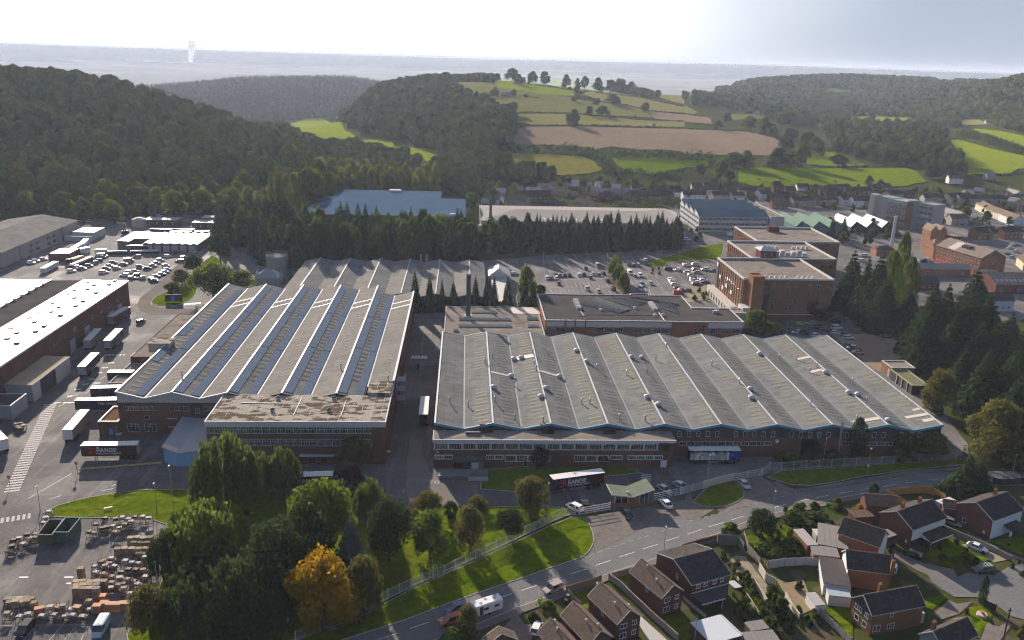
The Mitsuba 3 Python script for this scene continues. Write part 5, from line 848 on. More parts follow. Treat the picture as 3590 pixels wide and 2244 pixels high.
# gatehouse
k = thing('gatehouse', 'small glazed gatehouse with a butterfly roof between the white gates', 'gatehouse')
gu0, gu1, gv0, gv1 = 34.9, 44.6, 178.7, 183.6; gm = 39.8
part(k, 'wall', MB().box(gu0 + 0.9, gv0 + 0.7, 0, gu1 - 0.9, gv1 - 0.5, 0.9).box(gm - 0.9, gv0 + 0.7, 0.9, gu1 - 3.0, gv0 + 0.9, 2.4).box(gu0 + 0.9, gv1 - 0.7, 0.9, gu1 - 0.9, gv1 - 0.5, 2.9).mesh(), 'm_brick_orange', SITE)
part(k, 'glazing', MB().box(gu0 + 0.95, gv0 + 0.78, 0.9, gm - 0.95, gv1 - 0.72, 3.0).box(gu1 - 2.9, gv0 + 0.78, 0.9, gu1 - 0.95, gv1 - 0.72, 2.9).box(gm - 0.9, gv0 + 0.95, 2.4, gu1 - 3, gv1 - 0.75, 2.75).mesh(), 'm_glass', SITE)
for x in (gu0 + 0.9, gu0 + 2.4, gm - 1.0, gu1 - 3.0, gu1 - 1.9, gu1 - 1.0): part(k, 'glazing_post', MB().box(x - 0.06, gv0 + 0.68, 0.9, x + 0.06, gv0 + 0.8, 3.05).mesh(), TRIM, SITE)
GR = surf('m_green_felt', lambda p, n, uv: mix((0.145, 0.175, 0.125), (0.20, 0.215, 0.165), fbm(p.x / 1.5, p.y / 1.5, 0, 3)), 0.85)
part(k, 'roof_slope', MB().slab((gu0, gv0, 3.55), (gm, gv0, 2.95), (gm - 0.6, gv1 + 0.4, 2.95), (gu0 - 0.5, gv1 + 0.4, 3.55), 0.22).mesh(), GR, SITE); part(k, 'roof_slope', MB().slab((gm, gv0, 2.95), (gu1 + 0.6, gv0 + 2.0, 3.85), (gu1 - 0.3, gv1 + 2.6, 3.85), (gm - 0.6, gv1 + 0.4, 2.95), 0.22).mesh(), GR, SITE)
f_ = MB().slab((gu0 - 0.05, gv0 - 0.1, 3.6), (gm, gv0 - 0.1, 3.0), (gm, gv0 - 0.02, 3.0), (gu0 - 0.05, gv0 - 0.02, 3.6), 0.32).slab((gm, gv0 - 0.1, 3.0), (gu1 + 0.65, gv0 + 1.9, 3.9), (gu1 + 0.65, gv0 + 1.98, 3.9), (gm, gv0 - 0.02, 3.0), 0.32).slab((gu0 - 0.1, gv0 - 0.05, 3.6), (gu0 - 0.02, gv0 - 0.05, 3.6), (gu0 - 0.55, gv1 + 0.4, 3.6), (gu0 - 0.65, gv1 + 0.4, 3.6), 0.3)
part(k, 'fascia', f_.mesh(), TRIM, SITE); part(k, 'roof_vent', MB().tube([(gm - 1.0, gv0 + 1.6, 3.0), (gm - 1.0, gv0 + 1.6, 3.5)], 0.3, 8).mesh(), TRIM, SITE)
# ---------------------------------------------------------------- foreground houses and gardens
def tile_fn(a, b, n):
    def fn(p, nn, uv):
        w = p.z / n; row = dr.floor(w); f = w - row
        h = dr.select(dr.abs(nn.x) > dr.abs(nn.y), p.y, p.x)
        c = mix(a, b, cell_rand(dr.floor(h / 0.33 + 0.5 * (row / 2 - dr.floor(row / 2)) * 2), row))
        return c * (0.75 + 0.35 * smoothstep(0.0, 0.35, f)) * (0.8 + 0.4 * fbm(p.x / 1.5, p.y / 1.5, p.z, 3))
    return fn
surf('m_tile_brown', tile_fn((0.115, 0.085, 0.068), (0.175, 0.132, 0.105), 0.14), 0.75)
surf('m_tile_dark', tile_fn((0.045, 0.042, 0.042), (0.078, 0.070, 0.066), 0.14), 0.7)
surf('m_tile_tan', tile_fn((0.155, 0.120, 0.090), (0.22, 0.170, 0.128), 0.14), 0.75)
def frame_of(F0, F1, S, ze, zs, axis):
    """Local frame of a house: origin under eave corner F0, x towards F1, y away; S is a ridge point (axis x) or the far eave corner (axis y)."""
    a, b, s = at(F0, ze)[:2], at(F1, ze)[:2], at(S, zs)[:2]; L = np.linalg.norm(b - a); d = (b - a) / L; n = np.array([-d[1], d[0]])
    dep = float((s - a) @ n) * (2 if axis == 'x' else 1)
    return place(a[0], a[1], 0, math.atan2(d[1], d[0])), L, dep
HOUSES = {}
def house(name, label, F0, F1, S, ze, zr, axis, wall='m_brick_plum', roof='m_tile_brown', cat='house', rows=(), trim=True, chim=None, over=0.25):
    k = thing(name, label, cat)
    M, L, D = frame_of(F0, F1, S, ze, zr if axis == 'x' else ze, axis)
    gable(k, M, 0.0, 0.0, L, D, ze, zr, axis, wall, roof, over, 0.12, trim=TRIM if trim else None)
    for (x, y, z, face, w, h, m) in rows:
        X, Y = {'S': (x * L, -0.01), 'N': (x * L, D + 0.01), 'W': (-0.01, x * D), 'E': (L + 0.01, x * D)}[face]
        window(k, M, X, Y, z, face, w, h, m, 0, fr=0.11)
    if chim:
        for cx, cy in chim: q = part(k, 'chimney', MB().box(cx * L - .35, cy * D - .3, ze, cx * L + .35, cy * D + .3, zr + 0.9).mesh(), 'm_brick_orange', M); part(q, 'pot', MB().tube([(cx * L, cy * D, zr + .9), (cx * L, cy * D, zr + 1.2)], .13, 7).mesh(), col(0.35, 0.16, 0.09), M)
    if axis == 'y': part(k, 'ridge_tiles', MB().tube([(L / 2, -over, zr + 0.12), (L / 2, D + over, zr + 0.12)], 0.13, 6).mesh(), 'm_tile_tan', M)
    else: part(k, 'ridge_tiles', MB().tube([(-over, D / 2, zr + 0.12), (L + over, D / 2, zr + 0.12)], 0.13, 6).mesh(), 'm_tile_tan', M)
    HOUSES[k] = (M, L, D); return k, M, L, D
G2 = [(0.28, 0, 2.75, 'S', 1.5, 1.05, 2), (0.75, 0, 2.75, 'S', 1.0, 1.05, 2), (0.28, 0, 0.7, 'S', 1.5, 1.2, 2), (0.75, 0, 0.7, 'S', 1.0, 1.1, 2)]
def flues(k, M, L, D, ze, zr, spots):
    for fx, fy in spots:
        z = ze + (zr - ze) * (1 - abs(2 * fx - 1)) + 0.1; part(k, 'flue', MB().tube([(fx * L, fy * D, z - 0.1), (fx * L, fy * D, z + 0.45)], 0.11, 7).tube([(fx * L, fy * D, z + 0.45), (fx * L, fy * D, z + 0.62)], 0.2, 8).mesh(), TRIM, M)
k, M, L, D = house('house', 'plum brick house with a brown tiled roof, right of three gables facing the camera', h5(2095, 905), h5(2390, 800), h5(1690, 535), 4.4, 6.4, 'y', rows=G2 + [(0.45, 0, 3.0, 'W', 0.8, 0.9, 1)]); flues(k, M, L, D, 4.4, 6.4, [(0.25, 0.35), (0.4, 0.75)])
k, M, L, D = house('house', 'plum brick house with a brown tiled roof, middle of three gables facing the camera', h5(1470, 1270), h5(1795, 1158), h5(1080, 885), 4.4, 6.4, 'y', rows=G2 + [(0.5, 0, 3.0, 'W', 0.8, 0.9, 1)]); flues(k, M, L, D, 4.4, 6.4, [(0.3, 0.35), (0.6, 0.12)])
k, M, L, D = house('house', 'brown tiled house left of the middle gable, its front cut by the frame', h5(1060, 1560), h5(1385, 1450), h5(665, 1165), 4.4, 6.4, 'y', rows=G2); flues(k, M, L, D, 4.4, 6.4, [(0.35, 0.4), (0.5, 0.1)])
k, M, L, D = house('house', 'leftmost brown tiled house roof at the bottom of the picture', h5(760, 1860), h5(1090, 1745), h5(365, 1405), 4.4, 6.4, 'y', rows=G2); flues(k, M, L, D, 4.4, 6.4, [(0.4, 0.7), (0.55, 0.9)])
k, M, L, D = house('garage', 'small brown garage roof just showing at the bottom edge', cE(1020, 1540), cE(1230, 1500), cE(1000, 1500), 3.2, 4.9, 'y', cat='garage')
k, M, L, D = house('house', 'plum brick house with a dark roof and flat roofed lean to, nearest the road', h3(150, 725), h3(680, 580), h3(0, 345), 4.6, 6.6, 'x', roof='m_tile_dark', rows=[(0.17, 0, 3.3, 'S', 1.1, 0.95, 2), (0.36, 0, 3.3, 'S', 1.0, 0.95, 2), (0.6, 0, 3.3, 'S', 1.0, 0.95, 2), (0.8, 0, 3.3, 'S', 0.9, 0.9, 2), (0.4, 0, 3.0, 'W', 0.7, 1.1, 1)])
part(k, 'lean_to_roof', MB().slab((0, -3.4, 2.3), (L * 0.62, -3.4, 2.3), (L, -0.05, 2.5), (0, -0.05, 2.5), 0.15).mesh(), 'm_roof_felt', M); part(k, 'fascia', MB().box(0, -3.5, 2.1, L * 0.62, -3.4, 2.35).box(0, -0.12, 2.5, L, -0.0, 2.66).mesh(), TRIM, M); part(k, 'post', MB().box(L * 0.55, -3.3, 0, L * 0.55 + 0.12, -3.2, 2.2).mesh(), TRIM, M); part(k, 'porch', MB().slab((L, -1.8, 2.6), (L + 1.8, -1.8, 2.4), (L + 1.8, 0.6, 2.4), (L, 0.6, 2.6), 0.15).mesh(), TRIM, M)
k, M, L, D = house('house', 'big brown brick house with a dark roof and white windows in its dark gable', h4(280, 1150), h4(1005, 1015), h4(145, 880), 4.6, 6.9, 'x', wall='m_brick_orange', roof='m_tile_dark', rows=[(0.38, 0, 3.3, 'S', 0.7, 0.8, 1), (0.12, 0, 0.7, 'S', 1.7, 1.3, 2), (0.40, 0, 0.7, 'S', 1.6, 1.2, 3), (0.25, 0, 2.9, 'W', 1.0, 1.1, 2), (0.68, 0, 2.9, 'W', 2.0, 1.1, 3), (0.3, 0, 0.8, 'W', 1.2, 1.2, 1), (0.7, 0, 0.8, 'W', 1.2, 1.2, 1)], chim=[(0.38, 0.72)])
part(k, 'gable_cladding', MB().raw([(-0.05, 0.15, 2.5), (-0.05, D - 0.15, 2.5), (-0.05, D - 0.15, 4.6), (-0.05, D / 2, 6.7), (-0.05, 0.15, 4.6)], [[0, 2, 1], [0, 4, 2], [4, 3, 2]]).mesh(), col(0.055, 0.045, 0.042), M, label='dark clad gable wall'); part(k, 'side_porch', MB().box(L + 0.02, 0.6, 0, L + 1.3, 2.6, 2.2).mesh(), TRIM, M)
k, M, L, D = house('house', 'house with a dark roof and tan rear slope cut by the bottom right edge', h4(1290, 1640), h4(1750, 1435), h4(1160, 1385), 4.4, 6.4, 'x', wall=col(0.20, 0.23, 0.25), roof='m_tile_dark', rows=[(0.65, 0, 3.0, 'W', 0.9, 1.0, 2), (0.3, 0, 3.0, 'S', 1.1, 1.0, 2)], chim=[(0.15, 0.72)])
k, M, L, D = house('house', 'large plum brick house with a dark roof, white front and open porch', h2(850, 790), h2(1315, 620), h2(640, 535), 4.7, 7.0, 'x', roof='m_tile_dark', rows=[(0.14, 0, 3.1, 'S', 1.5, 1.2, 2), (0.48, 0, 3.1, 'S', 1.5, 1.2, 2), (0.83, 0, 3.1, 'S', 1.4, 1.2, 2), (0.83, 0, 0.8, 'S', 1.2, 1.2, 2)], chim=[(0.25, 0.62), (0.75, 0.6)])
part(k, 'white_front', MB().box(0.02, -0.05, 1.9, L - 0.02, -0.0, 4.6).mesh(), WHITE, M); q = part(k, 'porch_roof', MB().slab((L * 0.3, -2.6, 1.9), (L * 0.95, -2.6, 1.9), (L * 0.95, -0.06, 2.9), (L * 0.3, -0.06, 2.9), 0.14).mesh(), 'm_tile_dark', M); part(q, 'fascia', MB().box(L * 0.3, -2.7, 1.7, L * 0.95, -2.6, 1.95).tri((L * .3, -2.6, 1.8), (L * .3, -.06, 1.8), (L * .3, -.06, 2.85)).mesh(), WHITE, M); part(q, 'post', MB().box(L * 0.31, -2.5, 0, L * 0.31 + 0.12, -2.38, 1.75).mesh(), TRIM, M); part(k, 'garage_front', MB().box(0.2, -0.06, 0, L * 0.5, -0.01, 1.85).mesh(), DARK, M); part(k, 'white_box', MB().box(-0.12, 0.8, 0.9, -0.01, 1.3, 1.5).mesh(), WHITE, M)
k2, M2, L2, D2 = house('house_extension', 'ribbed brown roofed extension behind the large white fronted house', h2(195, 445), h2(640, 480), h2(330, 300), 3.6, 5.2, 'x', cat='extension', trim=False)
k, M, L, D = house('house', 'plum brick house with a dark roof and pale blue front at the right edge', h2(1985, 660), h2(2400, 512), h2(1765, 405), 4.9, 7.2, 'x', roof='m_tile_dark', rows=[(0.18, 0, 3.2, 'S', 1.5, 1.1, 2), (0.42, 0, 3.2, 'S', 0.9, 1.0, 2), (0.58, 0, 3.2, 'S', 0.9, 1.0, 2), (0.85, 0, 3.2, 'S', 1.5, 1.1, 2), (0.18, 0, 0.8, 'S', 1.8, 1.3, 3), (0.85, 0, 0.8, 'S', 1.2, 1.2, 2), (0.75, 0, 1.0, 'W', 1.0, 1.1, 1)], chim=[(0.75, 0.62)])
part(k, 'pale_front', MB().box(0.02, -0.05, 0.1, L - 0.02, -0.0, 4.8).mesh(), col(0.55, 0.62, 0.70), M); q = part(k, 'porch_roof', MB().slab((L * 0.4, -2.0, 2.0), (L * 0.85, -2.0, 2.0), (L * 0.85, -0.06, 2.8), (L * 0.4, -0.06, 2.8), 0.14).mesh(), 'm_tile_dark', M); part(k, 'door', MB().box(L * 0.5, -1.2, 0, L * 0.5 + 1.0, -1.1, 1.95).mesh(), WHITE, M); part(k, 'white_box', MB().box(-0.12, 1.2, 0.9, -0.01, 1.7, 1.5).mesh(), WHITE, M)
k2, M2, L2, D2 = house('house_extension', 'low hipped brown extension beside the pale fronted house', h2(1290, 470), h2(1470, 500), h2(1400, 385), 3.0, 4.2, 'x', cat='extension', trim=True)
k, M, L, D = house('house', 'orange brick house with a heavy ribbed brown pantile roof', cF(1112, 752), cF(1395, 850), cF(1155, 645), 4.3, 6.6, 'x', wall='m_brick_orange', roof=surf('m_pantile', lambda p, n, uv: mix((0.10, 0.078, 0.062), (0.155, 0.12, 0.095), noise(p.x * 2, p.y * 2)) * (0.45 + 0.65 * (0.5 + 0.5 * dr.sin((p.x * 0.86 - p.y * 0.5) * 17.0))), 0.8), rows=[(0.5, 0, 3.0, 'E', 1.2, 1.2, 1)])  # rib shading striped into the colour of a flat roof
part(k, 'white_gable', MB().raw([(L + 0.04, 0.1, 0.1), (L + 0.04, D - 0.1, 0.1), (L + 0.04, D - 0.1, 4.2), (L + 0.04, D / 2, 6.3), (L + 0.04, 0.1, 4.2)], [[0, 1, 2], [0, 2, 4], [4, 2, 3]]).mesh(), WHITE, M); part(k, 'wall_lamp', MB().box(L * .6, -0.25, 1.9, L * .6 + .25, -0.01, 2.8).mesh(), 'm_brick_orange', M)
k, M, L, D = house('house', 'orange brick house with a smooth dark roof and white panelled gable', cF(1178, 1003), cF(1484, 1042), cF(1130, 872), 4.3, 6.5, 'x', wall='m_brick_orange', roof='m_tile_dark', rows=[(0.5, 0, 2.6, 'W', 2.2, 1.4, 3)], chim=[(0.98, -0.06)])
part(k, 'white_gable', MB().raw([(-0.04, 0.1, 2.2), (-0.04, D - 0.1, 2.2), (-0.04, D - 0.1, 4.2), (-0.04, D / 2, 6.2), (-0.04, 0.1, 4.2)], [[0, 2, 1], [0, 4, 2], [4, 3, 2]]).mesh(), WHITE, M)
# sheds, garages and lean-tos in the gardens
def shed(name, label, F0, F1, B0, h, wall, roof, slope=0.0, cat='shed'):
    k = thing(name, label, cat); M, L, D = frame_of(F0, F1, B0, h, h, 'y')
    part(k, 'wall', MB().box(0, 0, 0, L, D, h - 0.12).mesh(), wall, M)
    n = max(1, int(L / 1.1)) if slope >= 0 else 1
    for i in range(n): part(k, 'roof_sheet', MB().slab((L * i / n - 0.1 * (i == 0), -0.15, h), (L * (i + 1) / n - 0.04, -0.15, h), (L * (i + 1) / n - 0.04, D + 0.15, h + slope), (L * i / n - 0.1 * (i == 0), D + 0.15, h + slope), 0.12).mesh(), roof, M)
    return k, M, L, D
RFE = 'm_roof_felt'; GREYF = col(0.20, 0.19, 0.18, rough=0.85)
k, M, L, D = shed('garage', 'flat pale grey roofed brick garage at the bottom edge', h3(420, 1560), h3(845, 1440), h3(235, 1240), 2.5, 'm_brick_plum', col(0.50, 0.53, 0.56, rough=0.6), -0.001, 'garage')
part(k, 'roof_edge', MB().box(L, 0, 2.35, L + 0.3, D, 2.55).mesh(), TRIM, M)
shed('garage', 'dark corrugated roofed garage beside the pale roofed one', h3(985, 1375), h3(1240, 1335), h3(890, 1265), 2.4, 'm_brick_orange', GREYF, 0, 'garage')
shed('garage', 'wide felt roofed garage at the bottom edge below the strip garden', h3(940, 1560), h3(1400, 1520), h3(870, 1405), 2.4, DARK, GREYF, 0, 'garage')
shed('shed', 'white garden shed with a ribbed grey roof', h3(1895, 1015), h3(2035, 1005), h3(1790, 845), 2.2, WHITE, col(0.36, 0.34, 0.33), 0)
shed('conservatory', 'glazed lean to with a blue grey roof and white frame', h3(2085, 870), h3(2400, 905), h3(2060, 745), 2.4, TRIM, col(0.34, 0.40, 0.44, rough=0.3), -0.001, 'conservatory')
shed('extension', 'large flat felt roofed extension joined to the panelled gable house', h3(2010, 700), h3(2400, 760), h3(2000, 340), 2.9, TRIM, RFE, -0.001, 'extension')
shed('garage', 'corrugated roofed brick garage in front of the overgrown garden', cF(930, 905), cF(1120, 925), cF(903, 840), 2.5, 'm_brick_orange', GREYF, 0, 'garage')
shed('garage', 'grey ribbed roof sloping beside the pantiled house', cF(965, 830), cF(1180, 870), cF(1060, 700), 2.6, 'm_brick_orange', GREYF, 0, 'garage')
shed('garage', 'pale grey wedge shaped flat roof by the overgrown garden', cF(890, 840), cF(965, 835), cF(825, 728), 2.6, 'm_brick_orange', col(0.34, 0.315, 0.29, rough=0.85), -0.001, 'garage')
shed('shed', 'cream corrugated shed roof among the bushes', cF(955, 770), cF(1020, 770), cF(985, 728), 2.2, GREYP, col(0.50, 0.44, 0.36), 0)
shed('carport', 'clear ribbed carport roof next to the low hipped extension', h2(1250, 425), h2(1455, 375), h2(1205, 375), 2.5, GREYP, col(0.55, 0.53, 0.50, rough=0.3), 0, 'carport')
shed('shed', 'small ribbed tiled outbuilding behind the pantiled house', h2(40, 620), h2(310, 600), h2(170, 510), 2.4, 'm_brick_plum', 'm_tile_brown', -0.001)
shed('shed', 'small weathered garden shed under the big dark conifer', h2(1840, 215), h2(1950, 180), h2(1880, 100), 2.3, col(0.20, 0.16, 0.12), col(0.26, 0.22, 0.18), 0)
shed('garage', 'little garage with a white door beside the large white fronted house', h2(500, 900), h2(625, 860), h2(480, 790), 2.5, 'm_brick_plum', GREYF, -0.001, 'garage')
# ground of the gardens
def patch(name, pts, bsdf, label, z=0.05): return struct(name, flat(gpoly(pts), z), bsdf, label)
patch('cul_de_sac', poly(h4, (1060, 420), (1230, 540), (1450, 640), (1620, 560), (2000, 600), (2200, 480), (2700, 380), (2700, 1300), (2250, 1180), (2010, 1010), (1760, 910), (1440, 905), (1250, 790), (1120, 690), (1050, 580)), 'm_road', 'grey tarmac cul de sac at the right')
patch('driveway', poly(h2, (540, 1080), (620, 1100), (850, 1200), (1060, 1290), (1420, 1350), (1480, 1470), (1230, 1520), (1060, 1440), (900, 1370), (590, 1180)), 'm_path', 'sloping driveway beside the large white fronted house')
patch('driveway', poly(h2, (1530, 1010), (1600, 1000), (1900, 1090), (2240, 1210), (2000, 1260), (1840, 1180), (1560, 1060)), 'm_gravel', 'gravel drive under the white coupe')
patch('driveway', poly(h2, (1510, 760), (1640, 850), (2230, 1190), (2419, 1240), (2419, 1210), (2050, 1050), (1700, 870)), 'm_path', 'pale brick path along the low wall')
patch('driveway', poly(h4, (1140, 1150), (1350, 950), (1480, 1000), (1690, 970), (1510, 1140), (1240, 1230)), 'm_path', 'pale concrete drive in front of the bottom right house')
patch('driveway', poly(h4, (1900, 1260), (2060, 1330), (2180, 1250), (2250, 1300), (2050, 1560), (1780, 1560)), 'm_path', 'short drive in the bottom right corner')
patch('driveway', poly(h5, (0, 1160), (60, 1130), (150, 1290), (330, 1290), (270, 1400), (260, 1560), (-300, 1560)), 'm_path', 'tan concrete drive at the bottom of the picture')
patch('patio', poly(h5, (1790, 1170), (2190, 1530), (1950, 1560), (1780, 1310)), col(0.42, 0.40, 0.39), 'pale concrete side path beside the middle gable house', 0.06)
patch('garden', poly(h5, (800, 860), (1040, 770), (1240, 720), (1080, 900), (1080, 1110), (930, 1020)), 'm_grass', 'small bright back lawn behind the middle gable house')
patch('garden', poly(h5, (1370, 590), (1700, 530), (1690, 830), (1510, 740), (1440, 650)), 'm_grass', 'small bright back lawn behind the right gable house')
patch('garden', poly(h3, (740, 580), (950, 700), (1130, 980), (1300, 1330), (1240, 1340), (960, 970), (790, 690)), 'm_grass', 'narrow strip of rough lawn between garden walls')
patch('garden', poly(h3, (630, 430), (760, 320), (900, 330), (1050, 540), (1200, 720), (1250, 900), (1150, 960), (980, 640), (760, 560)), 'm_gravel', 'bare stony garden terrace')
patch('garden', poly(h3, (1320, 640), (1500, 700), (1720, 660), (1790, 830), (1850, 1080), (1680, 1160), (1540, 960), (1420, 800)), surf('m_garden_soil', lambda p, n, uv: mix((0.22, 0.165, 0.105), (0.30, 0.235, 0.155), fbm(p.x, p.y, 0, 3)), 0.95), 'dry brown garden with dumped things')
patch('garden', poly(h3, (880, 60), (1450, -120), (1700, 0), (1780, 180), (1800, 300), (1400, 330), (1100, 300), (960, 230)), 'm_grass', 'overgrown bright green garden')
patch('garden', poly(h2, (1020, 1160), (1250, 880), (1540, 1010), (1860, 1190), (1960, 1230), (1780, 1290), (1420, 1340)), 'm_grass', 'front lawn with clipped bushes', 0.07)
patch('garden', poly(h4, (1000, 940), (1290, 860), (1330, 910), (1110, 1100), (1040, 1060)), 'm_grass', 'small bright front lawn beside the big dark roofed house')
patch('garden', poly(h4, (1600, 1060), (1900, 1010), (1970, 1170), (1900, 1290), (1830, 1400), (1800, 1480), (1700, 1480), (1640, 1250)), 'm_grass', 'small lawn with a flower tub at the bottom right')
patch('garden', poly(h3, (1950, 1110), (2350, 1010), (2419, 1200), (2419, 1500), (2300, 1500), (2050, 1250)), 'm_grass', 'shaded back lawn beside a panel fence')
patch('garden', poly(h2, (1950, 960), (2419, 1180), (2700, 1100), (2600, 880), (2100, 920)), 'm_grass', 'shaded front lawn at the right edge')
patch('garden', poly(h5, (2080, 1190), (2380, 1120), (2600, 1400), (2419, 1560), (2250, 1400)), 'm_grass', 'shaded lawn in front of the right gable house')
# ---------------------------------------------------------------- walls and fences
def fence(name, label, pts, h, pan, post, w=0.08, gap=None, cat='fence', posth=0.15, step=2.0, base=0.0, group=None, rails=False):
    """A run of panels between posts through picture points on the ground."""
    k = thing(name, label, cat, group); q = [at(p)[:2] for p in pts]; made = []
    for a, b in zip(q[:-1], q[1:]):
        n = max(1, int(round(np.linalg.norm(b - a) / step)))
        for i in range(n): made.append((a + (b - a) * i / n, a + (b - a) * (i + 1) / n))
    for a, b in made:
        L = np.linalg.norm(b - a); M = place(a[0], a[1], 0, math.atan2(b[1] - a[1], b[0] - a[0])); m = MB()
        if rails == 'mesh':
            m.box(0.05, -0.03, 0.12, L - 0.05, 0.03, 0.2).box(0.05, -0.03, h - 0.08, L - 0.05, 0.03, h)
            for x in np.linspace(0.1, L - 0.1, 16): m.box(x - 0.018, -0.012, 0.2, x + 0.018, 0.012, h - 0.08)
        elif rails == 'bars':
            for z in np.linspace(0.25, h - 0.1, 4): m.box(0.02, -0.04, z, L - 0.02, 0.04, z + 0.1)
        else: m.box(0.02, -w / 2, base, L - 0.02, w / 2, h)
        part(k, 'panel', m.mesh(), pan, M)
        if post: part(k, 'post', MB().box(-0.07, -0.07, 0, 0.07, 0.07, h + posth).mesh(), post, M)
    if post: part(k, 'post', MB().box(L - 0.07, -0.07, 0, L + 0.07, 0.07, h + posth).mesh(), post, M)
    return k
WPOST = col(0.60, 0.61, 0.60); MESH = col(0.36, 0.38, 0.37)
fence('fence', 'long pale mesh fence on white posts along the big front lawn', poly(cE, (-330, 1525), (68, 1340), (155, 1300), (240, 1262), (323, 1222), (405, 1183), (487, 1145), (565, 1107), (643, 1075), (720, 1048), (797, 1010), (870, 975), (942, 940), (1016, 908), (1088, 872), (1155, 838), (1225, 805), (1292, 770), (1358, 738), (1424, 705), (1490, 672), (1556, 640), (1645, 628)), 2.1, MESH, WPOST, step=3.4, rails='mesh')
fence('fence', 'pale mesh fence on white posts along the right hand verge', poly(cF, (568, 352), (618, 312), (703, 310), (790, 302), (878, 296), (968, 291), (1057, 286), (1143, 280), (1232, 276), (1320, 272), (1410, 268), (1498, 262), (1588, 258), (1676, 252), (1765, 245), (1853, 240), (1940, 233), (2030, 226), (2130, 218)), 2.1, MESH, WPOST, step=3.4, rails='mesh')
fence('fence', 'short grey panelled fence between the right gate and the pale wall', poly(cF, (-10, 486), (75, 462), (150, 442)), 2.0, GREYP, WPOST, step=3.4)
fence('wall', 'stepped pale screen wall between the two gates', poly(cF, (150, 442), (220, 422), (290, 404), (360, 388)), 2.1, col(0.50, 0.44, 0.41), WPOST, w=0.2, cat='wall', step=3.2)
fence('gate', 'white barred gate left of the gatehouse', poly(cE, (1672, 632), (1785, 612), (1890, 592)), 1.9, WHITE, WHITE, cat='gate', step=5.5, rails='bars')
fence('gate', 'white barred gate right of the gatehouse', poly(cE, (2205, 528), (2310, 505), (2405, 482)), 1.9, WHITE, WHITE, cat='gate', step=5.5, rails='bars')
fence('gate', 'white barred gate at the second entrance further right', poly(cF, (360, 388), (462, 368), (565, 350)), 1.9, WHITE, WHITE, cat='gate', step=5.5, rails='bars')
BLOCKW = col(0.27, 0.24, 0.20, rough=0.9); WOOD = col(0.24, 0.185, 0.125, rough=0.85); OR = col(0.38, 0.20, 0.075, rough=0.8)
fence('wall', 'stone coloured garden wall with piers between the two gable houses', poly(h5, (1345, 660), (1510, 770), (1660, 925), (1815, 1070), (1965, 1215), (2135, 1360), (2320, 1530)), 1.5, BLOCKW, BLOCKW, w=0.22, cat='wall', step=4.2)
fence('fence', 'weathered wooden fence beside the road behind the middle gable house', poly(h5, (745, 850), (1020, 770), (1240, 690)), 1.6, WOOD, WOOD, step=2.2)
fence('fence', 'wooden side fence left of the middle gable house', poly(h5, (745, 850), (830, 960), (950, 1080)), 1.5, WOOD, WOOD)
fence('fence', 'wooden fence beside the road behind the right gable house', poly(h5, (1390, 650), (1690, 570), (1850, 520)), 1.5, BLOCKW, BLOCKW)
fence('wall', 'low brick wall along the pavement at the lower right', poly(h5, (2110, 350), (2419, 260)) + poly(h1, (0, 1060), (250, 980), (490, 920)), 0.9, 'm_brick_plum', None, w=0.25, cat='wall', step=4.0)
fence('fence', 'tall grey panels round the corner of the overgrown garden', poly(h1, (500, 1000), (620, 1000), (790, 1020), (870, 1120)), 2.4, col(0.17, 0.17, 0.15), col(0.15), step=2.4)
fence('fence', 'leaning grey wooden fence left of the overgrown garden', poly(h1, (870, 920), (930, 1100), (1100, 1310)), 1.9, col(0.21, 0.19, 0.155), WOOD)
fence('wall', 'pale rendered stepped garden wall', poly(h3, (1090, 530), (1180, 680), (1320, 760)), 1.9, col(0.46, 0.42, 0.36), None, w=0.2, cat='wall', step=2.6)
fence('wall', 'long pale garden wall right of the strip lawn', poly(h3, (1000, 680), (1100, 830), (1200, 990)), 1.0, col(0.44, 0.39, 0.32), None, w=0.2, cat='wall', step=2.6)
fence('wall', 'low pale wall edging the strip lawn', poly(h3, (780, 660), (870, 830), (1000, 1030), (1100, 1200)), 0.9, col(0.34, 0.28, 0.20), None, w=0.2, cat='wall', step=2.6)
fence('wall', 'pale wall at the foot of the dry brown garden', poly(h3, (1460, 920), (1560, 1100), (1660, 1230)), 1.4, col(0.48, 0.42, 0.34), None, w=0.2, cat='wall', step=2.6)
fence('fence', 'long grey panel fence running down to the bottom edge', poly(h3, (1925, 1130), (2050, 1260), (2200, 1400), (2390, 1580)), 1.5, col(0.33, 0.30, 0.26), col(0.30, 0.28, 0.25), step=1.9)
fence('fence', 'new orange wooden fence round the garden beside the road', poly(h2, (760, 500), (560, 380), (465, 330), (640, 305), (860, 275), (1080, 285), (1200, 340), (1290, 400)), 1.9, OR, OR)
fence('fence', 'dark wooden fence along the road at the right edge', poly(h2, (1970, 150), (2100, 175), (2419, 150), (2700, 130)), 1.8, DARK, DARK)
fence('fence', 'dark green fence behind the leafy bank', poly(h1, (1725, 640), (1900, 690), (2110, 760)), 1.7, col(0.03, 0.065, 0.05), DARK)
fence('wall', 'low grey wall beside the gravel drive', poly(h2, (1290, 800), (1520, 900), (1860, 1040), (2240, 1240)), 1.2, col(0.22, 0.20, 0.18), None, w=0.22, cat='wall', step=3.5)
fence('fence', 'pale wooden fence in front of the dark yard', poly(h3, (1215, 500), (1450, 470), (1740, 450), (1985, 470)), 1.9, col(0.33, 0.33, 0.36), WOOD, step=3.0)
fence('fence', 'white rail fence left of the dark roofed house', poly(h3, (10, 940), (180, 1090), (340, 1220)), 1.0, TRIM, None, rails='bars', step=3.0)
fence('fence', 'dark slatted fence behind the tall slim conifer', poly(h4, (1850, 1030), (1930, 1070), (2010, 1100)), 1.4, DARK, DARK, step=1.5)
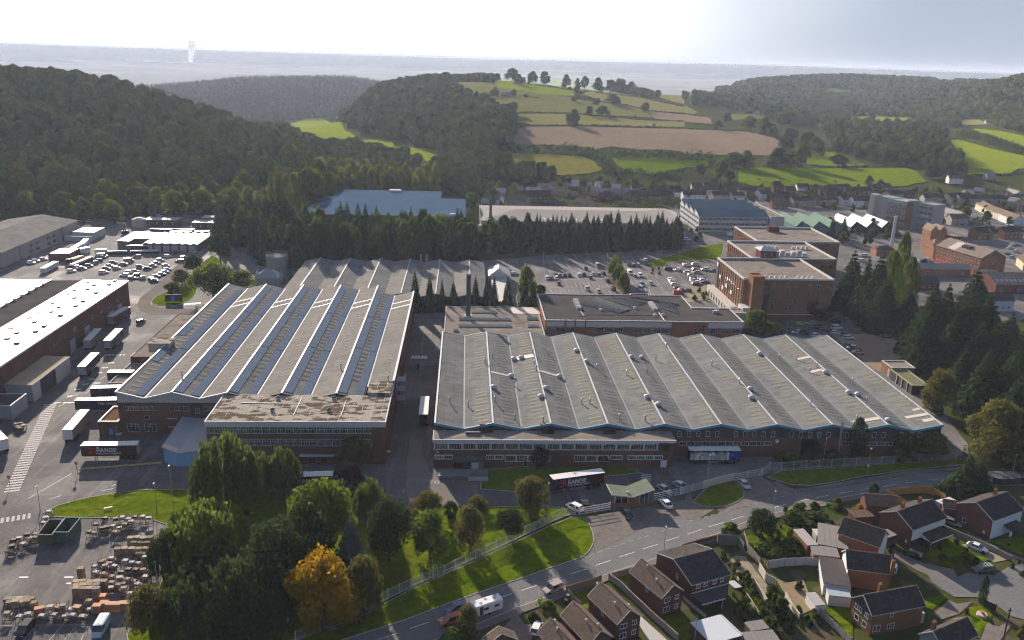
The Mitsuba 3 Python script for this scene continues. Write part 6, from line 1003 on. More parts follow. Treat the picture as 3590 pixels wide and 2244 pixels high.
k = thing('barrier', 'long low yellow barrier beam beside the lorry bay', 'barrier'); a, b = at(c5(840, 1215))[:2], at(c5(1715, 1145))[:2]
M = place(a[0], a[1], 0, math.atan2(b[1] - a[1], b[0] - a[0])); L = np.linalg.norm(b - a); part(k, 'beam', MB().box(0, -0.15, 0.35, L, 0.15, 0.7).mesh(), col(0.40, 0.36, 0.15), M)
for x in np.linspace(0.5, L - 0.5, 8): part(k, 'post', MB().box(x - 0.1, -0.1, 0, x + 0.1, 0.1, 0.36).mesh(), GREYP, M)
# ---------------------------------------------------------------- vehicles
def loft(sections):
    """Closed rings joined along x."""
    n, k = len(sections), len(sections[0]); v = np.array(sections, float).reshape(-1, 3); f = []
    for i in range(n - 1):
        for j in range(k):
            a, b, c, d = i * k + j, i * k + (j + 1) % k, (i + 1) * k + (j + 1) % k, (i + 1) * k + j; f += [[a, b, c], [a, c, d]]
    f += [[0, j + 1, j] for j in range(1, k - 1)] + [[(n - 1) * k, (n - 1) * k + j, (n - 1) * k + j + 1] for j in range(1, k - 1)]
    return v, f
def sect(x, zb, zt_, w): return [(x, -w * .9, zb), (x, w * .9, zb), (x, w, zb + .18), (x, w, zt_ - .16), (x, w * .9, zt_), (x, -w * .9, zt_), (x, -w, zt_ - .16), (x, -w, zb + .18)]
CARS = {'hatch': (4.0, 1.74, 1.47, (-1.95, -1.45, 0.25, 1.1), .90), 'saloon': (4.5, 1.78, 1.42, (-1.75, -0.95, 0.35, 1.25), .90), 'suv': (4.5, 1.86, 1.68, (-2.15, -1.75, 0.45, 1.25), 1.02), 'estate': (4.6, 1.8, 1.46, (-2.2, -1.75, 0.3, 1.25), .90), 'van': (5.0, 1.95, 2.05, (-2.48, -2.42, 1.0, 1.75), 1.12), 'coupe': (4.2, 1.83, 1.35, (-1.8, -0.75, 0.25, 1.15), .86)}
CM = {}
def car_parts(t):
    if t in CM: return CM[t]
    L, W, H, (g0, g1, g2, g3), B = CARS[t]; h, w = L / 2, W / 2
    body = loft([sect(-h, .38, B - .12, w * .80), sect(-h + .12, .30, B - .02, w * .93), sect(-h + .7, .24, B + .02, w), sect(g2, .24, B + .02, w), sect(g3, .24, B - .02, w), sect(h - .55, .26, B - .16, w * .97), sect(h - .12, .30, B - .26, w * .88), sect(h, .40, B - .38, w * .70)])
    wt = w * (.80 if t != 'van' else .9)
    def gh(x, z, ww): return [(x, -ww, z), (x, ww, z)]
    v = [(g0, -w * .92, B - .02), (g0, w * .92, B - .02), (g3, w * .92, B - .04), (g3, -w * .92, B - .04), (g1, -wt, H - .05), (g1, wt, H - .05), (g2, wt, H - .05), (g2, -wt, H - .05)]
    glass = (np.array(v, float), [[0, 4, 5], [0, 5, 1], [1, 5, 6], [1, 6, 2], [2, 6, 7], [2, 7, 3], [3, 7, 4], [3, 4, 0], [4, 7, 6], [4, 6, 5]])
    roof = loft([[(x, -ww, H - .10), (x, ww, H - .10), (x, ww * .9, H), (x, -ww * .9, H)] for x, ww in ((g1 - .08, wt * .96), (g1 + .15, wt * 1.03), (g2 - .1, wt * 1.03), (g2 + .12, wt * .96))])
    pill = MB(); six = []
    for s in (-1, 1):
        for a, b in (((g3, s * w * .925, B - .03), (g2, s * wt * 1.01, H - .06)), ((g0, s * w * .925, B - .02), (g1, s * wt * 1.01, H - .06)), (((g1 + g2) / 2, s * w * .93, B), ((g1 + g2) / 2, s * wt * 1.01, H - .06))): pill.tube([a, b], .05, 4); six.append(MB().tube([a, b], .05, 4).mesh())
    if t == 'van':
        m = trimesh.creation.extrude_polygon(Polygon([(.35, -w * .95), (-2.5, -w * .95), (-2.5, w * .95), (.35, w * .95), (.35, w * .9), (-2.44, w * .9), (-2.44, -w * .9), (.35, -w * .9)]), H - B, engine='earcut'); pill = MB().raw(np.array(m.vertices) + [0, 0, B - .1], m.faces); six = []
    r = .31 if t != 'suv' else .36
    wheel = MB().tube([(0, -.11, 0), (0, .11, 0)], r, 12).mesh(); lamp = MB().box(-.05, -.17, -.07, .05, .17, .07).mesh()
    CM[t] = dict(body=mikit.ply(body, smooth=35), glass=mikit.ply(glass), roof=mikit.ply(roof, smooth=30), pill=mikit.ply(pill.mesh()), six=[mikit.ply(q) for q in six], wheel=mikit.ply(wheel, smooth=40), lamp=mikit.ply(lamp),
                 wpos=[(x, y, r) for x in (-h * .62, h * .64) for y in (-w + .12, w - .12)], lpos=[(h - .10, s * w * .62, B - .34) for s in (-1, 1)], tpos=[(-h + .04, s * w * .70, B - .14) for s in (-1, 1)])
    return CM[t]
PAINT = {'white': col(.72, .72, .72, rough=.25, spec=.6), 'silver': col(.42, .43, .44, rough=.25, metal=.3, spec=.6), 'grey': col(.16, .165, .175, rough=.25, spec=.6), 'black': col(.018, .018, .02, rough=.2, spec=.6), 'blue': col(.03, .07, .19, rough=.25, spec=.6), 'red': col(.34, .02, .025, rough=.25, spec=.6), 'maroon': col(.14, .015, .025, rough=.25, spec=.6), 'pink': col(.50, .13, .16, rough=.3, spec=.6), 'lime': col(.36, .48, .06, rough=.3), 'teal': col(.10, .34, .40, rough=.3), 'orange': col(.36, .11, .035, rough=.35), 'beige': col(.50, .44, .34, rough=.3), 'rose': col(.42, .33, .31, rough=.3, metal=.2), 'lightblue': col(.36, .50, .62, rough=.3), 'green': col(.05, .11, .08, rough=.3)}
CGLASS = col(.02, .024, .028, rough=.08, spec=.9); RUB = col(.02, rough=.8); RED = col(.40, .02, .02, rough=.4)
def car(q, yaw, t, c, label, grp=None, detail=True, z=0.0):
    P = car_parts(t); k = thing('parked_van' if t == 'van' else 'parked_car', label, 'van' if t == 'van' else 'car', grp); M = place(q[0], q[1], z + 0.03, yaw)
    part(k, 'body', P['body'], PAINT[c], M); part(k, 'window', P['glass'], CGLASS, M); part(k, 'roof', P['roof'], PAINT[c], M); [part(k, 'pillar', q, PAINT[c], M) for q in (P['six'] if detail else [])]
    if t == 'van': part(k, 'side_panel', P['pill'], PAINT[c], M)
    for w in P['wpos']: part(k, 'wheel', P['wheel'], RUB, M @ T().translate(list(w)))
    if detail:
        for w in P['lpos']: part(k, 'headlight', P['lamp'], FRAME, M @ T().translate([float(x) for x in w]))
        for w in P['tpos']: part(k, 'tail_light', P['lamp'], RED, M @ T().translate([float(x) for x in w]))
    return k
def heading(c, a, b): p, q = at(c(*a)), at(c(*b)); return math.atan2(q[1] - p[1], q[0] - p[0])
CN = {'w': 'white', 's': 'silver', 'g': 'grey', 'k': 'black', 'b': 'blue', 'r': 'red', 'm': 'maroon', 'l': 'lime', 't': 'teal', 'y': 'beige', 'n': 'green', 'i': 'lightblue', 'p': 'pink'}
TN = {'h': 'hatch', 'a': 'saloon', 'u': 'suv', 'e': 'estate', 'v': 'van'}; WORD = {'hatch': 'hatchback', 'saloon': 'saloon', 'suv': 'jeep', 'estate': 'estate car', 'van': 'van', 'lightblue': 'light blue', 'lime': 'lime green'}
def lot(c, where, hd, spec):
    for s in spec.split():
        x, y, ct = s.split(','); q = at(c(float(x), float(y))); cc, tt = CN[ct[0]], TN[ct[1]]
        k = car(q, hd + (math.pi if (int(float(x)) * 7 + int(float(y))) % 3 == 0 else 0) + 0.05 * math.sin(float(x)), tt, cc, '', detail=False)
        ordered(k, f'{WORD.get(cc, cc)} {WORD.get(tt, tt)} {where}', q)
lot(cL, 'in the depot car park on the left', YAW + 0.25, '1455,492,gh 1075,500,ga 1090,490,sv 1040,535,ke 1000,560,gh 945,590,ks 1205,555,gh 1300,575,ga 1370,540,gv 1240,615,sh 1130,620,mh 1160,590,ga 1100,660,we 1785,490,wh 1820,465,kh 1870,440,kh 2110,410,ga 2060,440,wh 1700,530,gh 1655,560,ka 1625,590,gh 1565,620,ka 1490,600,gh 1430,650,ga 1375,660,wh 1440,690,mh 1400,720,gh 1320,690,we 1760,590,sh 1950,505,gh 1905,540,ke 1775,630,th 1750,655,ih 1710,680,sa 1660,705,gh 1625,735,ke 870,620,ga 830,605,sh 760,645,wh 1640,750,gh 1500,720,sh 460,520,sh 380,540,gh 330,560,wh'.replace('ks', 'kh'))
lot(cL, 'behind the depot yard on the left', YAW + 0.1, '1280,135,we 1690,60,wh 930,120,wh 850,175,wh 1410,70,sh 1330,120,gh')
hk = heading(cK, (400, 335), (435, 388))
lot(cK, 'in the marked bays behind the dark roofed office', hk, '205,300,wh 250,300,ma 305,300,wh 298,268,kh 345,272,gh 395,270,kh 445,268,kh 545,262,wh 597,262,kh 660,288,gh 698,258,sh 750,258,gh 805,252,kh 620,200,kh 750,170,gv 848,330,ku 905,415,ku 330,358,rh 630,415,yu 750,440,yh 1135,272,sh 1192,270,wu 1083,245,wv 1165,155,wh 1118,160,gh 1075,160,kh 1245,105,wh 1208,365,gu 1305,355,sh 1197,415,iv'.replace('rh', 'rh'))
lot(cK, 'parked beside the brick office block', YAW + 0.05, '1525,312,wh 1540,330,sh 1550,348,ga 1560,365,wh 1600,405,ku 1635,425,gh 1690,428,kh 1600,460,rv 1735,270,gh 1735,290,ma 1755,308,bh 1765,325,sa 1785,345,wa 1790,360,me 1845,300,bh 1865,320,wh 1880,340,ba 1700,240,wu 1780,210,nh 1880,205,wu 1970,220,bh 1590,210,wh 1490,200,ku 1680,160,wh 1775,155,sh 1790,235,yh')
lot(cQ, 'in the car park by the tall conifers', YAW - 0.15, '755,325,gh 812,340,wh 862,345,kh 950,365,wh 980,310,ku 1015,318,ga 1060,330,rh 1095,310,wu 1090,345,wh 1140,360,gh 1178,380,we 1180,435,ga 1200,450,wh 1225,465,ma 1245,485,sa 835,285,lh 910,278,sh 960,278,gh 1240,272,ke 1255,295,ke 1330,325,rh 1355,335,rh 1405,355,ku 1440,370,ga 775,228,wh 1175,258,gu 1085,262,kh')
lot(cV, 'in the brewery yard on the right', 0.3, '1060,1425,wa 985,1445,ku 1100,1460,sh 870,1470,wv 2225,1260,wu 2255,1215,wh 2300,1310,wh 2190,1340,gh 2245,1390,ih 110,1370,wh 170,1365,wh 130,1440,wu 30,1500,gh')
lot(cV, 'along the lane between the town houses', 1.0, '1390,640,ih 1405,680,wh 1555,705,gh 1840,800,wu 1960,850,wu 1690,640,wh 2170,945,wh 2050,620,gh')
for q, yaw, t, c, lab in ((at(cE(1640, 590)), heading(cE, (1690, 600), (1600, 555)), 'suv', 'white', 'white car parked just inside the left gate'), (at(cE(1730, 565)), heading(cE, (1690, 560), (1770, 560)), 'hatch', 'black', 'black car half hidden behind the left gate'), (at(cE(2275, 460)), heading(cE, (2230, 430), (2310, 480)), 'saloon', 'silver', 'silver car inside the gate by the gatehouse'), (at(cE(2390, 435)), heading(cE, (2350, 405), (2430, 450)), 'saloon', 'silver', 'silver car further right inside the gate'), (at(cE(2285, 562)), heading(cE, (2325, 595), (2245, 520)), 'saloon', 'white', 'white saloon on the forecourt right of the gatehouse'), (at(cE(2015, 640)), heading(cE, (1990, 600), (2040, 670)), 'hatch', 'black', 'black car in the shade in front of the gatehouse'), (at(cF(440, 425)), heading(cF, (410, 395), (470, 455)), 'saloon', 'silver', 'silver car waiting at the second gate'),
                           (at(cE(1490, 1165)), heading(cE, (1540, 1140), (1430, 1185)), 'suv', 'rose', 'pinkish silver car driving along the public road'), (at(cE(770, 1390)), heading(cE, (830, 1370), (690, 1410)), 'suv', 'orange', 'rusty orange car behind the bush at the bottom'), (at(cE(800, 1305)), heading(cE, (840, 1280), (750, 1310)), 'hatch', 'blue', 'dark blue car on the road beside the caravan'), (at(cE(495, 575)), heading(cE, (500, 520), (490, 600)), 'hatch', 'pink', 'pink car behind the trees on the service road'), (at(cE(275, 195)), heading(cE, (230, 195), (330, 195)), 'saloon', 'maroon', 'dark car in the shade beside the mossy roofed office'),
                           (at(cF(1625, 920)), heading(cF, (1690, 930), (1560, 880)), 'hatch', 'black', 'black car on the drive of the white fronted house'), (at(h2(1750, 1075)), heading(h2, (1600, 1000), (1890, 1110)), 'coupe', 'white', 'white coupe on the gravel drive'), (at(cF(2130, 1030)), heading(cF, (2200, 1030), (2030, 1040)), 'suv', 'green', 'dark people carrier with roof bars in the cul de sac'), (at(cF(1905, 695)), heading(cF, (1850, 670), (1970, 710)), 'estate', 'grey', 'grey estate car between the two big houses'), (at(h5(330, 1380)), heading(h5, (300, 1450), (360, 1310)), 'hatch', 'white', 'white car beside the leftmost house at the bottom'), (at(h4(560, 520)), heading(h4, (545, 600), (570, 450)), 'hatch', 'white', 'pale car tucked behind the panelled gable house'),
                           (at(cD(180, 1450)), heading(cD, (215, 1395), (130, 1500)), 'estate', 'black', 'black estate car in the parking bays at the bottom left'), (at(cA(997, 770)), heading(cA, (970, 780), (1030, 755)), 'hatch', 'black', 'black car alone in the lorry yard'), (at(cD(840, 55)), heading(cD, (840, 30), (840, 80)), 'hatch', 'silver', 'pale car beside the small brick porch'), (at(cB(1215, 430)), heading(cB, (1190, 432), (1240, 430)), 'estate', 'silver', 'silver car beside the pale pavilion roof'), (at(cU(700, 1080)), YAW, 'van', 'white', 'white van in front of the saw tooth offices'), (at(cU(75, 1140)), YAW, 'hatch', 'white', 'white car below the bushes left of the saw tooth offices')):
    car(q, yaw, t, c, lab)
k = car(at(cD(715, 1450)), heading(cD, (750, 1380), (680, 1500)), 'van', 'lightblue', 'light blue van with ladders on its roof, bottom left'); M = place(*at(cD(715, 1450))[:2], 0.03, heading(cD, (750, 1380), (680, 1500)))
m = MB()
for y in (-.45, -.1, .25, .5): m.box(-2.2, y, 2.12, 1.0, y + .06, 2.2)
for x in np.arange(-2.1, 1, .4): m.box(x, -.45, 2.2, x + .05, .5, 2.24)
part(k, 'roof_ladder', m.mesh(), STEEL, M)
k = [x for x in labels if labels[x]['label'].startswith('dark people carrier')][0]; M = place(*at(cF(2130, 1030))[:2], 0.03, heading(cF, (2200, 1030), (2030, 1040)))
for x in (-1.3, -.6, .1): part(k, 'roof_bar', MB().box(x, -.75, 1.72, x + .12, .75, 1.78).mesh(), FRAME, M)
# caravan
k = thing('caravan', 'white touring caravan parked beside the public road', 'caravan'); a, b = at(cE(1000, 1350)), at(cE(1130, 1305)); a0 = at(cE(905, 1345)); yaw = math.atan2(b[1] - a[1], b[0] - a[0]); M = place(a[0], a[1], 0, yaw)
part(k, 'body', loft([[(x, 0.05, .5), (x, 2.2, .5), (x, 2.25, 2.4), (x, 2.1, 2.6), (x, .15, 2.6), (x, 0, 2.4)] for x in (-1.7, -1.5, 4.0, 4.15)]), PAINT['white'], M)
for x in (-.7, 1.6): window(k, M, x + 1.2, -0.02, 1.35, 'S', 1.1, .6, 1, 0, GREYP)
window(k, M, -.5, -.02, .7, 'S', .7, 1.6, 1, 0, DARK); window(k, M, 4.17, 1.1, 1.4, 'E', 1.5, .7, 1, 0, DARK)
for x, y in ((-.5, .6), (.9, 1.4), (2.6, .8), (3.2, 1.6)): part(k, 'roof_hatch', MB().box(x, y, 2.6, x + .5, y + .5, 2.68).mesh(), GREYP, M)
for y in (.15, 2.1): part(k, 'wheel', MB().tube([(1.3, y - .1, .33), (1.3, y + .1, .33)], .33, 12).mesh(), RUB, M)
# trailers
NAVY = col(.022, .022, .045, rough=.45); DRED = col(.055, .016, .020, rough=.45); TROOF = col(.66, .64, .62, rough=.5)
def letters(k, name, text, h, x, z, mat_, M, y=-0.03, bold=True):
    m = meshkit.text_mesh(text, h, 0.02, bold); v = np.array(m.vertices); v = np.column_stack([v[:, 0] + x, y - v[:, 2] * 0.5, v[:, 1] + z]); part(k, name, (v, np.array(m.faces)), mat_, M)
def trailer(label, p0, p1, hz=4.0, length=13.6, side=NAVY, brand=None, end=None, along='side', tail=1):
    """p0, p1: the near long roof edge at height hz, from left to right as the camera sees it (or near to far)."""
    k = thing('lorry_trailer', label, 'trailer'); a, b = at(p0, hz)[:2], at(p1, hz)[:2]; d = (b - a) / np.linalg.norm(b - a); M = place(a[0], a[1], 0, math.atan2(d[1], d[0])); L = length; w = 2.55
    part(k, 'box_body', MB().box(0.05, 0.02, 1.15, L - .05, w - .02, hz - .08).mesh(), side, M)
    part(k, 'roof', MB().box(0, -.02, hz - .08, L, w + .02, hz).mesh(), TROOF, M)
    part(k, 'door_end', MB().box(-.03 if tail < 0 else L - .05, .08, 1.2, .05 if tail < 0 else L + .03, w - .08, hz - .15).mesh(), end or GREYP, M)
    part(k, 'chassis', MB().box(0.4, .5, .85, L - .4, w - .5, 1.14).mesh(), DARK, M)
    wx = [L - 1.4, L - 2.7, L - 4.0] if tail > 0 else [1.4, 2.7, 4.0]; lx = 3.0 if tail > 0 else L - 3.0
    for x in wx:
        for y in (.18, w - .18): part(k, 'wheel', MB().tube([(x, y - .17, .5), (x, y + .17, .5)], .5, 12).mesh(), RUB, M)
    for y in (.45, w - .6): part(k, 'landing_leg', MB().box(lx, y, 0, lx + .18, y + .16, .9).mesh(), GREYP, M)
    part(k, 'side_guard', MB().box(4.6, .02, .55, L - 5, .08, .65).box(4.6, .02, .85, L - 5, .08, .95).mesh(), GREYP, M)
    if brand == 'big':
        part(k, 'red_panel', MB().box(L * .69, -.012, 1.3, L * .97, .01, hz - .3).mesh(), DRED, M)
        part(k, 'roundel', (lambda m: (np.column_stack([m[0][:, 0], m[0][:, 1] * .1, m[0][:, 2]]), m[1]))(MB().tube([(2.5 + .85 * math.cos(t), -.1, 2.55 + .85 * math.sin(t)) for t in np.linspace(0, 2 * math.pi, 29)], .15, 5, False).mesh()), RED, M)
        letters(k, 'lettering', 'R', .8, 2.15, 2.15, RED, M); letters(k, 'lettering', 'The', .32, 3.75, 3.42, WHITE, M); letters(k, 'lettering', 'RANGE', 1.05, 3.75, 2.2, WHITE, M); letters(k, 'lettering', 'Home, Leisure & Garden', .37, 3.75, 1.62, WHITE, M)
    elif brand == 'line': letters(k, 'lettering', 'The Range', .75, 6.2, 2.7, col(.5, .5, .52), M); letters(k, 'lettering', 'therange.co.uk', .34, 10.6, 2.2, col(.5, .5, .52), M)
    elif brand == 'mid': letters(k, 'lettering', 'RANGE', 1.05, 5.4, 2.2, WHITE, M)
    return k
trailer('dark lorry trailer lettered in white, standing in the yard at the lower left', c5(848, 948), c5(1425, 938), brand='big', side=DRED)
trailer('dark navy lorry trailer lettered in white beside the gatehouse', cE(1490, 378), cE(1860, 328), brand='big', side=NAVY)
trailer('purple navy trailer lettered across its side, backed against the solar factory', c5(785, 468), c5(1225, 462), brand='line', side=NAVY)
trailer('plain navy trailer behind the lettered one at the solar factory', c5(950, 338), c5(1275, 332), length=13.0, side=NAVY)
trailer('short dark trailer half hidden behind the low lean to', c5(1130, 172), c5(1310, 172), hz=3.8, length=7.5, side=DARK)
trailer('trailer with a glowing white roof pointing diagonally across the yard', c5(765, 775), c5(945, 565), tail=-1, end=WHITE, side=col(.20, .17, .15))
trailer('dark trailer parked against the beige canopy building', cA(605, 1078), cA(712, 968), tail=-1, side=DARK)
trailer('left white roofed trailer of the pair by the warehouse wall', cA(640, 893), cA(722, 806), tail=-1, side=col(.16, .14, .14)); trailer('right white roofed trailer of the pair by the warehouse wall', cA(785, 893), cA(870, 807), tail=-1, side=NAVY)
trailer('trailer with a shaded rear end near the warehouse corner', cA(800, 727), cA(908, 664), tail=-1, side=DRED)
trailer('blue trailer end cut by the left edge of the picture', c5(85, 868), c5(20, 800), tail=-1, side=col(.04, .07, .20), end=WHITE)
trailer('white roofed dark trailer mostly hidden behind the tall trees', cD(1935, 362), cD(2345, 350), brand='mid', side=NAVY)
k = trailer('white roofed box trailer standing end on in the service road', cB(605, 1417), cB(616, 1285), tail=-1, end=NAVY, side=col(.30, .32, .35))
# curtain sider with its load showing
k = thing('lorry_trailer', 'open sided blue lorry trailer loaded with pale goods', 'trailer'); a, b = at(cF(58, 172), 4)[:2], at(cF(415, 172), 4)[:2]; M = place(a[0], a[1], 0, math.atan2(b[1] - a[1], b[0] - a[0])); L = 13.6
part(k, 'deck', MB().box(0, 0, 1.0, L, 2.5, 1.2).mesh(), DARK, M); part(k, 'roof', MB().box(0, -.05, 3.9, L, 2.55, 4.0).mesh(), TROOF, M); part(k, 'front_wall', MB().box(0, 0, 1.2, .1, 2.5, 3.9).mesh(), NAVY, M); part(k, 'back_curtain', MB().box(.1, 2.42, 1.2, L - .1, 2.5, 3.9).mesh(), NAVY, M)
for i in range(8): part(k, 'curtain_fold', MB().tube([(10.8 + .35 * i, .05, 1.2), (10.8 + .35 * i, .05, 3.9)], .19, 7).mesh(), col(.025, .06, .26), M)
for i in range(18):
    x = .4 + .57 * i; z = 1.2; r_ = np.random.default_rng(i)
    for j in range(2): h_ = r_.uniform(.7, 1.2); part(k, 'load_box', MB().box(x, .15, z, x + .5, 1.4, z + h_ - .04).mesh(), (WHITE, FADED, PALE, GREYP)[r_.integers(4)], M); z += h_
for x in (9.6, 10.9, 12.2):
    for y in (.2, 2.3): part(k, 'wheel', MB().tube([(x, y - .17, .5), (x, y + .17, .5)], .5, 12).mesh(), RUB, M)
part(k, 'side_guard', MB().box(4.6, .02, .5, 8, .08, .6).box(4.6, .02, .8, 8, .08, .9).mesh(), GREYP, M)
# depot: coaches, containers, flat trailers
def box_unit(name, label, cat, p0, p1, hz, w, body, roof):
    k = thing(name, label, cat); a, b = at(p0, hz)[:2], at(p1, hz)[:2]; L = np.linalg.norm(b - a); M = place(a[0], a[1], 0, math.atan2(b[1] - a[1], b[0] - a[0]))
    part(k, 'body', MB().box(0, 0, .35, L, w, hz - .1).mesh(), body, M); part(k, 'roof', MB().box(-.05, -.05, hz - .1, L + .05, w + .05, hz).mesh(), roof, M)
    return k, M, L
for p0, p1, lab in ((cL(1588, 190), cL(1815, 192), 'white roofed coach at the back of the depot, leftmost of four'), (cL(1825, 190), cL(2055, 192), 'white roofed coach at the back of the depot, second of four'), (cL(1798, 218), cL(2025, 220), 'white roofed coach nearest the depot shed'), (cL(2060, 215), cL(2290, 212), 'white roofed coach at the right end beside the dark wood'), (cL(1345, 368), cL(1570, 370), 'white roofed coach tucked in front of the depot shed')):
    k, M, L = box_unit('coach', lab, 'coach', p0, p1, 3.3, 2.5, col(.10, .07, .08), TROOF)
    for i in range(6): window(k, M, L * (i + .5) / 6, -.01, 1.7, 'S', L / 6 - .2, .9, 1, 0, DARK)
    for x in (1.8, L - 2.5): part(k, 'wheel', MB().tube([(x, -.02, .5), (x, .3, .5)], .5, 10).mesh(), RUB, M)
for p0, p1, hz, w, lab in ((cL(480, 605), cL(620, 530), 2.6, 2.5, 'white container in front of the big warehouse corner'), (cL(1000, 412), cL(1115, 412), 2.8, 2.5, 'short white container in the depot yard'), (cL(830, 410), cL(955, 380), 2.6, 2.5, 'low white container beside the brick store'), (cL(890, 345), cL(942, 290), 2.8, 2.6, 'pale blue white container at the end of the container row'), (cL(800, 390), cL(890, 335), 2.8, 2.6, 'pale container in the middle of the container row'), (cL(640, 445), cL(790, 395), 2.6, 2.6, 'white roofed container behind the brick store')):
    k, M, L = box_unit('container', lab, 'container', p0, p1, hz, w, col(.52, .55, .58), TROOF); part(k, 'door', MB().box(L, .1, .4, L + .05, w - .1, hz - .2).mesh(), GREYP, M)
for p0, p1, lab in ((cL(1370, 435), cL(1680, 425), 'long flat bed trailer loaded with beams in the depot'), (cL(1120, 440), cL(1350, 435), 'flat bed lorry with a low load beside the long trailer'), (cL(780, 580), cL(1000, 490), 'flat trailer stacked with pale sheets among parked cars')):
    k, M, L = box_unit('flat_trailer', lab, 'trailer', p0, p1, 1.3, 2.5, DARK, GREYP); part(k, 'load', MB().box(.4, .3, 1.3, L - .6, 2.2, 1.9).mesh(), TRIM, M)
    for x in (1.5, L - 2.6, L - 1.4): part(k, 'wheel', MB().tube([(x, 0, .45), (x, .3, .45)], .45, 10).mesh(), RUB, M)
k, M, L = box_unit('lorry', 'yellow beige tipper lorry beside the brick store', 'lorry', cL(770, 510), cL(890, 470), 2.4, 2.4, col(.42, .35, .16), col(.36, .30, .14)); part(k, 'cab', MB().box(-2.2, .1, .5, -.1, 2.3, 2.7).mesh(), DARK, M)
k, M, L = box_unit('telehandler', 'dark machine with a raised boom behind the depot', 'machine', cL(1305, 215), cL(1365, 205), 2.2, 2.2, DARK, DARK); part(k, 'boom', MB().tube([(L * .6, 1, 2), (L * .5, 1, 6)], .35, 5).mesh(), DARK, M); part(k, 'mast', MB().box(L * .2, .8, 2, L * .2 + .4, 1.2, 6).box(L * .2, .8, 5.4, L * .8, 1.2, 5.8).mesh(), DARK, M)
# ---------------------------------------------------------------- lamp posts, signs
for b, t_, lab in ((cF(185, 365), cF(190, 200), 'white lamp post beside the pale screen wall'), (cE(1450, 625), cE(1458, 400), 'lamp post on the lawn beside the lettered trailer'), (cE(2270, 920), cE(2280, 705), 'lamp post on the pavement above the gable houses'), (cD(285, 600), cD(265, 420), 'lamp post at the left end of the big lawn'), (cD(1230, 620), cD(1203, 275), 'tall lamp post in front of the pale blue lean to'), (cF(640, 630), cF(660, 455), 'lamp post on the pavement beside the leafy bank'), (cF(2335, 355), cF(2365, 200), 'lamp post at the far right of the public road'), (cF(1307, 355), cF(1340, 155), 'lamp post with a round sign on the right hand verge'), (cF(1000, 250), cF(1005, 85), 'white post in front of the glazed wall'), (cD(1118, 1165), cD(1100, 955), 'lamp post beside the pallet stacks'), (cD(1107, 575), cD(1095, 400), 'thin post on the big lawn'), (cK(838, 200), cK(838, 30), 'lamp post at the left of the willow row'), (cK(1370, 115), cK(1376, -40), 'lamp post by the shaded grass bank'), (cK(72, 340), cK(75, 265), 'lamp post by the marked car park'), (cK(168, 150), cK(172, 20), 'lamp post in the shade at the left of the marked car park'), (cC(718, 1150), cC(727, 1070), 'lamp post beside the round garden trees'), (cQ(1165, 350), cQ(1168, 308), 'lamp post among the cars by the conifers'), (cL(1168, 420), cL(1152, 300), 'lamp post in the depot yard'), (cL(932, 500), cL(930, 440), 'short lamp post among the depot cars'), (cE(432, 560), cE(432, 455), 'short lamp post by the service road'), (cB(645, 690), cB(645, 570), 'lamp post below the conifer row'), (cD(2037, 1385), cD(2035, 1325), 'lamp post beside the golden tree'), (h5(1170, 840), h5(1115, 690), 'thin curved post in the middle back garden')):
    g = at(b); zs = np.arange(2, 16, .1); h_ = zs[np.argmin([np.hypot(*(at(t_, z) - g)[:2]) for z in zs])]
    k = thing('lamp_post', lab, 'lamp post'); part(k, 'column', MB().tube([(g[0], g[1], 0), (g[0], g[1], 1.4), (g[0], g[1], 1.45), (g[0], g[1], h_)], [.11, .11, .075, .05], 8).mesh(), STEEL if 'white' not in lab else TRIM)
    a = -0.5 if g[0] > 60 else .9; part(k, 'lantern', MB().box(g[0] - .12, g[1] - .55, h_ - .06, g[0] + .12, g[1] + .1, h_ + .06).mesh(), TRIM)
    if 'round sign' in lab: part(k, 'sign', MB().tube([(g[0], g[1] - .12, 3.0), (g[0], g[1] - .08, 3.0)], .35, 14).mesh(), WHITE)
for p, lab, h_ in ((cD(548, 335), 'round no entry signs on a dark pole beside the yellow barrier', 3.2), (cD(72, 430), 'round no entry sign on a dark pole at the left edge', 3.0)):
    g = at(p); k = thing('road_sign', lab, 'sign'); part(k, 'pole', MB().tube([(g[0], g[1], 0), (g[0], g[1], h_)], .06, 8).mesh(), DARK); q = part(k, 'disc', MB().tube([(g[0], g[1] - .10, h_ - .35), (g[0], g[1] - .07, h_ - .35)], .42, 18).mesh(), RED); part(q, 'bar', MB().box(g[0] - .28, g[1] - .115, h_ - .42, g[0] + .28, g[1] - .102, h_ - .28).mesh(), WHITE)
    if h_ > 3.1: part(k, 'arrow_plate', MB().tube([(g[0], g[1] - .1, 1.6), (g[0], g[1] - .07, 1.6)], .26, 4).mesh(), RED)
g = uv(cA(1230, 628)); k = thing('sign_board', 'dark sign board with a blue emblem on the lawn island', 'sign'); part(k, 'board', MB().box(g[0] - 3.4, g[1], .5, g[0] + 3.4, g[1] + .3, 3.4).mesh(), col(.045, .05, .05), SITE); part(k, 'emblem', MB().box(g[0] - 1.2, g[1] - .05, .9, g[0] + .7, g[1] - .01, 2.9).mesh(), col(.03, .17, .42), SITE); part(k, 'post', MB().box(g[0] - 3, g[1] + .05, 0, g[0] - 2.8, g[1] + .25, .5).box(g[0] + 2.8, g[1] + .05, 0, g[0] + 3, g[1] + .25, .5).mesh(), DARK, SITE)
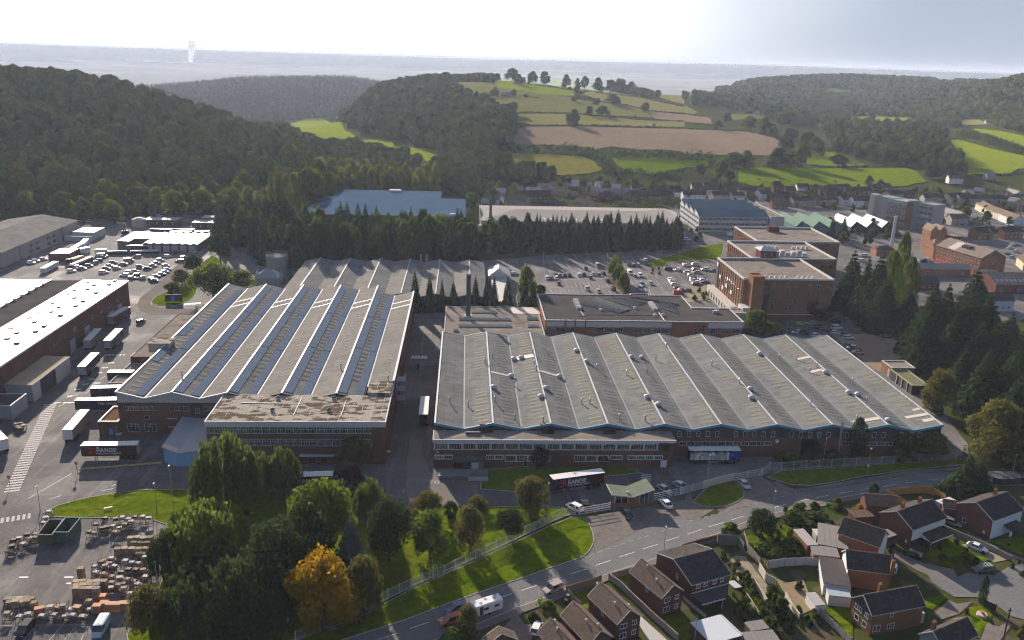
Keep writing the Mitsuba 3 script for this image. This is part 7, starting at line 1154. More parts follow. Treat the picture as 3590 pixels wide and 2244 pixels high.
g = at(cD(765, 590)); k = thing('bench', 'pale bench standing on the big lawn', 'bench'); M = place(g[0], g[1], .12, .5); part(k, 'seat', MB().box(-.9, -.2, .4, .9, .2, .46).mesh(), TRIM, M); part(k, 'leg', MB().box(-.7, -.18, 0, -.62, .18, .4).mesh(), GREYP, M); part(k, 'leg', MB().box(.62, -.18, 0, .7, .18, .4).mesh(), GREYP, M)
g = at(h4(2130, 1490)); t0 = at(h4(2250, 1180), 6.0); k = thing('pole', 'dark wooden pole at the bottom right corner', 'pole'); part(k, 'shaft', MB().tube([(g[0], g[1], 0), (g[0], g[1], 6.6)], .13, 8).mesh(), col(.07, .055, .045)); part(k, 'crossbar', MB().box(g[0] - .4, g[1] - .06, 5.9, g[0] + .4, g[1] + .06, 6.05).mesh(), DARK)
g = at(h3(180, 1540)); k = thing('pole', 'thin pole rising beside the pale roofed garage', 'pole'); part(k, 'shaft', MB().tube([(g[0], g[1], 0), (g[0], g[1], 5.6)], .07, 7).mesh(), GREYP)
g = at(h4(1820, 1170)); k = thing('flower_tub', 'round tub with a red cover on the small lawn', 'tub'); part(k, 'tub', MB().tube([(g[0], g[1], .05), (g[0], g[1], .5)], .95, 16).mesh(), PALE); part(k, 'cover', MB().tube([(g[0], g[1], .5), (g[0] + .1, g[1], .62), (g[0] + .2, g[1] + .1, .75)], [.8, .6, .25], 12).mesh(), col(.5, .10, .13))
for p, c_, lab in ((h1(2065, 470), (.03, .22, .06), 'green wheelie bin behind the road fence'), (h5(770, 940), (.10, .2, .14), 'green wheelie bin beside the wooden side fence'), (h5(740, 1010), (.02, .02, .02), 'black wheelie bin beside the wooden side fence'), (cB(530, 1100), (.03, .03, .035), 'dark wheeled bin standing in the service road'), (c5(1700, 1010), (.10, .14, .13), 'tall grey green bin beside the pale blue lean to')):
    g = at(p); k = thing('wheelie_bin', lab, 'bin'); s = 1.0 if 'wheelie' in lab else 1.7; M = place(g[0], g[1], .05, .4, s); part(k, 'body', loft([[(x, -.28, z), (x, .28, z)] for x, z in ()] or [[(-.24, -.24, 0), (.24, -.24, 0), (.24, .24, 0), (-.24, .24, 0)], [(-.29, -.29, .95), (.29, -.29, .95), (.29, .29, .95), (-.29, .29, .95)]]), col(*c_), M); part(k, 'lid', MB().box(-.31, -.31, .95, .31, .34, 1.05).mesh(), col(*c_), M)
# ---------------------------------------------------------------- skips, pallets, stillages in the lower left yard
def skip(label, fl, fr_, bl, h, c_):
    k = thing('skip', label, 'skip'); a, b, d = at(fl, h)[:2], at(fr_, h)[:2], at(bl, h)[:2]; L = np.linalg.norm(b - a); e = (b - a) / L; n = np.array([-e[1], e[0]]); D = float((d - a) @ n); M = place(a[0], a[1], 0, math.atan2(e[1], e[0])); sh = float((d - a) @ e)
    t = .12; f_ = lambda x, y: (x + sh * y / D, y)
    m = MB()
    for (x0, y0, x1, y1) in ((0, 0, L, t), (0, D - t, L, D), (0, t, t, D - t), (L - t, t, L, D - t)):
        c4 = [f_(x0, y0), f_(x1, y0), f_(x1, y1), f_(x0, y1)]; m.raw([(*q, z) for z in (.15, h) for q in c4], [[0, 1, 5], [0, 5, 4], [1, 2, 6], [1, 6, 5], [2, 3, 7], [2, 7, 6], [3, 0, 4], [3, 4, 7], [4, 5, 6], [4, 6, 7]])
    part(k, 'shell', m.mesh(), c_, M); part(k, 'floor', MB().raw([(*f_(x, y), .2) for x, y in ((t, t), (L - t, t), (L - t, D - t), (t, D - t))], [[0, 1, 2], [0, 2, 3]]).mesh(), DARK, M)
    rim = [(*f_(x, y), h + .04) for x, y in ((0, 0), (L, 0), (L, D), (0, D), (0, 0))]
    for a_, b_ in zip(rim[:-1], rim[1:]): part(k, 'rim', MB().tube([a_, b_], .11, 5).mesh(), FADED, M)
    for i in range(1, 6): part(k, 'rib', MB().box(L * i / 6, -.09, .2, L * i / 6 + .12, -.005, h - .1).mesh(), c_, M)
skip('open green skip standing second from the left in the pallet yard', cD(375, 752), cD(482, 752), cD(465, 648), 2.5, col(.055, .12, .10))
skip('open brownish skip on the left of the pair in the pallet yard', cD(264, 768), cD(368, 768), cD(345, 662), 2.5, col(.085, .085, .06))
WOODS = [col(.40, .30, .19, rough=.85), col(.33, .25, .165, rough=.85), col(.47, .38, .27, rough=.85), col(.30, .26, .22, rough=.85)]; RUST = col(.34, .145, .07, rough=.85)
PAL = {}
def pallet_ply(w=1.2, d=1.0):
    if 'p' not in PAL:
        m = MB()
        for i in range(7): y = i * d / 7; m.box(0, y, .12, w, y + d / 7 - .035, .15)
        for x in (0, w / 2 - .05, w - .1): m.box(x, 0, 0, x + .1, d, .12)
        PAL['p'] = mikit.ply(m.mesh())
    return PAL['p']
PALN = [0]
def pallets(p, n, yaw, where, mat_i=None):
    g = at(p); k = thing('pallet_stack', '', 'pallets'); r_ = np.random.default_rng(int(p[0] * 3 + p[1])); i0 = r_.integers(4) if mat_i is None else mat_i
    for i in range(n): part(k, 'pallet', pallet_ply(), WOODS[(i0 + (i % 5 == 4)) % 4], place(g[0] + r_.normal(0, .025), g[1] + r_.normal(0, .025), .152 * i, yaw + r_.normal(0, .03)))
    ordered(k, f'stack of wooden pallets {where}', g)
for x in range(900, 1095, 46): pallets(cD(x, 838 + (x % 7)), 11, .12, 'in the row nearest the green lawn')
for x in range(925, 1090, 48): pallets(cD(x, 862 + (x % 5)), 9, .10, 'in the second row below the lawn')
for x in range(808, 1080, 50): pallets(cD(x, 912 + (x % 6)), 10, .05, 'in the long middle row')
for x in range(960, 1080, 50): pallets(cD(x, 935), 8, .07, 'in the short row beside the trees')
pallets(cD(548, 1078), 14, .1, 'standing alone in the open yard', 0)
for j, y in enumerate((1222, 1196, 1172)):
    for x in range(515 - 6 * j, 700, 48): pallets(cD(x + 8 * j, y + (x % 5)), 13 + (x % 3), .08, 'in the big square block', None if x % 2 else 0)
for x in range(40, 250, 42): pallets(cD(x, 1290 - (x % 9)), 7 + x % 4, .2, 'at the left of the bottom row'); pallets(cD(x - 15, 1262 - (x % 8)), 6 + x % 3, .25, 'at the left of the upper bottom row')
STN = {}
def stillage(p, kind, yaw, where, sc=1.0):
    g = at(p); k = thing({'frame': 'stillage', 'rust': 'crate', 'cage': 'cage'}[kind], '', {'frame': 'stillage', 'rust': 'crate', 'cage': 'cage'}[kind]); M = place(g[0], g[1], 0, yaw, sc); m = MB(); d = MB()
    r_ = np.random.default_rng(int(p[0] + 5 * p[1])); h_ = r_.uniform(1.5, 2.4) if kind == 'frame' else r_.uniform(1.0, 1.6)
    for x in (0, 1.5):
        for y in (0, 1.1): m.box(x - .04, y - .04, 0, x + .04, y + .04, h_)
    for z in ((.25, h_ * .6) if kind != 'rust' else ()):
        m.box(0, -.03, z, 1.5, .03, z + .07).box(0, 1.07, z, 1.5, 1.13, z + .07).box(-.03, 0, z, .03, 1.1, z + .07).box(1.47, 0, z, 1.53, 1.1, z + .07)
    if kind == 'cage':
        for x in np.linspace(.15, 1.35, 6): m.box(x - .015, -.02, .25, x + .015, .02, h_)
        for y in np.linspace(.15, 1.0, 4): m.box(-.02, y - .015, .25, .02, y + .015, h_)
    part(k, 'frame', m.mesh(), RUST if kind == 'rust' else col(.23, .165, .125), M)
    if kind == 'rust':
        for i in range(3): part(k, 'box', MB().box(.03, .03, .05 + .5 * i, 1.47, 1.07, .5 + .5 * i).mesh(), RUST if i % 2 else col(.40, .18, .085), M)
    else:
        part(k, 'shelf', MB().box(.04, .04, h_ * .55, 1.46, 1.06, h_ * .6).mesh(), (FADED, WOODS[0], WOODS[1], RUST)[r_.integers(4)], M)
        part(k, 'load', MB().box(.15, .1, h_ * .6, 1.2, .9, h_ * .6 + r_.uniform(.15, .6)).mesh(), (FADED, WOODS[1], WOODS[3], DARK, GREYP)[r_.integers(5)], M)
    ordered(k, {'frame': f'metal stillage {where}', 'rust': f'rusty orange crates {where}', 'cage': f'wire cage {where}'}[kind], g)
rr = np.random.default_rng(11)
for x, y in ((610, 790), (655, 745), (640, 800), (690, 715), (720, 700), (735, 765), (770, 745), (790, 790), (800, 710), (840, 700), (860, 740), (885, 700), (905, 725), (930, 690), (985, 680), (1030, 700), (700, 770), (820, 760)): stillage(cD(x, y), 'frame', rr.uniform(-.3, .5), 'beside the big lawn')
for x, y in ((650, 1010), (690, 985), (720, 1020), (700, 960), (745, 990), (760, 960), (860, 985), (905, 990), (945, 985), (1005, 960), (1060, 990), (780, 1010), (830, 1050), (880, 1040), (930, 1030), (990, 1040), (1050, 1050), (650, 1060), (700, 1070), (760, 1080), (820, 1100), (870, 1110), (920, 1110), (1000, 1080), (760, 1130), (810, 1150), (760, 1165), (850, 1190), (890, 1210), (940, 1130), (840, 1140)): stillage(cD(x, y + 20), 'cage' if (x + y) % 3 else 'frame', rr.uniform(-.3, .4), 'in the scrap heap by the trees')
for x, y in ((650, 1330), (700, 1310), (745, 1318), (790, 1318), (835, 1312), (880, 1310), (685, 1260)): stillage(cD(x, y), 'rust', .08, 'behind the light blue van', 1.1)
for x, y in ((245, 1350), (285, 1335), (330, 1345), (380, 1330), (385, 1385), (420, 1340), (430, 1390), (470, 1340), (480, 1380), (510, 1330), (550, 1385), (110, 1390), (170, 1385), (20, 1380), (600, 1290), (610, 1340), (350, 1380), (265, 1385)): stillage(cD(x, y), ('rust' if (x, y) in ((245, 1350), (380, 1330), (510, 1330)) else 'cage' if x % 2 else 'frame'), rr.uniform(-.2, .4), 'in the bottom row')
for x, y in ((70, 850), (110, 830), (135, 870), (170, 810), (195, 830), (215, 790), (225, 830), (40, 920), (60, 900), (320, 640), (300, 690), (280, 720)): stillage(cD(x, y), 'cage' if x % 3 else 'frame', rr.uniform(-.2, .5), 'left of the open skips')
for x, y in ((130, 745), (150, 770), (190, 745), (220, 770), (170, 790)): stillage(c5(x, y + 10), 'cage', rr.uniform(-.5, .5), 'by the small canopy at the left edge')
# ---------------------------------------------------------------- town houses
DK = 'm_tile_dark'; CREAM = col(.50, .42, .29); WREND = col(.60, .60, .60); GRW = col(.30, .28, .26)
WALLS = {'w': WREND, 'c': CREAM, 'o': 'm_brick_orange', 'b': 'm_brick_plum', 'g': GRW, 's': 'm_stone', 'l': col(.48, .54, .60)}
ROOFS = {'d': DK, 'b': 'm_tile_brown', 't': 'm_tile_tan', 'g': col(.24, .23, .23), 'p': col(.40, .38, .37)}
def row(c, text, spec, ze=4.8, group=None, depth=8.0, land=False):
    for s in spec.split():
        x0, y0, x1, y1, o = s.split(','); p0, p1 = c(float(x0), float(y0)), c(float(x1), float(y1)); zz_ = 0.0
        if land: zz_ = hit(((p0[0] + p1[0]) / 2, p0[1] + 12))[2]
        a, b = at(p0, zz_ + ze)[:2], at(p1, zz_ + ze)[:2]; L = np.linalg.norm(b - a); d = (b - a) / L; n = np.array([-d[1], d[0]]); n = n if n @ a > 0 else -n
        k = thing('terraced_house' if L > 15 else 'house', '', 'house'); M = place(a[0], a[1], zz_, math.atan2(d[1], d[0])); D = float(o[2:]) if len(o) > 2 else depth
        gable(k, M, 0, 0, L, D, ze, ze + D * .34, 'x', WALLS[o[0]], ROOFS[o[1]], 0.3, 0.15)
        nw = max(1, int(L / 3.2))
        for i in range(nw):
            for z in ((.9, 3.2) if ze > 4 else (.9,)): window(k, M, L * (i + .5) / nw, -.01, z, 'S', 1.3, 1.1, 2, 0, fr=.13)
        for i in range(max(1, int(L / 9))): part(k, 'chimney', MB().box(L * (i + .8) / max(1, int(L / 9)) - .4, D / 2 - .4, ze + 1.5, L * (i + .8) / max(1, int(L / 9)) + .4, D / 2 + .4, ze + D * .34 + 1.1).mesh(), 'm_brick_orange', M)
        wn = {'w': 'white', 'c': 'cream', 'o': 'orange brick', 'b': 'plum brick', 'g': 'grey rendered', 's': 'stone coloured', 'l': 'pale blue'}[o[0]]; rn = {'d': 'dark', 'b': 'brown', 't': 'tan', 'g': 'grey', 'p': 'pale'}[o[1]]
        ordered(k, f'{wn} {rn} roofed house {text}', a)
row(cU, 'behind the saw tooth offices', '25,492,350,498,wd 450,505,700,500,cd 715,512,890,514,wd 180,428,355,432,bd 360,425,540,430,wd 640,440,780,445,bd 790,432,925,438,wd 930,438,1060,444,bd 1125,485,1245,478,wd 1290,520,1540,515,bd 1590,582,1905,577,sd 1955,572,2190,562,sd 1310,402,1460,405,bd 1480,440,1620,445,bd 1640,390,1800,395,wd 1960,450,2060,455,bd 2080,460,2300,465,bd 2285,565,2419,560,wd 1310,360,1420,362,bd 2100,410,2230,408,bd 2240,405,2400,402,sd 150,380,300,384,gd 320,375,430,377,wd 440,392,560,395,bd')
row(cU, 'beside the grey stair block', '1290,640,1500,648,bb11', 3.0)
row(cV, 'behind the grey office', '20,582,165,580,wd 170,580,312,575,sd 0,445,130,442,bd 135,442,270,440,bd 290,400,440,398,bd 445,390,550,392,sd 522,495,730,490,cd 740,492,900,482,bd 1020,542,1300,547,gd 1392,532,1690,520,cd 1520,548,1830,552,gd 1835,552,2180,556,gd')
row(cV, 'in the cream row along the lane', '1735,612,1885,690,ct 1890,695,2060,755,ct 2065,758,2190,810,wt 2195,812,2290,840,lt', 4.6, depth=7.5)
row(cV, 'on the slope at the upper right', '1960,330,2250,372,gg 2080,402,2150,440,wd 2130,450,2285,492,lg 2210,250,2419,262,gg 2185,580,2340,600,gp 2265,620,2419,650,bd 1600,480,1720,484,gp 1900,400,2010,420,sg 1990,480,2120,500,wd 2300,350,2419,360,gp 2290,420,2400,430,sd 1720,445,1860,455,wp 2320,1370,2419,1450,cb', 4.5)
row(cV, 'below the lane beside the brewery', '1140,705,1490,800,cg 1405,835,1640,838,gb 1780,1035,2050,1025,od 2155,1025,2419,1015,od 2000,1040,2060,1035,sd', 4.6)
row(cS, 'behind the long cream shed', '265,405,450,425,lb 535,420,735,440,gb 680,375,1005,370,bd 1005,320,1140,345,sb 1245,440,1400,470,sb 1400,370,1490,385,bb 1440,330,1520,330,gg 1500,345,1650,348,sg 1640,340,1740,350,gg 1850,370,2080,372,bd 2085,372,2305,374,bd 2100,315,2240,318,bd 2245,318,2385,320,sd 865,290,990,293,wg 1085,285,1190,290,wg 1330,280,1430,284,wg 1530,290,1640,292,wg 1760,345,1840,348,gg 2310,345,2400,350,wd 345,310,470,312,bd 420,345,520,348,gp 560,300,640,302,bd 740,335,850,338,sp 905,345,985,347,gg 1000,275,1080,277,wg 1200,255,1300,258,wp 1210,330,1290,333,sd 1290,400,1370,408,gb 1480,275,1560,277,wp 1560,380,1640,383,bd 1650,300,1740,303,wp 1750,280,1840,283,bd 1860,300,1990,302,gd 1120,225,1220,226,bd 640,320,710,322,gg', 3.8)
row(cS, 'along the back of the cream shed', '805,478,1175,484,bd6', 2.6)
row(cV, 'standing alone above the upper right trees', '1365,262,1565,270,wb', 4.6, land=True)
row(cT3, 'of the low school among the trees', '1150,880,1270,882,gg 1275,882,1400,885,sg 1400,872,1560,875,og 1560,860,1640,862,og 1410,900,1480,905,wg 860,880,900,882,sb 905,872,950,875,wb', 3.5, land=True)
row(cT3, 'in the far fields on the right', '2130,860,2180,862,wg 2190,855,2250,858,gg 2140,1248,2200,1250,gg 485,798,510,800,wg', 3.5, land=True)
row(cT2, 'standing alone on the hill between two trees', '1120,668,1185,670,bg', 4.0, land=True)
# ---------------------------------------------------------------- leaves
def leafmat(name, a, b, tr=0.75, rough=0.7):
    return mat(name, {'type': 'principledthin', 'base_color': mikit.proc(lambda p, n, uv: mix(a, b, fbm(p.x / 6.0, p.y / 6.0, p.z / 6.0, 3)) * (0.7 + 0.6 * noise(p.x / 0.8, p.y / 0.8, p.z / 0.8))), 'roughness': rough, 'diff_trans': tr, 'spec_trans': 0.0, 'eta': 1.12})
LM = {'mid': leafmat('leaf_mid', (.055, .090, .016), (.105, .142, .028), .9), 'dark': leafmat('leaf_dark', (.032, .058, .018), (.064, .092, .028), .7), 'light': leafmat('leaf_light', (.095, .145, .018), (.145, .185, .028), .95), 'poplar': leafmat('leaf_poplar', (.13, .15, .025), (.20, .20, .04), .9), 'olive': leafmat('leaf_olive', (.105, .105, .026), (.165, .145, .042), .8),
      'gold': leafmat('leaf_gold', (.26, .17, .012), (.38, .22, .010), .95), 'purple': leafmat('leaf_purple', (.042, .022, .026), (.075, .045, .045), .5), 'conifer': leafmat('leaf_conifer', (.030, .056, .024), (.064, .096, .036), .5), 'silver': leafmat('leaf_silver', (.075, .10, .085), (.12, .145, .12), .5),
      'wood': mat('leaf_wood', {'type': 'principledthin', 'base_color': mikit.proc(lambda p, n, uv: mix(mix((.082, .125, .028), (.160, .182, .045), cell_rand(dr.floor(p.x / 17), dr.floor(p.y / 17))), (.22, .20, .055), smoothstep(.60, .85, noise(p.x / 13, p.y / 13, 4))) * (0.75 + 0.5 * noise(p.x / 1.5, p.y / 1.5, p.z / 1.5))), 'roughness': 0.8, 'diff_trans': .85, 'spec_trans': 0.0, 'eta': 1.12}), 'pine': leafmat('leaf_pine', (.018, .034, .020), (.034, .052, .028), .3)}
BARK = surf('m_bark', lambda p, n, uv: mix((.06, .045, .033), (.11, .085, .062), noise(p.x * 4, p.y * 4, p.z)), 0.95)
def quads(c, nrm, size, r, asp=1.0, down=False):
    """Small leaf clumps: one bent diamond of two triangles each."""
    n = len(c); nrm = nrm / (np.linalg.norm(nrm, axis=1, keepdims=True) + 1e-9); t = np.cross(nrm, r.normal(size=(n, 3))); t /= np.linalg.norm(t, axis=1, keepdims=True) + 1e-9
    if down: t = np.tile([0, 0, -1.0], (n, 1)) + r.normal(0, .25, (n, 3)); t /= np.linalg.norm(t, axis=1, keepdims=True)
    b = np.cross(nrm, t); b /= np.linalg.norm(b, axis=1, keepdims=True) + 1e-9; s = size[:, None]
    v = np.stack([c - t * s * asp, c + b * s * .62 + nrm * s * .12, c + t * s * asp, c - b * s * .62 + nrm * s * .12], 1).reshape(-1, 3); k = np.arange(n)[:, None] * 4
    return v, np.vstack([k + [0, 1, 2], k + [0, 2, 3]])
def crown_round(seed, n, leaf, lobes=22, flat_=.85, low=.18, full=False):
    r = np.random.default_rng(seed); C, R = [], []
    for i in range(lobes):
        a, z = r.uniform(0, 2 * math.pi), r.uniform(0, 1) ** .8; rad = .5 * math.sqrt(max(0, 1 - (2 * z - (.25 if full else .70)) ** 2 * (.5 if full else .62))) * r.uniform(.30, .80)
        C.append((rad * math.cos(a), rad * math.sin(a), low + .10 + (1 - low - .26) * z)); R.append(r.uniform(.13, .21))
    C, R = np.array(C), np.array(R); i = r.integers(lobes, size=n); d = r.normal(size=(n, 3)); d[:, 2] = d[:, 2] if full else d[:, 2] * .8 + .18; d /= np.linalg.norm(d, axis=1, keepdims=True)
    p = C[i] + d * R[i][:, None] * r.uniform(.55, 1.06, n)[:, None] * [1, 1, flat_]
    return quads(p, d + r.normal(0, .45, (n, 3)), leaf * r.uniform(.6, 1.3, n), r)
def crown_willow(seed, n, leaf):
    r = np.random.default_rng(seed); m = 90; a, q = r.uniform(0, 2 * math.pi, m), np.sqrt(r.uniform(0.02, 1, m)); top = np.column_stack([.46 * q * np.cos(a), .46 * q * np.sin(a), .98 - .42 * q ** 2 - r.uniform(0, .14, m)])
    i = r.integers(m, size=n); t = r.uniform(0, 1, n); p = top[i] + np.column_stack([r.normal(0, .022, n), r.normal(0, .022, n), -t * (top[i][:, 2] - .10) * r.uniform(.5, .9, m)[i]]); p[:, :2] *= (1 + .10 * t)[:, None]
    d = np.column_stack([p[:, 0], p[:, 1], np.full(n, .12)]) + r.normal(0, .15, (n, 3)); return quads(p, d, leaf * r.uniform(.6, 1.3, n), r, 1.5, True)
def crown_conifer(seed, n, leaf, wide=.5, taper=.85):
    r = np.random.default_rng(seed); z = 1 - (1 - r.uniform(0, 1, n)) ** .62 * .94; lay = np.round(z * 17) / 17 + r.normal(0, .008, n); a = r.uniform(0, 2 * math.pi, n); br = 1 + .22 * np.sin(a * 5 + lay * 40) + .12 * np.sin(a * 9 + lay * 71)
    rad = wide * np.clip(1 - z, 0, 1) ** taper * br * np.sqrt(r.uniform(.25, 1, n)); p = np.column_stack([rad * np.cos(a), rad * np.sin(a), np.clip(lay - rad * .20, .03, 1)])
    d = np.column_stack([np.cos(a) * .6, np.sin(a) * .6, np.full(n, .75)]) + r.normal(0, .35, (n, 3)); return quads(p, d, leaf * (.45 + .75 * (1 - z)) * r.uniform(.6, 1.3, n), r, 1.25)
def crown_column(seed, n, leaf, lobes=26):
    r = np.random.default_rng(seed); z = r.uniform(.06, 1, n); a = r.uniform(0, 2 * math.pi, n); env = .5 * np.clip(np.sin(np.pi * np.clip(z * .86 + .12, 0, 1)), 0, 1) ** .65 * (1 + .20 * np.sin(a * 4 + z * 19) + .12 * np.sin(a * 7 - z * 31))
    rad = env * np.sqrt(r.uniform(.45, 1, n)); p = np.column_stack([rad * np.cos(a), rad * np.sin(a), z]); d = np.column_stack([np.cos(a), np.sin(a), r.normal(.25, .4, n)]) + r.normal(0, .3, (n, 3)); return quads(p, d, leaf * r.uniform(.6, 1.3, n), r, 1.5, True)
def trunk(seed, h=.62, r0=.028):
    r = np.random.default_rng(seed); b = MB(); b.tube([(0, 0, 0), (.01, .005, h * .3), (.0, .01, h * .65), (.02, 0, h)], [r0, r0 * .8, r0 * .55, r0 * .22], 7)
    for i in range(5): a = r.uniform(0, 6.28); z = h * r.uniform(.35, .8); b.tube([(0, 0, z), (.12 * math.cos(a), .12 * math.sin(a), z + .1), (.25 * math.cos(a), .25 * math.sin(a), z + .22)], [r0 * .45, r0 * .3, r0 * .12], 5)
    return b.mesh()
def crown_blob(seed, lobes=6, sub=1):
    r = np.random.default_rng(seed); V, F, n = [], [], 0
    for i in range(lobes):
        m = trimesh.creation.icosphere(subdivisions=2 if i == 0 else 1); v = np.array(m.vertices); a = i * 2.4 + r.uniform(0, .8); e = r.uniform(-.1, 1.1); rad = .41 if i == 0 else r.uniform(.13, .21)
        v = v * (rad * (1 + .30 * (meshkit.noise(v * 2.6 + 9 * i + seed, seed) - .5)))[:, None] * (1 + r.uniform(-.09, .09, (len(v), 1)))
        V.append(v * [1, 1, 1.08] + ([0, 0, .55] if i == 0 else [.33 * math.cos(a) * math.cos(e), .33 * math.sin(a) * math.cos(e), .55 + .35 * math.sin(e)])); F.append(np.array(m.faces) + n); n += len(v)
    return np.vstack(V), np.vstack(F)
def both(a, b): return np.vstack([a[0], b[0]]), np.vstack([a[1], np.asarray(b[1]) + len(a[0])])
PROTO = {}
def proto(key, crown, leaf_, tr=True, th=.62, r0=.028, seed=0):
    g = {'type': 'shapegroup', 'crown': mikit.ply(crown, leaf_)}
    if tr: g['trunk'] = mikit.ply(trunk(seed, th, r0), BARK, smooth=40)
    scene['group_' + key] = g; PROTO[key] = 'group_' + key
GEO = {'r1': crown_round(1, 5200, .029, 34, .9, .02), 'r2': crown_round(2, 5200, .029, 26, .85, -.02), 'r3': crown_round(3, 4600, .031, 40, .95, .10), 'w1': crown_willow(4, 5200, .024), 'w2': crown_willow(5, 5200, .024), 'c1': crown_conifer(6, 4200, .040), 'c2': crown_conifer(7, 4200, .042, .48, .7), 'c3': crown_conifer(8, 3600, .046, .5, 1.0), 'p1': crown_column(9, 3600, .024), 'p2': crown_column(10, 3200, .026),
       'm1': crown_round(11, 1300, .060, 24, .9, .02), 'm2': crown_round(12, 1300, .060, 28, .85, -.04), 'm3': crown_round(13, 1200, .064, 20, .95, .05), 'k1': crown_conifer(14, 900, .085), 'k2': crown_conifer(15, 900, .09, .46, .75), 'q1': crown_column(16, 900, .050), 'b1': crown_round(17, 1100, .075, 16, 1.0, -.05, True), 'b2': crown_round(18, 1100, .075, 12, .95, -.05, True),
       'f1': both(crown_blob(19, 9), crown_round(19, 90, .085, 12, .9, .1)), 'f2': both(crown_blob(20, 7), crown_round(20, 90, .085, 9, .8, .1)), 'f3': both(crown_blob(21, 11), crown_round(21, 90, .085, 14, .9, .1)), 'z1': crown_conifer(22, 60, .26), 'z2': crown_conifer(23, 60, .24, .45, .7)}
KINDS = {}
def kind(name, geos, leaf_, tr=True, th=.62, r0=.028):
    KINDS[name] = []
    for i, g in enumerate(geos):
        key = f'{name}_{g}'; proto(key, GEO[g], LM[leaf_], tr, th, r0, i + 3); KINDS[name].append(PROTO[key])
for nm, gs, lf in (('broad', ('r1', 'r2', 'r3'), 'mid'), ('bright', ('r1', 'r3'), 'light'), ('olive', ('r1', 'r2', 'r3'), 'olive'), ('gold', ('r2',), 'gold'), ('purple', ('r1', 'r3'), 'purple'), ('darkbroad', ('r1', 'r2', 'r3'), 'dark')): kind(nm, gs, lf)
kind('willow', ('w1', 'w2'), 'mid'); kind('brightwillow', ('w2', 'w1'), 'light'); kind('darkwillow', ('w1', 'w2'), 'dark'); kind('conifer', ('c1', 'c2', 'c3'), 'conifer', True, .9, .02); kind('silver', ('c2',), 'silver', True, .9, .02); kind('poplar', ('p1', 'p2'), 'light', True, .8, .02); kind('cypress', ('p1',), 'conifer', True, .6, .02)
kind('midbroad', ('m1', 'm2', 'm3'), 'mid'); kind('middark', ('m1', 'm2', 'm3'), 'dark'); kind('midlight', ('m1', 'm3'), 'light'); kind('midolive', ('m1', 'm2'), 'olive'); kind('spruce', ('k1', 'k2'), 'conifer', True, .9, .02); kind('midpoplar', ('q1', 'm1'), 'poplar', True, .8, .02); kind('bush', ('b1', 'b2'), 'mid', False); kind('darkbush', ('b1', 'b2'), 'dark', False); kind('lightbush', ('b1', 'b2'), 'light', False); kind('olivebush', ('b1', 'b2'), 'olive', False); kind('midpurple', ('m1',), 'purple'); kind('midgold', ('m2',), 'gold')
kind('wood', ('f1', 'f2', 'f3'), 'wood', False); kind('pine', ('z1', 'z2'), 'pine', False)
NAMES = {'conifer': 'conifer', 'spruce': 'conifer', 'silver': 'conifer', 'poplar': 'poplar_tree', 'midpoplar': 'poplar_tree', 'cypress': 'cypress_tree', 'willow': 'willow_tree', 'brightwillow': 'willow_tree', 'darkwillow': 'willow_tree'}
_t = [0]
def inst(g, x, y, z, w, h, rot): return {'type': 'instance', 'shapegroup': {'type': 'ref', 'id': g}, 'to_world': T().translate([float(x), float(y), float(z)]).rotate([0, 0, 1], float(rot)).scale([float(w), float(w), float(h)])}
def plant(kd, q, w, h, label=None, order=None, nm=None):
    _t[0] += 1; nm = 'bush' if kd.endswith('bush') else NAMES.get(kd) or nm or 'tree'; k = thing(nm, label or '', 'bush' if nm == 'bush' else 'tree')
    g = KINDS[kd][_t[0] % len(KINDS[kd])]; scene[k] = inst(g, q[0], q[1], q[2] - .05, w, h, (_t[0] * 77) % 360)
    if order: ordered(k, order, q)
    return k
def tree(kd, c, base, top, wpx, label=None, order=None, land=False, s=2.016):
    """base and top in a crop; wpx the crown's width in that crop."""
    p = c(*base); q = hit(p) if land else at(p)
    while land and math.hypot(q[0], q[1]) > 1750: p = (p[0], p[1] + 3); q = hit(p)
    zs = np.arange(q[2] + 1, q[2] + 45, .2); t = c(*top); d = ray(t); dist = math.hypot(q[0], q[1]); h = CAM_H + dist * d[2] / math.hypot(d[0], d[1]) - q[2]
    dep = (q - [0, 0, CAM_H]) @ FW; return plant(kd, q, wpx / s * dep / FOC * 1.06, max(1.0, h), label, order, 'field_tree' if land else None)
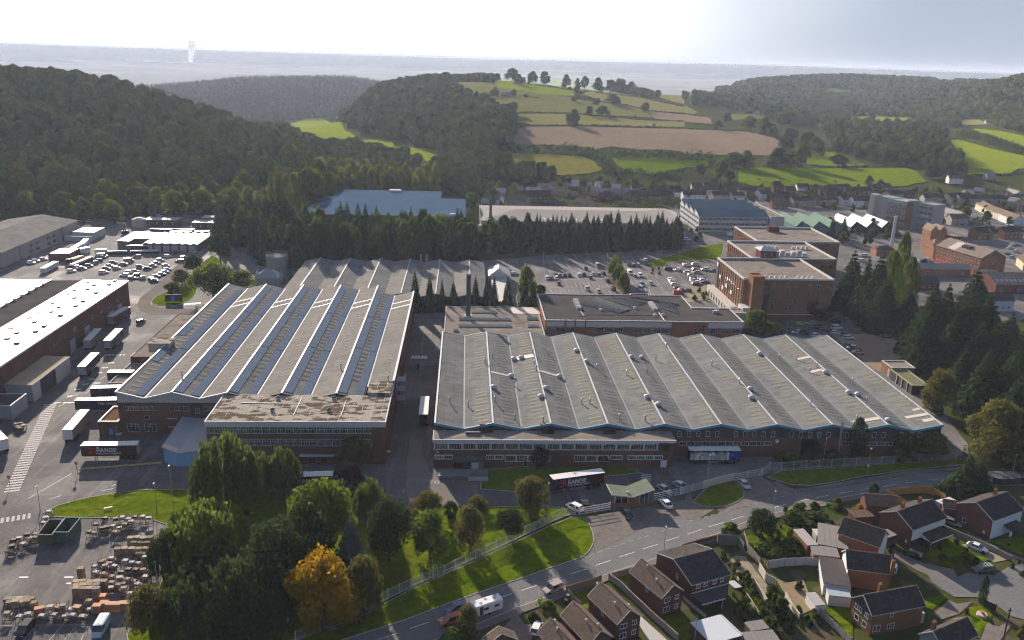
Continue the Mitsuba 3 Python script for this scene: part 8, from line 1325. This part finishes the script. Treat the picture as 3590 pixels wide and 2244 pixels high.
# near trees
for kd, c, b, t_, w, lab in (
    ('willow', cD, (1610, 640), (1610, -8), 500, 'tall feathery willow in front of the mossy roofed office'), ('willow', cD, (1860, 480), (1855, 140), 190, 'slim light tree right of the tall feathery willow'), ('willow', cD, (2010, 500), (2000, 120), 260, 'pointed light tree beside the half hidden trailer'),
    ('brightwillow', cD, (1490, 1030), (1500, 490), 560, 'broad yellow topped willow at the middle of the lawn'), ('bright', cD, (2290, 880), (2290, 345), 470, 'bright green tree in front of the half hidden trailer'), ('purple', cE, (45, 470), (40, 262), 260, 'dark purple leaved tree in front of the office'),
    ('willow', cE, (200, 700), (195, 350), 260, 'grey green willow beside the service road'), ('darkbroad', cE, (330, 960), (320, 488), 350, 'big round dark green tree at the right of the clump'), ('silver', cE, (70, 1080), (65, 640), 300, 'silvery conifer in front of the round dark tree'), ('darkwillow', cD, (1210, 1080), (1190, 690), 290, 'dark tree at the left edge of the clump by the pallets'),
    ('darkwillow', cD, (1700, 1430), (1690, 900), 560, 'dark weeping tree in the lower middle of the clump'), ('darkwillow', cD, (1400, 1330), (1390, 930), 420, 'dark weeping tree beside the pallet stacks'), ('darkbroad', cD, (1960, 1200), (1950, 620), 480, 'shaded tree behind the golden one'), ('gold', cD, (2290, 1450), (2300, 845), 520, 'golden orange autumn tree near the front fence'),
    ('olive', cE, (150, 1350), (140, 895), 300, 'brownish olive tree right of the golden tree'), ('darkbroad', cE, (30, 1230), (20, 930), 300, 'dark tree squeezed between the golden and brownish trees'), ('olive', cD, (1070, 1500), (1050, 1105), 310, 'small yellow olive tree at the bottom left'), ('darkwillow', cD, (1560, 1200), (1560, 800), 420, 'dark tree at the heart of the clump'), ('darkbroad', cD, (2150, 1000), (2140, 560), 420, 'dark tree left of the silvery conifer'), ('broad', cD, (1330, 820), (1330, 560), 260, 'small tree at the lawn edge left of the clump'),
    ('darkwillow', cD, (1320, 1480), (1320, 1080), 400, 'dark tree low at the left of the clump, above the small yellow olive one'), ('darkbroad', cD, (1620, 1560), (1620, 1180), 420, 'low dark tree at the front of the clump'), ('darkwillow', cD, (1880, 1500), (1880, 1100), 380, 'dark weeping tree left of the golden tree'), ('willow', cD, (1250, 1000), (1290, 640), 260, 'ragged green tree at the corner of the pallet yard'),
    ('olive', cE, (600, 660), (600, 450), 260, 'olive tree behind the light green one on the lawn'), ('bright', cE, (620, 980), (615, 585), 310, 'light green tree on the lawn inside the fence'), ('olive', cE, (905, 895), (885, 545), 230, 'slender olive tree in the middle of the fenced lawn'), ('olive', cE, (955, 590), (952, 485), 140, 'small pale tree at the top of the fenced lawn'), ('darkbroad', cE, (1175, 780), (1178, 572), 230, 'round dark tree close to the fence'), ('olive', cE, (1325, 650), (1315, 348), 285, 'large olive tree left of the lettered trailer'), ('darkbroad', cE, (765, 640), (760, 520), 110, 'small dark tree behind the olive ones'),
    ('purple', cE, (1405, 290), (1402, 138), 150, 'purple leaved tree against the right office block'), ('olive', cE, (1850, 262), (1850, 118), 160, 'small brownish tree at the right end of the office block'), ('olive', cE, (85, 300), (85, 60), 260, 'olive tree against the left office block'),
    ('cypress', cF, (1225, 225), (1245, -60), 130, 'tall narrow dark conifer before the glazed wall'), ('conifer', cF, (930, 240), (935, 85), 170, 'small yellowish conifer before the glazed wall'), ('olivebush', cF, (745, 260), (745, 165), 230, 'golden spreading juniper behind the right fence'), ('bush', cF, (1065, 245), (1065, 165), 190, 'grey green shrub behind the right fence'), ('midgold', cF, (1340, 222), (1340, 180), 100, 'small reddish shrub behind the right fence'), ('olive', cF, (1560, 225), (1565, 25), 230, 'left of two yellowish trees at the corner of the grey factory'), ('olive', cF, (1745, 225), (1740, 15), 260, 'right of two yellowish trees at the corner of the grey factory'), ('olive', cQ, (2190, 1235), (2200, 770), 430, 'big yellow olive tree right of the lane beside the factory'),
    ('olive', cQ, (1800, 900), (1810, 555), 240, 'yellow olive tree beside the open fronted shed'), ('conifer', cF, (1990, 500), (1960, 190), 330, 'big dark conifer beside the road above the houses'), ('conifer', cF, (2080, 470), (2090, 230), 240, 'dark conifer half hidden behind the big roadside one'), ('darkbush', cF, (1880, 500), (1880, 370), 200, 'grey green shrub under the big roadside conifer'),
    ('purple', cC, (930, 1035), (945, 862), 320, 'purple leaved tree in front of the brick office tower'), ('bright', cC, (490, 1150), (490, 965), 180, 'light green tree left of the tower car park'), ('bright', cC, (625, 1170), (630, 1065), 150, 'small round light green tree by the factory corner'), ('bright', cB, (1300, 655), (1318, 345), 140, 'green tree at the left of the marked car park'), ('darkbroad', cB, (1400, 590), (1400, 495), 100, 'dark tree at the corner of the dark roofed office'), ('bright', cB, (400, 575), (400, 465), 160, 'bright green round tree behind the solar factory'), ('purple', cB, (172, 540), (172, 445), 110, 'left of two dark purple trees behind the solar factory'), ('purple', cB, (268, 545), (268, 440), 120, 'right of two dark purple trees behind the solar factory'), ('conifer', cA, (2065, 530), (2070, 425), 85, 'small dark conifer by the rear factory gutter'), ('conifer', cA, (2330, 530), (2332, 412), 75, 'small dark conifer in front of the rear factory'),
    ('bright', cA, (1510, 600), (1515, 335), 320, 'big sunlit green tree beside the left road'), ('bright', cA, (1700, 560), (1700, 390), 230, 'sunlit green tree next to the solar roof'), ('darkbroad', cA, (1372, 420), (1372, 280), 135, 'dark tree beside the left road'), ('olive', cA, (1285, 505), (1280, 385), 135, 'sparse brownish tree beside the left road'), ('broad', cA, (1218, 560), (1218, 475), 115, 'small green tree behind the sign board'), ('darkbroad', cA, (1560, 350), (1555, 105), 170, 'dark olive tree at the left end of the conifer belt'),
    ('brightwillow', cK, (925, 310), (920, 0), 150, 'tallest pale willow in the car park row'), ('brightwillow', cK, (960, 360), (965, 110), 135, 'middle pale willow in the car park row'), ('brightwillow', cK, (1015, 425), (1015, 165), 115, 'third pale willow in the car park row'), ('bright', cK, (1045, 455), (1050, 340), 100, 'small light tree at the end of the willow row'),
    ('bright', cB, (690, 210), (690, -10), 230, 'broad green tree in the middle of the conifer belt'), ('bright', cB, (885, 270), (880, 52), 220, 'bright rounded tree beside the cream shed'), ('midgold', cS, (2330, 765), (2310, 672), 190, 'orange tree at the right end of the cream shed'), ('bright', cT2, (905, 1465), (900, 1350), 85, 'small yellow green conifer left of the cream shed'), ('conifer', cU, (2110, 1120), (2130, 770), 150, 'left of two dark cypresses by the workshops'), ('conifer', cU, (2270, 1130), (2290, 790), 170, 'right of two dark cypresses by the workshops'),
    ('poplar', cC, (1490, 960), (1560, 435), 120, 'tallest bright poplar in front of the brewery'), ('poplar', cC, (1420, 1010), (1480, 565), 150, 'bright poplar among the tall dark conifers'), ('poplar', cC, (1560, 1000), (1580, 610), 130, 'right hand bright poplar among the conifers'),
    ('cypress', h4, (1815, 1010), (1890, 605), 115, 'very slim tall conifer by the cul de sac'), ('darkbroad', h1, (1120, 870), (1100, 480), 420, 'large dark bush at the road end of the overgrown garden'), ('bush', h1, (700, 860), (690, 690), 330, 'leafy climber mass on the garden fence by the road'), ('bush', h1, (1560, 700), (1560, 510), 360, 'big leaved ivy bank beside the road'), ('bush', h1, (1800, 800), (1800, 660), 330, 'big leaved bank behind the dark green fence'), ('bush', h1, (2060, 800), (2060, 700), 240, 'leafy bank beside the corrugated sheds'), ('lightbush', h1, (1560, 1080), (1560, 880), 330, 'bright bramble heap beside the pale flat roof'), ('lightbush', h1, (1150, 1080), (1150, 960), 330, 'low bright bramble in the overgrown garden'), ('bush', h1, (1350, 1170), (1350, 1040), 380, 'bramble along the foot of the overgrown garden'), ('olivebush', h1, (2190, 480), (2190, 330), 220, 'golden shrub by the green bin'), ('bush', h1, (1870, 480), (1870, 390), 170, 'spiky shrub on the roadside fence'), ('cypress', h2, (295, 290), (290, 140), 130, 'small upright golden conifer at the road fence'), ('olivebush', h2, (160, 450), (160, 355), 110, 'round golden shrub behind the ribbed extension'), ('midgold', h2, (80, 560), (80, 430), 160, 'round russet shrub behind the ribbed extension'),
    ('darkbush', h3, (1370, 1220), (1360, 890), 290, 'big dark green bush in the middle garden'), ('bush', h3, (1270, 930), (1270, 700), 200, 'leafy shrub by the pale garden wall'), ('darkbush', h3, (1660, 800), (1660, 655), 150, 'round dark bush in the dry brown garden'), ('lightbush', h2, (1570, 1250), (1570, 1085), 210, 'large clipped golden bush on the front lawn'), ('lightbush', h2, (1450, 1270), (1450, 1175), 210, 'low clipped bush at the front of the lawn'), ('bush', h2, (1730, 1260), (1730, 1170), 130, 'small white flowering bush near the gatepost'), ('bush', h2, (1270, 1210), (1270, 1130), 140, 'small dark bush at the left of the front lawn'), ('lightbush', h4, (1600, 1120), (1600, 1040), 100, 'small bright bush beside the concrete drive'), ('olivebush', h4, (2380, 1500), (2380, 1250), 160, 'orange green bush at the right edge'), ('darkbush', h2, (530, 1180), (530, 1060), 120, 'dark shrub beside the garage door'), ('bush', h3, (1200, 1010), (1200, 930), 120, 'leafy shrub half way down the strip lawn'), ('darkbush', h3, (880, 1000), (880, 930), 110, 'shrub against the shaded garden fence'),
    ('olive', cE, (890, 1500), (885, 1250), 165, 'round grey green tree hiding the caravan car'), ('lightbush', cE, (780, 1530), (790, 1420), 240, 'bright shrub at the bottom edge beside the caravan'), ('lightbush', h5, (500, 1130), (490, 940), 260, 'long leafy hedge mound beside the drive'), ('lightbush', h5, (580, 1240), (580, 1100), 200, 'leafy hedge end by the leftmost roof'), ('olivebush', h5, (360, 1270), (360, 1180), 120, 'yellow orange shrub beside the tan drive'), ('darkbush', h5, (280, 1250), (280, 1100), 200, 'dark green covered heap in the corner garden')): tree(kd, c, b, t_, w, lab, s={cK: 3.024, cS: 3.024}.get(c, 4.032 if c in (cU, cV, h1, h2, h3, h4, h5) else 2.016))
for b, t_, w in (((515, 690), (515, 382), 95), ((618, 690), (620, 422), 85), ((705, 690), (705, 457), 75), ((785, 690), (785, 472), 100), ((940, 690), (940, 437), 85), ((1010, 690), (1005, 470), 70), ((1070, 690), (1065, 442), 95), ((1165, 690), (1165, 440), 90), ((1285, 690), (1290, 430), 90), ((1345, 660), (1345, 480), 80)): tree('conifer', cB, b, t_, w, order='pointed dark conifer in the row behind the boiler house chimney')
for b, t_, w in (((1150, 980), (1165, 560), 190), ((1250, 1030), (1260, 600), 190), ((1330, 1060), (1335, 570), 240), ((1380, 1120), (1390, 740), 220), ((1560, 1150), (1570, 850), 260), ((1700, 1300), (1740, 790), 290), ((1660, 1400), (1670, 960), 240), ((1790, 1300), (1880, 800), 280), ((2000, 1150), (2035, 680), 300), ((1950, 1330), (1980, 880), 300), ((2080, 1350), (2110, 850), 330), ((2240, 1420), (2260, 1000), 300), ((2150, 1500), (2170, 1060), 290), ((2350, 1500), (2370, 1080), 320), ((1850, 1420), (1850, 1000), 240), ((2040, 1480), (2050, 1050), 260)): tree('conifer', cC, b, t_, w * 1.25, order='tall dark conifer in the big group at the right')
for b, t_, w in (((2100, 900), (2140, 420), 280), ((2300, 930), (2340, 400), 330), ((2400, 1080), (2420, 560), 330), ((2050, 800), (2080, 480), 240), ((2290, 1150), (2310, 620), 300), ((2430, 1250), (2450, 760), 300), ((1960, 780), (1985, 420), 240)): tree('conifer', cQ, b, t_, w * 1.25, order='large dark conifer at the right edge beside the lane')
r8 = np.random.default_rng(21)
def scatter(pts, n, kd, hr, wr, order, land=False, seed=1):
    """n single trees inside a polygon of picture points lying on the ground."""
    P = Polygon([tuple((hit(p) if land else at(p))[:2]) for p in pts]).buffer(0); r = np.random.default_rng(seed); x0, y0, x1, y1 = P.bounds; done = []; tries = 0; gap = math.sqrt(P.area / n) * .72
    while len(done) < n and tries < 6000:
        tries += 1; q = np.array([r.uniform(x0, x1), r.uniform(y0, y1)])
        if not P.contains(Point(q)) or any(np.hypot(*(q - d)) < gap for d in done): continue
        done.append(q); h = r.uniform(*hr); kk = kd if isinstance(kd, str) else kd[r.integers(len(kd))]; plant(kk, np.array([q[0], q[1], zt(*q).item() if land else 0.0]), h * r.uniform(*wr), h, order=order, nm='garden_tree' if 'town' in order or 'garden' in order else 'woodland_tree')
scatter([(790, 800), (765, 850), (900, 890), (900, 925), (1000, 940), (1500, 948), (1640, 930), (1640, 880), (1500, 885), (1200, 860), (900, 810)], 150, ('spruce', 'spruce', 'conifer', 'middark', 'midbroad'), (15, 25), (.36, .56), 'dark belt tree in front of the blue shed', seed=2)
scatter([(1790, 890), (2390, 878), (2390, 838), (2100, 836), (1790, 842)], 92, ('spruce', 'conifer', 'spruce', 'middark'), (11, 18), (.38, .58), 'dark belt tree along the cream shed', seed=3)
scatter([(1590, 915), (1810, 885), (1810, 850), (1640, 860)], 18, ('middark', 'spruce', 'midbroad'), (10, 18), (.45, .8), 'dark belt tree between the two sheds', seed=23)
scatter([(1190, 640), (1540, 660), (1540, 690), (1200, 690)], 34, 'midpoplar', (18, 23), (.42, .58), 'yellow green poplar in the row behind the blue shed', seed=4)
scatter([(950, 745), (1050, 745), (1050, 760), (950, 765)], 6, 'midpoplar', (24, 29), (.22, .28), 'tall poplar at the left of the dark belt', seed=5)
scatter([(1050, 690), (1190, 660), (1200, 700), (1060, 740)], 8, ('midbroad', 'midlight'), (20, 28), (.7, .9), 'big green tree left of the poplar row', seed=6)
scatter([(-60, 700), (250, 690), (600, 680), (940, 690), (940, 755), (760, 765), (300, 790), (120, 770), (-60, 770)], 75, ('midbroad', 'midlight', 'midolive', 'midlight'), (11, 19), (.75, 1.0), 'tree in the band along the foot of the left hill', seed=7)
scatter([(1540, 660), (1700, 640), (2000, 640), (2350, 660), (2380, 690), (2000, 672), (1640, 700)], 40, ('middark', 'midbroad', 'midlight'), (5, 11), (.8, 1.0), 'garden tree behind the cream shed houses', seed=9)
scatter([(2400, 690), (2700, 680), (2900, 670), (3100, 665), (3300, 690), (3560, 720), (3560, 790), (3300, 790), (2950, 745), (2400, 712)], 60, ('middark', 'midbroad', 'midolive', 'bush'), (3.5, 8), (.8, 1.05), 'garden tree among the town houses', seed=10)
scatter([(2900, 790), (3120, 790), (3160, 830), (3050, 870), (2940, 860)], 18, ('middark', 'bush', 'midbroad'), (3, 8), (.8, 1.1), 'tree on the bank below the grey office', seed=11)
scatter([(2400, 800), (2440, 760), (2460, 830), (2440, 860)], 9, ('bush', 'darkbush'), (2, 4), (.9, 1.2), 'shrub beside the saw tooth offices', seed=12)
scatter([(1590, 680), (1800, 700), (1800, 725), (1640, 745)], 10, ('midbroad', 'middark'), (5, 9), (.7, .95), 'tree at the left end of the cream shed', seed=13)
scatter([(2405, 1035), (2490, 1015), (2500, 1050), (2420, 1060)], 7, ('lightbush', 'bush'), (1.2, 3), (.9, 1.2), 'small planting beside the brick block', seed=14)
scatter([(2260, 950), (2310, 940), (2340, 955), (2300, 965)], 4, ('bush',), (1.2, 2), (1, 1.3), 'low hedge block in the visitors car park', seed=15)
scatter([(1640, 700), (1800, 690), (2380, 690), (2380, 640), (2000, 632), (1700, 640)], 45, ('middark', 'midbroad', 'bush'), (3, 8), (.8, 1.1), 'small town tree beyond the cream shed', seed=16)
scatter([(2400, 700), (3560, 770), (3560, 660), (3000, 655), (2420, 650)], 75, ('middark', 'midbroad', 'bush', 'olivebush'), (2.5, 8), (.8, 1.1), 'small town tree on the right', seed=17)
scatter(poly(cF, (250, 900), (420, 1000), (600, 1250), (900, 1300), (1000, 1400), (700, 1500), (400, 1450), (350, 1100)), 52, ('bush', 'darkbush', 'lightbush', 'olivebush'), (.7, 2.2), (.9, 1.3), 'small garden bush between the houses', seed=18)
scatter(poly(cF, (500, 740), (700, 700), (880, 780), (880, 900), (700, 920), (520, 900)), 26, ('bush', 'lightbush', 'bush'), (.8, 1.8), (1.1, 1.6), 'bramble clump in the overgrown garden', seed=19)
scatter(poly(cF, (700, 600), (860, 590), (1100, 690), (1000, 730), (800, 700)), 22, ('bush', 'lightbush'), (1.2, 2.4), (1.0, 1.4), 'leafy clump on the bank by the road', seed=20)
scatter(poly(cF, (1500, 900), (2000, 900), (2419, 1100), (2419, 800), (1900, 800)), 14, ('bush', 'darkbush'), (.6, 1.4), (1, 1.4), 'front garden bush at the right', seed=22)
# lone trees on the central hill
for x, b, t_, w in ((1080, 682, 615, 72), (1210, 686, 628, 52), (1297, 692, 664, 36), (1583, 588, 524, 72), (1663, 674, 598, 68), (1640, 722, 676, 58), (1912, 740, 663, 122), (1745, 818, 748, 66), (1838, 822, 748, 108), (1636, 892, 770, 126), (2140, 790, 720, 72), (2072, 838, 812, 20), (2202, 896, 868, 18), (1662, 598, 550, 46), (1712, 604, 536, 66), (1802, 656, 546, 92), (1890, 650, 560, 100), (1960, 660, 555, 120), (2040, 660, 575, 110), (1095, 565, 515, 66), (1200, 560, 482, 110), (1245, 600, 520, 100), (1430, 560, 500, 86), (1320, 602, 545, 30), (1605, 640, 612, 40), (1790, 742, 708, 62), (1345, 556, 503, 80)): tree('middark', cT2, (x, b), (x, t_), w, order='dark round field tree on the central hill', land=True)
for x, b, t_, w in ((238, 920, 845, 70), (300, 860, 790, 60), (460, 920, 818, 90), (560, 945, 830, 120), (620, 965, 890, 80), (690, 900, 800, 90), (740, 880, 790, 100), (830, 860, 770, 80), (1085, 1180, 1090, 110), (1855, 830, 745, 105), (1320, 870, 815, 60), (1300, 1320, 1240, 50), (1380, 1320, 1265, 50), (105, 1240, 1155, 75), (250, 1290, 1130, 100), (430, 1190, 1060, 110), (340, 1180, 1070, 130), (320, 1280, 1200, 60), (660, 1190, 1040, 130), (740, 1190, 1080, 100), (820, 1180, 1010, 90), (920, 1100, 960, 110), (750, 980, 905, 100), (870, 1020, 930, 100), (1100, 1060, 980, 120), (450, 800, 680, 60), (720, 1060, 970, 100), (1215, 860, 825, 40)): tree('midbroad' if (x // 10) % 3 else 'middark', cT3, (x, b), (x, t_), w * 1.3, order='big hedgerow tree on the slope above the town', land=True)
# ---------------------------------------------------------------- woods (masses): one object each
FIELDS = [shapely.union_all([Polygon(np.c_[np.asarray(meshkit.WRITTEN[d['filename']][0])[:, :2]]).convex_hull]) for k, d in scene.items() if k.startswith('field') and 'filename' in d]
def wood(label, pts_or_cols, gap, kd, hr, wr, seed, polar=False, dmax=9e9):
    r = np.random.default_rng(seed); k = thing('woodland', label, None, kind='stuff')
    if polar:
        cs = np.array(sorted(pts_or_cols)); az = np.array([math.atan2(*(lambda d: (d[0], d[1]))(ray((c_, 203)))) for c_ in cs]); lo, hi = np.array([pts_or_cols[c_] for c_ in cs], float).T; x0, x1 = az[0], az[-1]; Q = []
        P = Polygon([(l * math.sin(a), l * math.cos(a)) for a, l in zip(az, lo)] + [(l * math.sin(a), l * math.cos(a)) for a, l in zip(az[::-1], hi[::-1])]).buffer(0)
    else: P = Polygon([tuple(hit(p)[:2]) for p in pts_or_cols]).buffer(0)
    x0, y0, x1, y1 = P.bounds; X, Y = np.meshgrid(np.arange(x0, x1, gap), np.arange(y0, y1, gap)); q = np.column_stack([X.ravel(), Y.ravel()]) + r.uniform(-.42, .42, (X.size, 2)) * gap
    ok = shapely.contains_xy(P, q[:, 0], q[:, 1]) & (np.hypot(q[:, 0], q[:, 1]) < dmax)
    for F in FIELDS: ok &= ~shapely.contains_xy(F, q[:, 0], q[:, 1])
    q = q[ok]; z = zt(q[:, 0], q[:, 1]); n = 0
    for i, (x, y) in enumerate(q):
        h = r.uniform(*hr); kk = kd if isinstance(kd, str) else kd[r.integers(len(kd))]; gs = KINDS[kk]; n += 1
        scene[f'{k}__{n:03d}'] = inst(gs[r.integers(len(gs))], x, y, z[i] - .4, h * r.uniform(*wr), h, r.uniform(0, 360))
    return len(q)
cnt = [wood('broadleaf wood covering the steep hill on the left', {-420: (600, 1170), 0: (612, 1150), 400: (618, 1120), 600: (622, 1060), 890: (632, 980), 1060: (640, 930), 1110: (660, 900)}, 15, ('wood', 'wood', 'wood', 'wood', 'midbroad'), (13, 24), (.70, 1.0), 1, True),
       wood('dense broadleaf wood on the left flank of the central hill', t2((0, 790), (60, 700), (280, 610), (640, 590), (745, 605), (850, 690), (960, 745), (1080, 795), (1235, 810), (1230, 900), (1210, 1010), (1195, 1060), (1000, 1120), (850, 1150), (690, 1100), (640, 1050), (550, 1040), (330, 970), (180, 960), (0, 900)), 13.5, ('wood', 'wood', 'wood', 'wood', 'pine'), (12, 20), (.85, 1.15), 2, dmax=1580),
       wood('tree belt between the meadow and the rough pasture', t2((640, 1180), (850, 1150), (1080, 1110), (1180, 1180), (1250, 1215), (1450, 1250), (1530, 1262), (1450, 1300), (1200, 1300), (1030, 1300), (880, 1385), (700, 1370), (640, 1280)), 9, 'wood', (9, 17), (.75, 1.0), 3),
       wood('dark conifer plantation on the far ridge behind the left hill', {330: (2250, 2850), 600: (2050, 2900), 890: (1950, 2900), 1190: (1950, 2900), 1345: (2000, 2880)}, 13, 'pine', (17, 23), (.42, .55), 4, True),
       wood('far blue wooded hills on the right', {2520: (2150, 2800), 2700: (2000, 3000), 3000: (1800, 3050), 3300: (1800, 3000), 3590: (1620, 2600), 3800: (1500, 2400)}, 16, ('wood', 'wood', 'pine'), (12, 18), (.9, 1.2), 5, True),
       wood('small wood along the crest of the central hill', {1570: (1400, 1570), 1640: (1440, 1570), 1790: (1470, 1560), 1935: (1490, 1545)}, 8, ('wood', 'wood', 'pine'), (10, 15), (.8, 1.1), 6, True),
       wood('tree filled valley floor on the right', t3((60, 670), (280, 690), (600, 760), (1150, 770), (1160, 870), (1000, 905), (840, 905), (640, 860), (330, 770), (60, 750)), 17, 'wood', (9, 16), (.75, 1.05), 7, dmax=2000),
       wood('mass of trees above the terraced houses on the right', t3((980, 930), (1150, 900), (1700, 900), (1900, 1000), (1880, 1060), (1960, 1150), (2010, 1245), (1720, 1285), (1640, 1200), (1560, 1180), (1300, 1160), (1140, 1120), (1050, 1060)), 15, ('wood', 'middark', 'midbroad'), (9, 18), (.75, 1.0), 8),
       wood('trees round the school and far lanes on the right', t3((1400, 780), (1900, 760), (2110, 840), (1930, 850), (1950, 910), (1700, 900), (1640, 850), (1420, 812)), 13, 'wood', (10, 15), (.8, 1.1), 9),
       wood('trees on the slope left of the meadow in the valley gap', t1((1480, 880), (1750, 850), (1960, 900), (2060, 960), (2260, 1060), (2419, 1140), (2330, 1160), (2100, 1020), (1750, 910)), 11, 'wood', (9, 14), (.8, 1.1), 10),
       wood('trees in the valley gap round the two meadows', t2((0, 1040), (200, 1060), (330, 1100), (440, 1120), (560, 1160), (400, 1200), (0, 1200)) + t1((2300, 1060),), 11, 'wood', (9, 15), (.75, 1.0), 11),
       wood('thin wood behind the crest fields on the central hill', {2125: (1560, 1680), 2230: (1580, 1760), 2420: (1640, 1900)}, 11, 'wood', (10, 15), (.8, 1.1), 12, True),
       wood('wooded bank at the foot of the steep right hill', t3((1950, 780), (2399, 740), (2500, 800), (2500, 960), (2399, 950), (2180, 900), (2150, 850), (2120, 800)), 12, 'wood', (9, 15), (.8, 1.1), 13)]
# ---------------------------------------------------------------- hedges: one long bush each
def hedge(label, pts, h, w, leaf=1.1, dens=1.0, leaf_='dark', land=True):
    q = np.array([(hit(p) if land else at(p)) for p in pts]); r = np.random.default_rng(len(label)); V, F, n = [], [], 0
    for a, b in zip(q[:-1], q[1:]):
        L = np.linalg.norm((b - a)[:2]); m = int(L * dens * (h + w) / (leaf * leaf) * 1.3) + 4; t = r.uniform(0, 1, m)[:, None]; c_ = a + (b - a) * t; d = (b - a)[:2] / L; nn = np.array([-d[1], d[0]]); ang = r.uniform(0, math.pi, m); hh = h * (.75 + .5 * meshkit.noise(np.column_stack([c_[:, 0] / 6, c_[:, 1] / 6, c_[:, 0] * 0])))
        c_ = c_ + np.column_stack([nn[0] * np.cos(ang) * w / 2, nn[1] * np.cos(ang) * w / 2, hh * np.sin(ang) ** .7 * r.uniform(.3, 1, m)]); c_[:, 2] += zt(c_[:, 0], c_[:, 1]) - (a + (b - a) * t)[:, 2] if land else 0
        N = np.column_stack([nn[0] * np.cos(ang), nn[1] * np.cos(ang), np.sin(ang)]) + r.normal(0, .4, (m, 3)); v, f = quads(c_, N, leaf * r.uniform(.5, 1.0, m), r); V.append(v); F.append(f + n); n += len(v)
    k = thing('hedge', label, 'hedge'); scene[k] = mikit.ply((np.vstack(V), np.vstack(F)), LM[leaf_])
for lab, pts, h, w in (('hedge above the straw coloured strip field', t2((1240, 803), (1580, 806), (1720, 816), (2100, 852), (2419, 862)), 2.2, 3), ('hedge between the straw strip and the ploughed field', t2((1230, 893), (1450, 895), (1720, 893), (2000, 898), (2419, 910)), 2.2, 3), ('thin hedge under the dull pasture on the hill crown', t2((770, 662), (930, 666), (1385, 696)), 1.6, 2.5), ('tall dark hedge below the left part of the ploughed field', t2((1240, 1075), (1400, 1080), (1600, 1082), (1775, 1095)), 8, 8), ('tall dark hedge below the right part of the ploughed field', t2((1880, 1105), (2100, 1112), (2419, 1130)) + t3((200, 1125),), 8, 8), ('broken hedge beside the crest field', t2((1360, 606), (1480, 618), (1600, 634)), 2, 3), ('hedge line with bushes below the crest trees', t2((1650, 692), (1740, 702), (1820, 716)), 4, 6), ('hedge along the top of the pale field on the hill', t2((1780, 655), (2080, 690), (2250, 720), (2419, 760)), 2.2, 3), ('hedge below the pale field on the hill', t2((1980, 742), (2170, 788), (2419, 808)), 2.2, 3), ('hedge at the right end of the ploughed field', t3((0, 915), (440, 932), (620, 975)), 2, 3), ('hedge across the sunlit field above the houses', t3((560, 1186), (900, 1184), (1300, 1182), (1580, 1188)), 2.5, 3), ('thick dark hedge between the two right hand fields', t3((1930, 960), (2080, 985), (2200, 1030), (2399, 1095)), 9, 9), ('hedge along the foot of the right hand field', t3((2010, 1245), (2300, 1240), (2399, 1215)), 2, 3), ('hedge beside the rough pasture', t2((1800, 1100), (1850, 1180), (1900, 1240)), 7, 9), ('hedge under the green paddock', t2((1960, 1225), (2200, 1250), (2419, 1230)), 5, 7)): hedge(lab, pts, h, w, 1.6 if h < 5 else 2.0)
for lab, pts, h, w, lf in (('long clipped dark hedge along the town lane', poly(cV, (1440, 925), (1700, 925), (1910, 915)), 5, 4, 'dark'), ('tall dark hedge behind the cream shed', poly(cS, (1500, 420), (1700, 415), (1850, 440), (2419, 470)), 4, 4, 'dark'), ('dark hedge right of the cream shed houses', poly(cS, (1660, 490), (2000, 492), (2419, 500)), 5, 6, 'dark'), ('dark conifer hedge left of the houses', poly(cT2, (870, 1400), (1030, 1390)), 12, 10, 'conifer'), ('leafy hedge between the drive and the side fence', poly(h5, (360, 1010), (470, 1080), (620, 1230)), 1.6, 1.8, 'light')): hedge(lab, pts, h, w, 1.2 if h > 2 else .35, 1.0, lf, False)
k = thing('steam_plume', 'thin white plume of steam rising from the far plain on the left', 'steam'); q = hit(cT1(1347, 446)); m = MB()
for i in range(6): s_ = trimesh.creation.icosphere(subdivisions=1); m.raw(np.array(s_.vertices) * [22 + 5 * i, 22 + 5 * i, 30] + [q[0] + 6 * i, q[1], q[2] + 25 + 34 * i], s_.faces)
scene[k] = mikit.ply(m.mesh(), mat('steam', {'type': 'principledthin', 'base_color': {'type': 'rgb', 'value': .97}, 'roughness': 1.0, 'diff_trans': 1.5, 'spec_trans': 0.0, 'eta': 1.02}), smooth=True)
write_ordered()
scene['haze'] = {'type': 'cube', 'to_world': T().translate([0, 0, 19]).scale([27000, 27000, 128]), 'bsdf': {'type': 'null'}, 'interior': {'type': 'ref', 'id': 'haze_air'}}
labels['haze'] = {'label': 'thin pale haze over the whole valley', 'kind': 'stuff'}
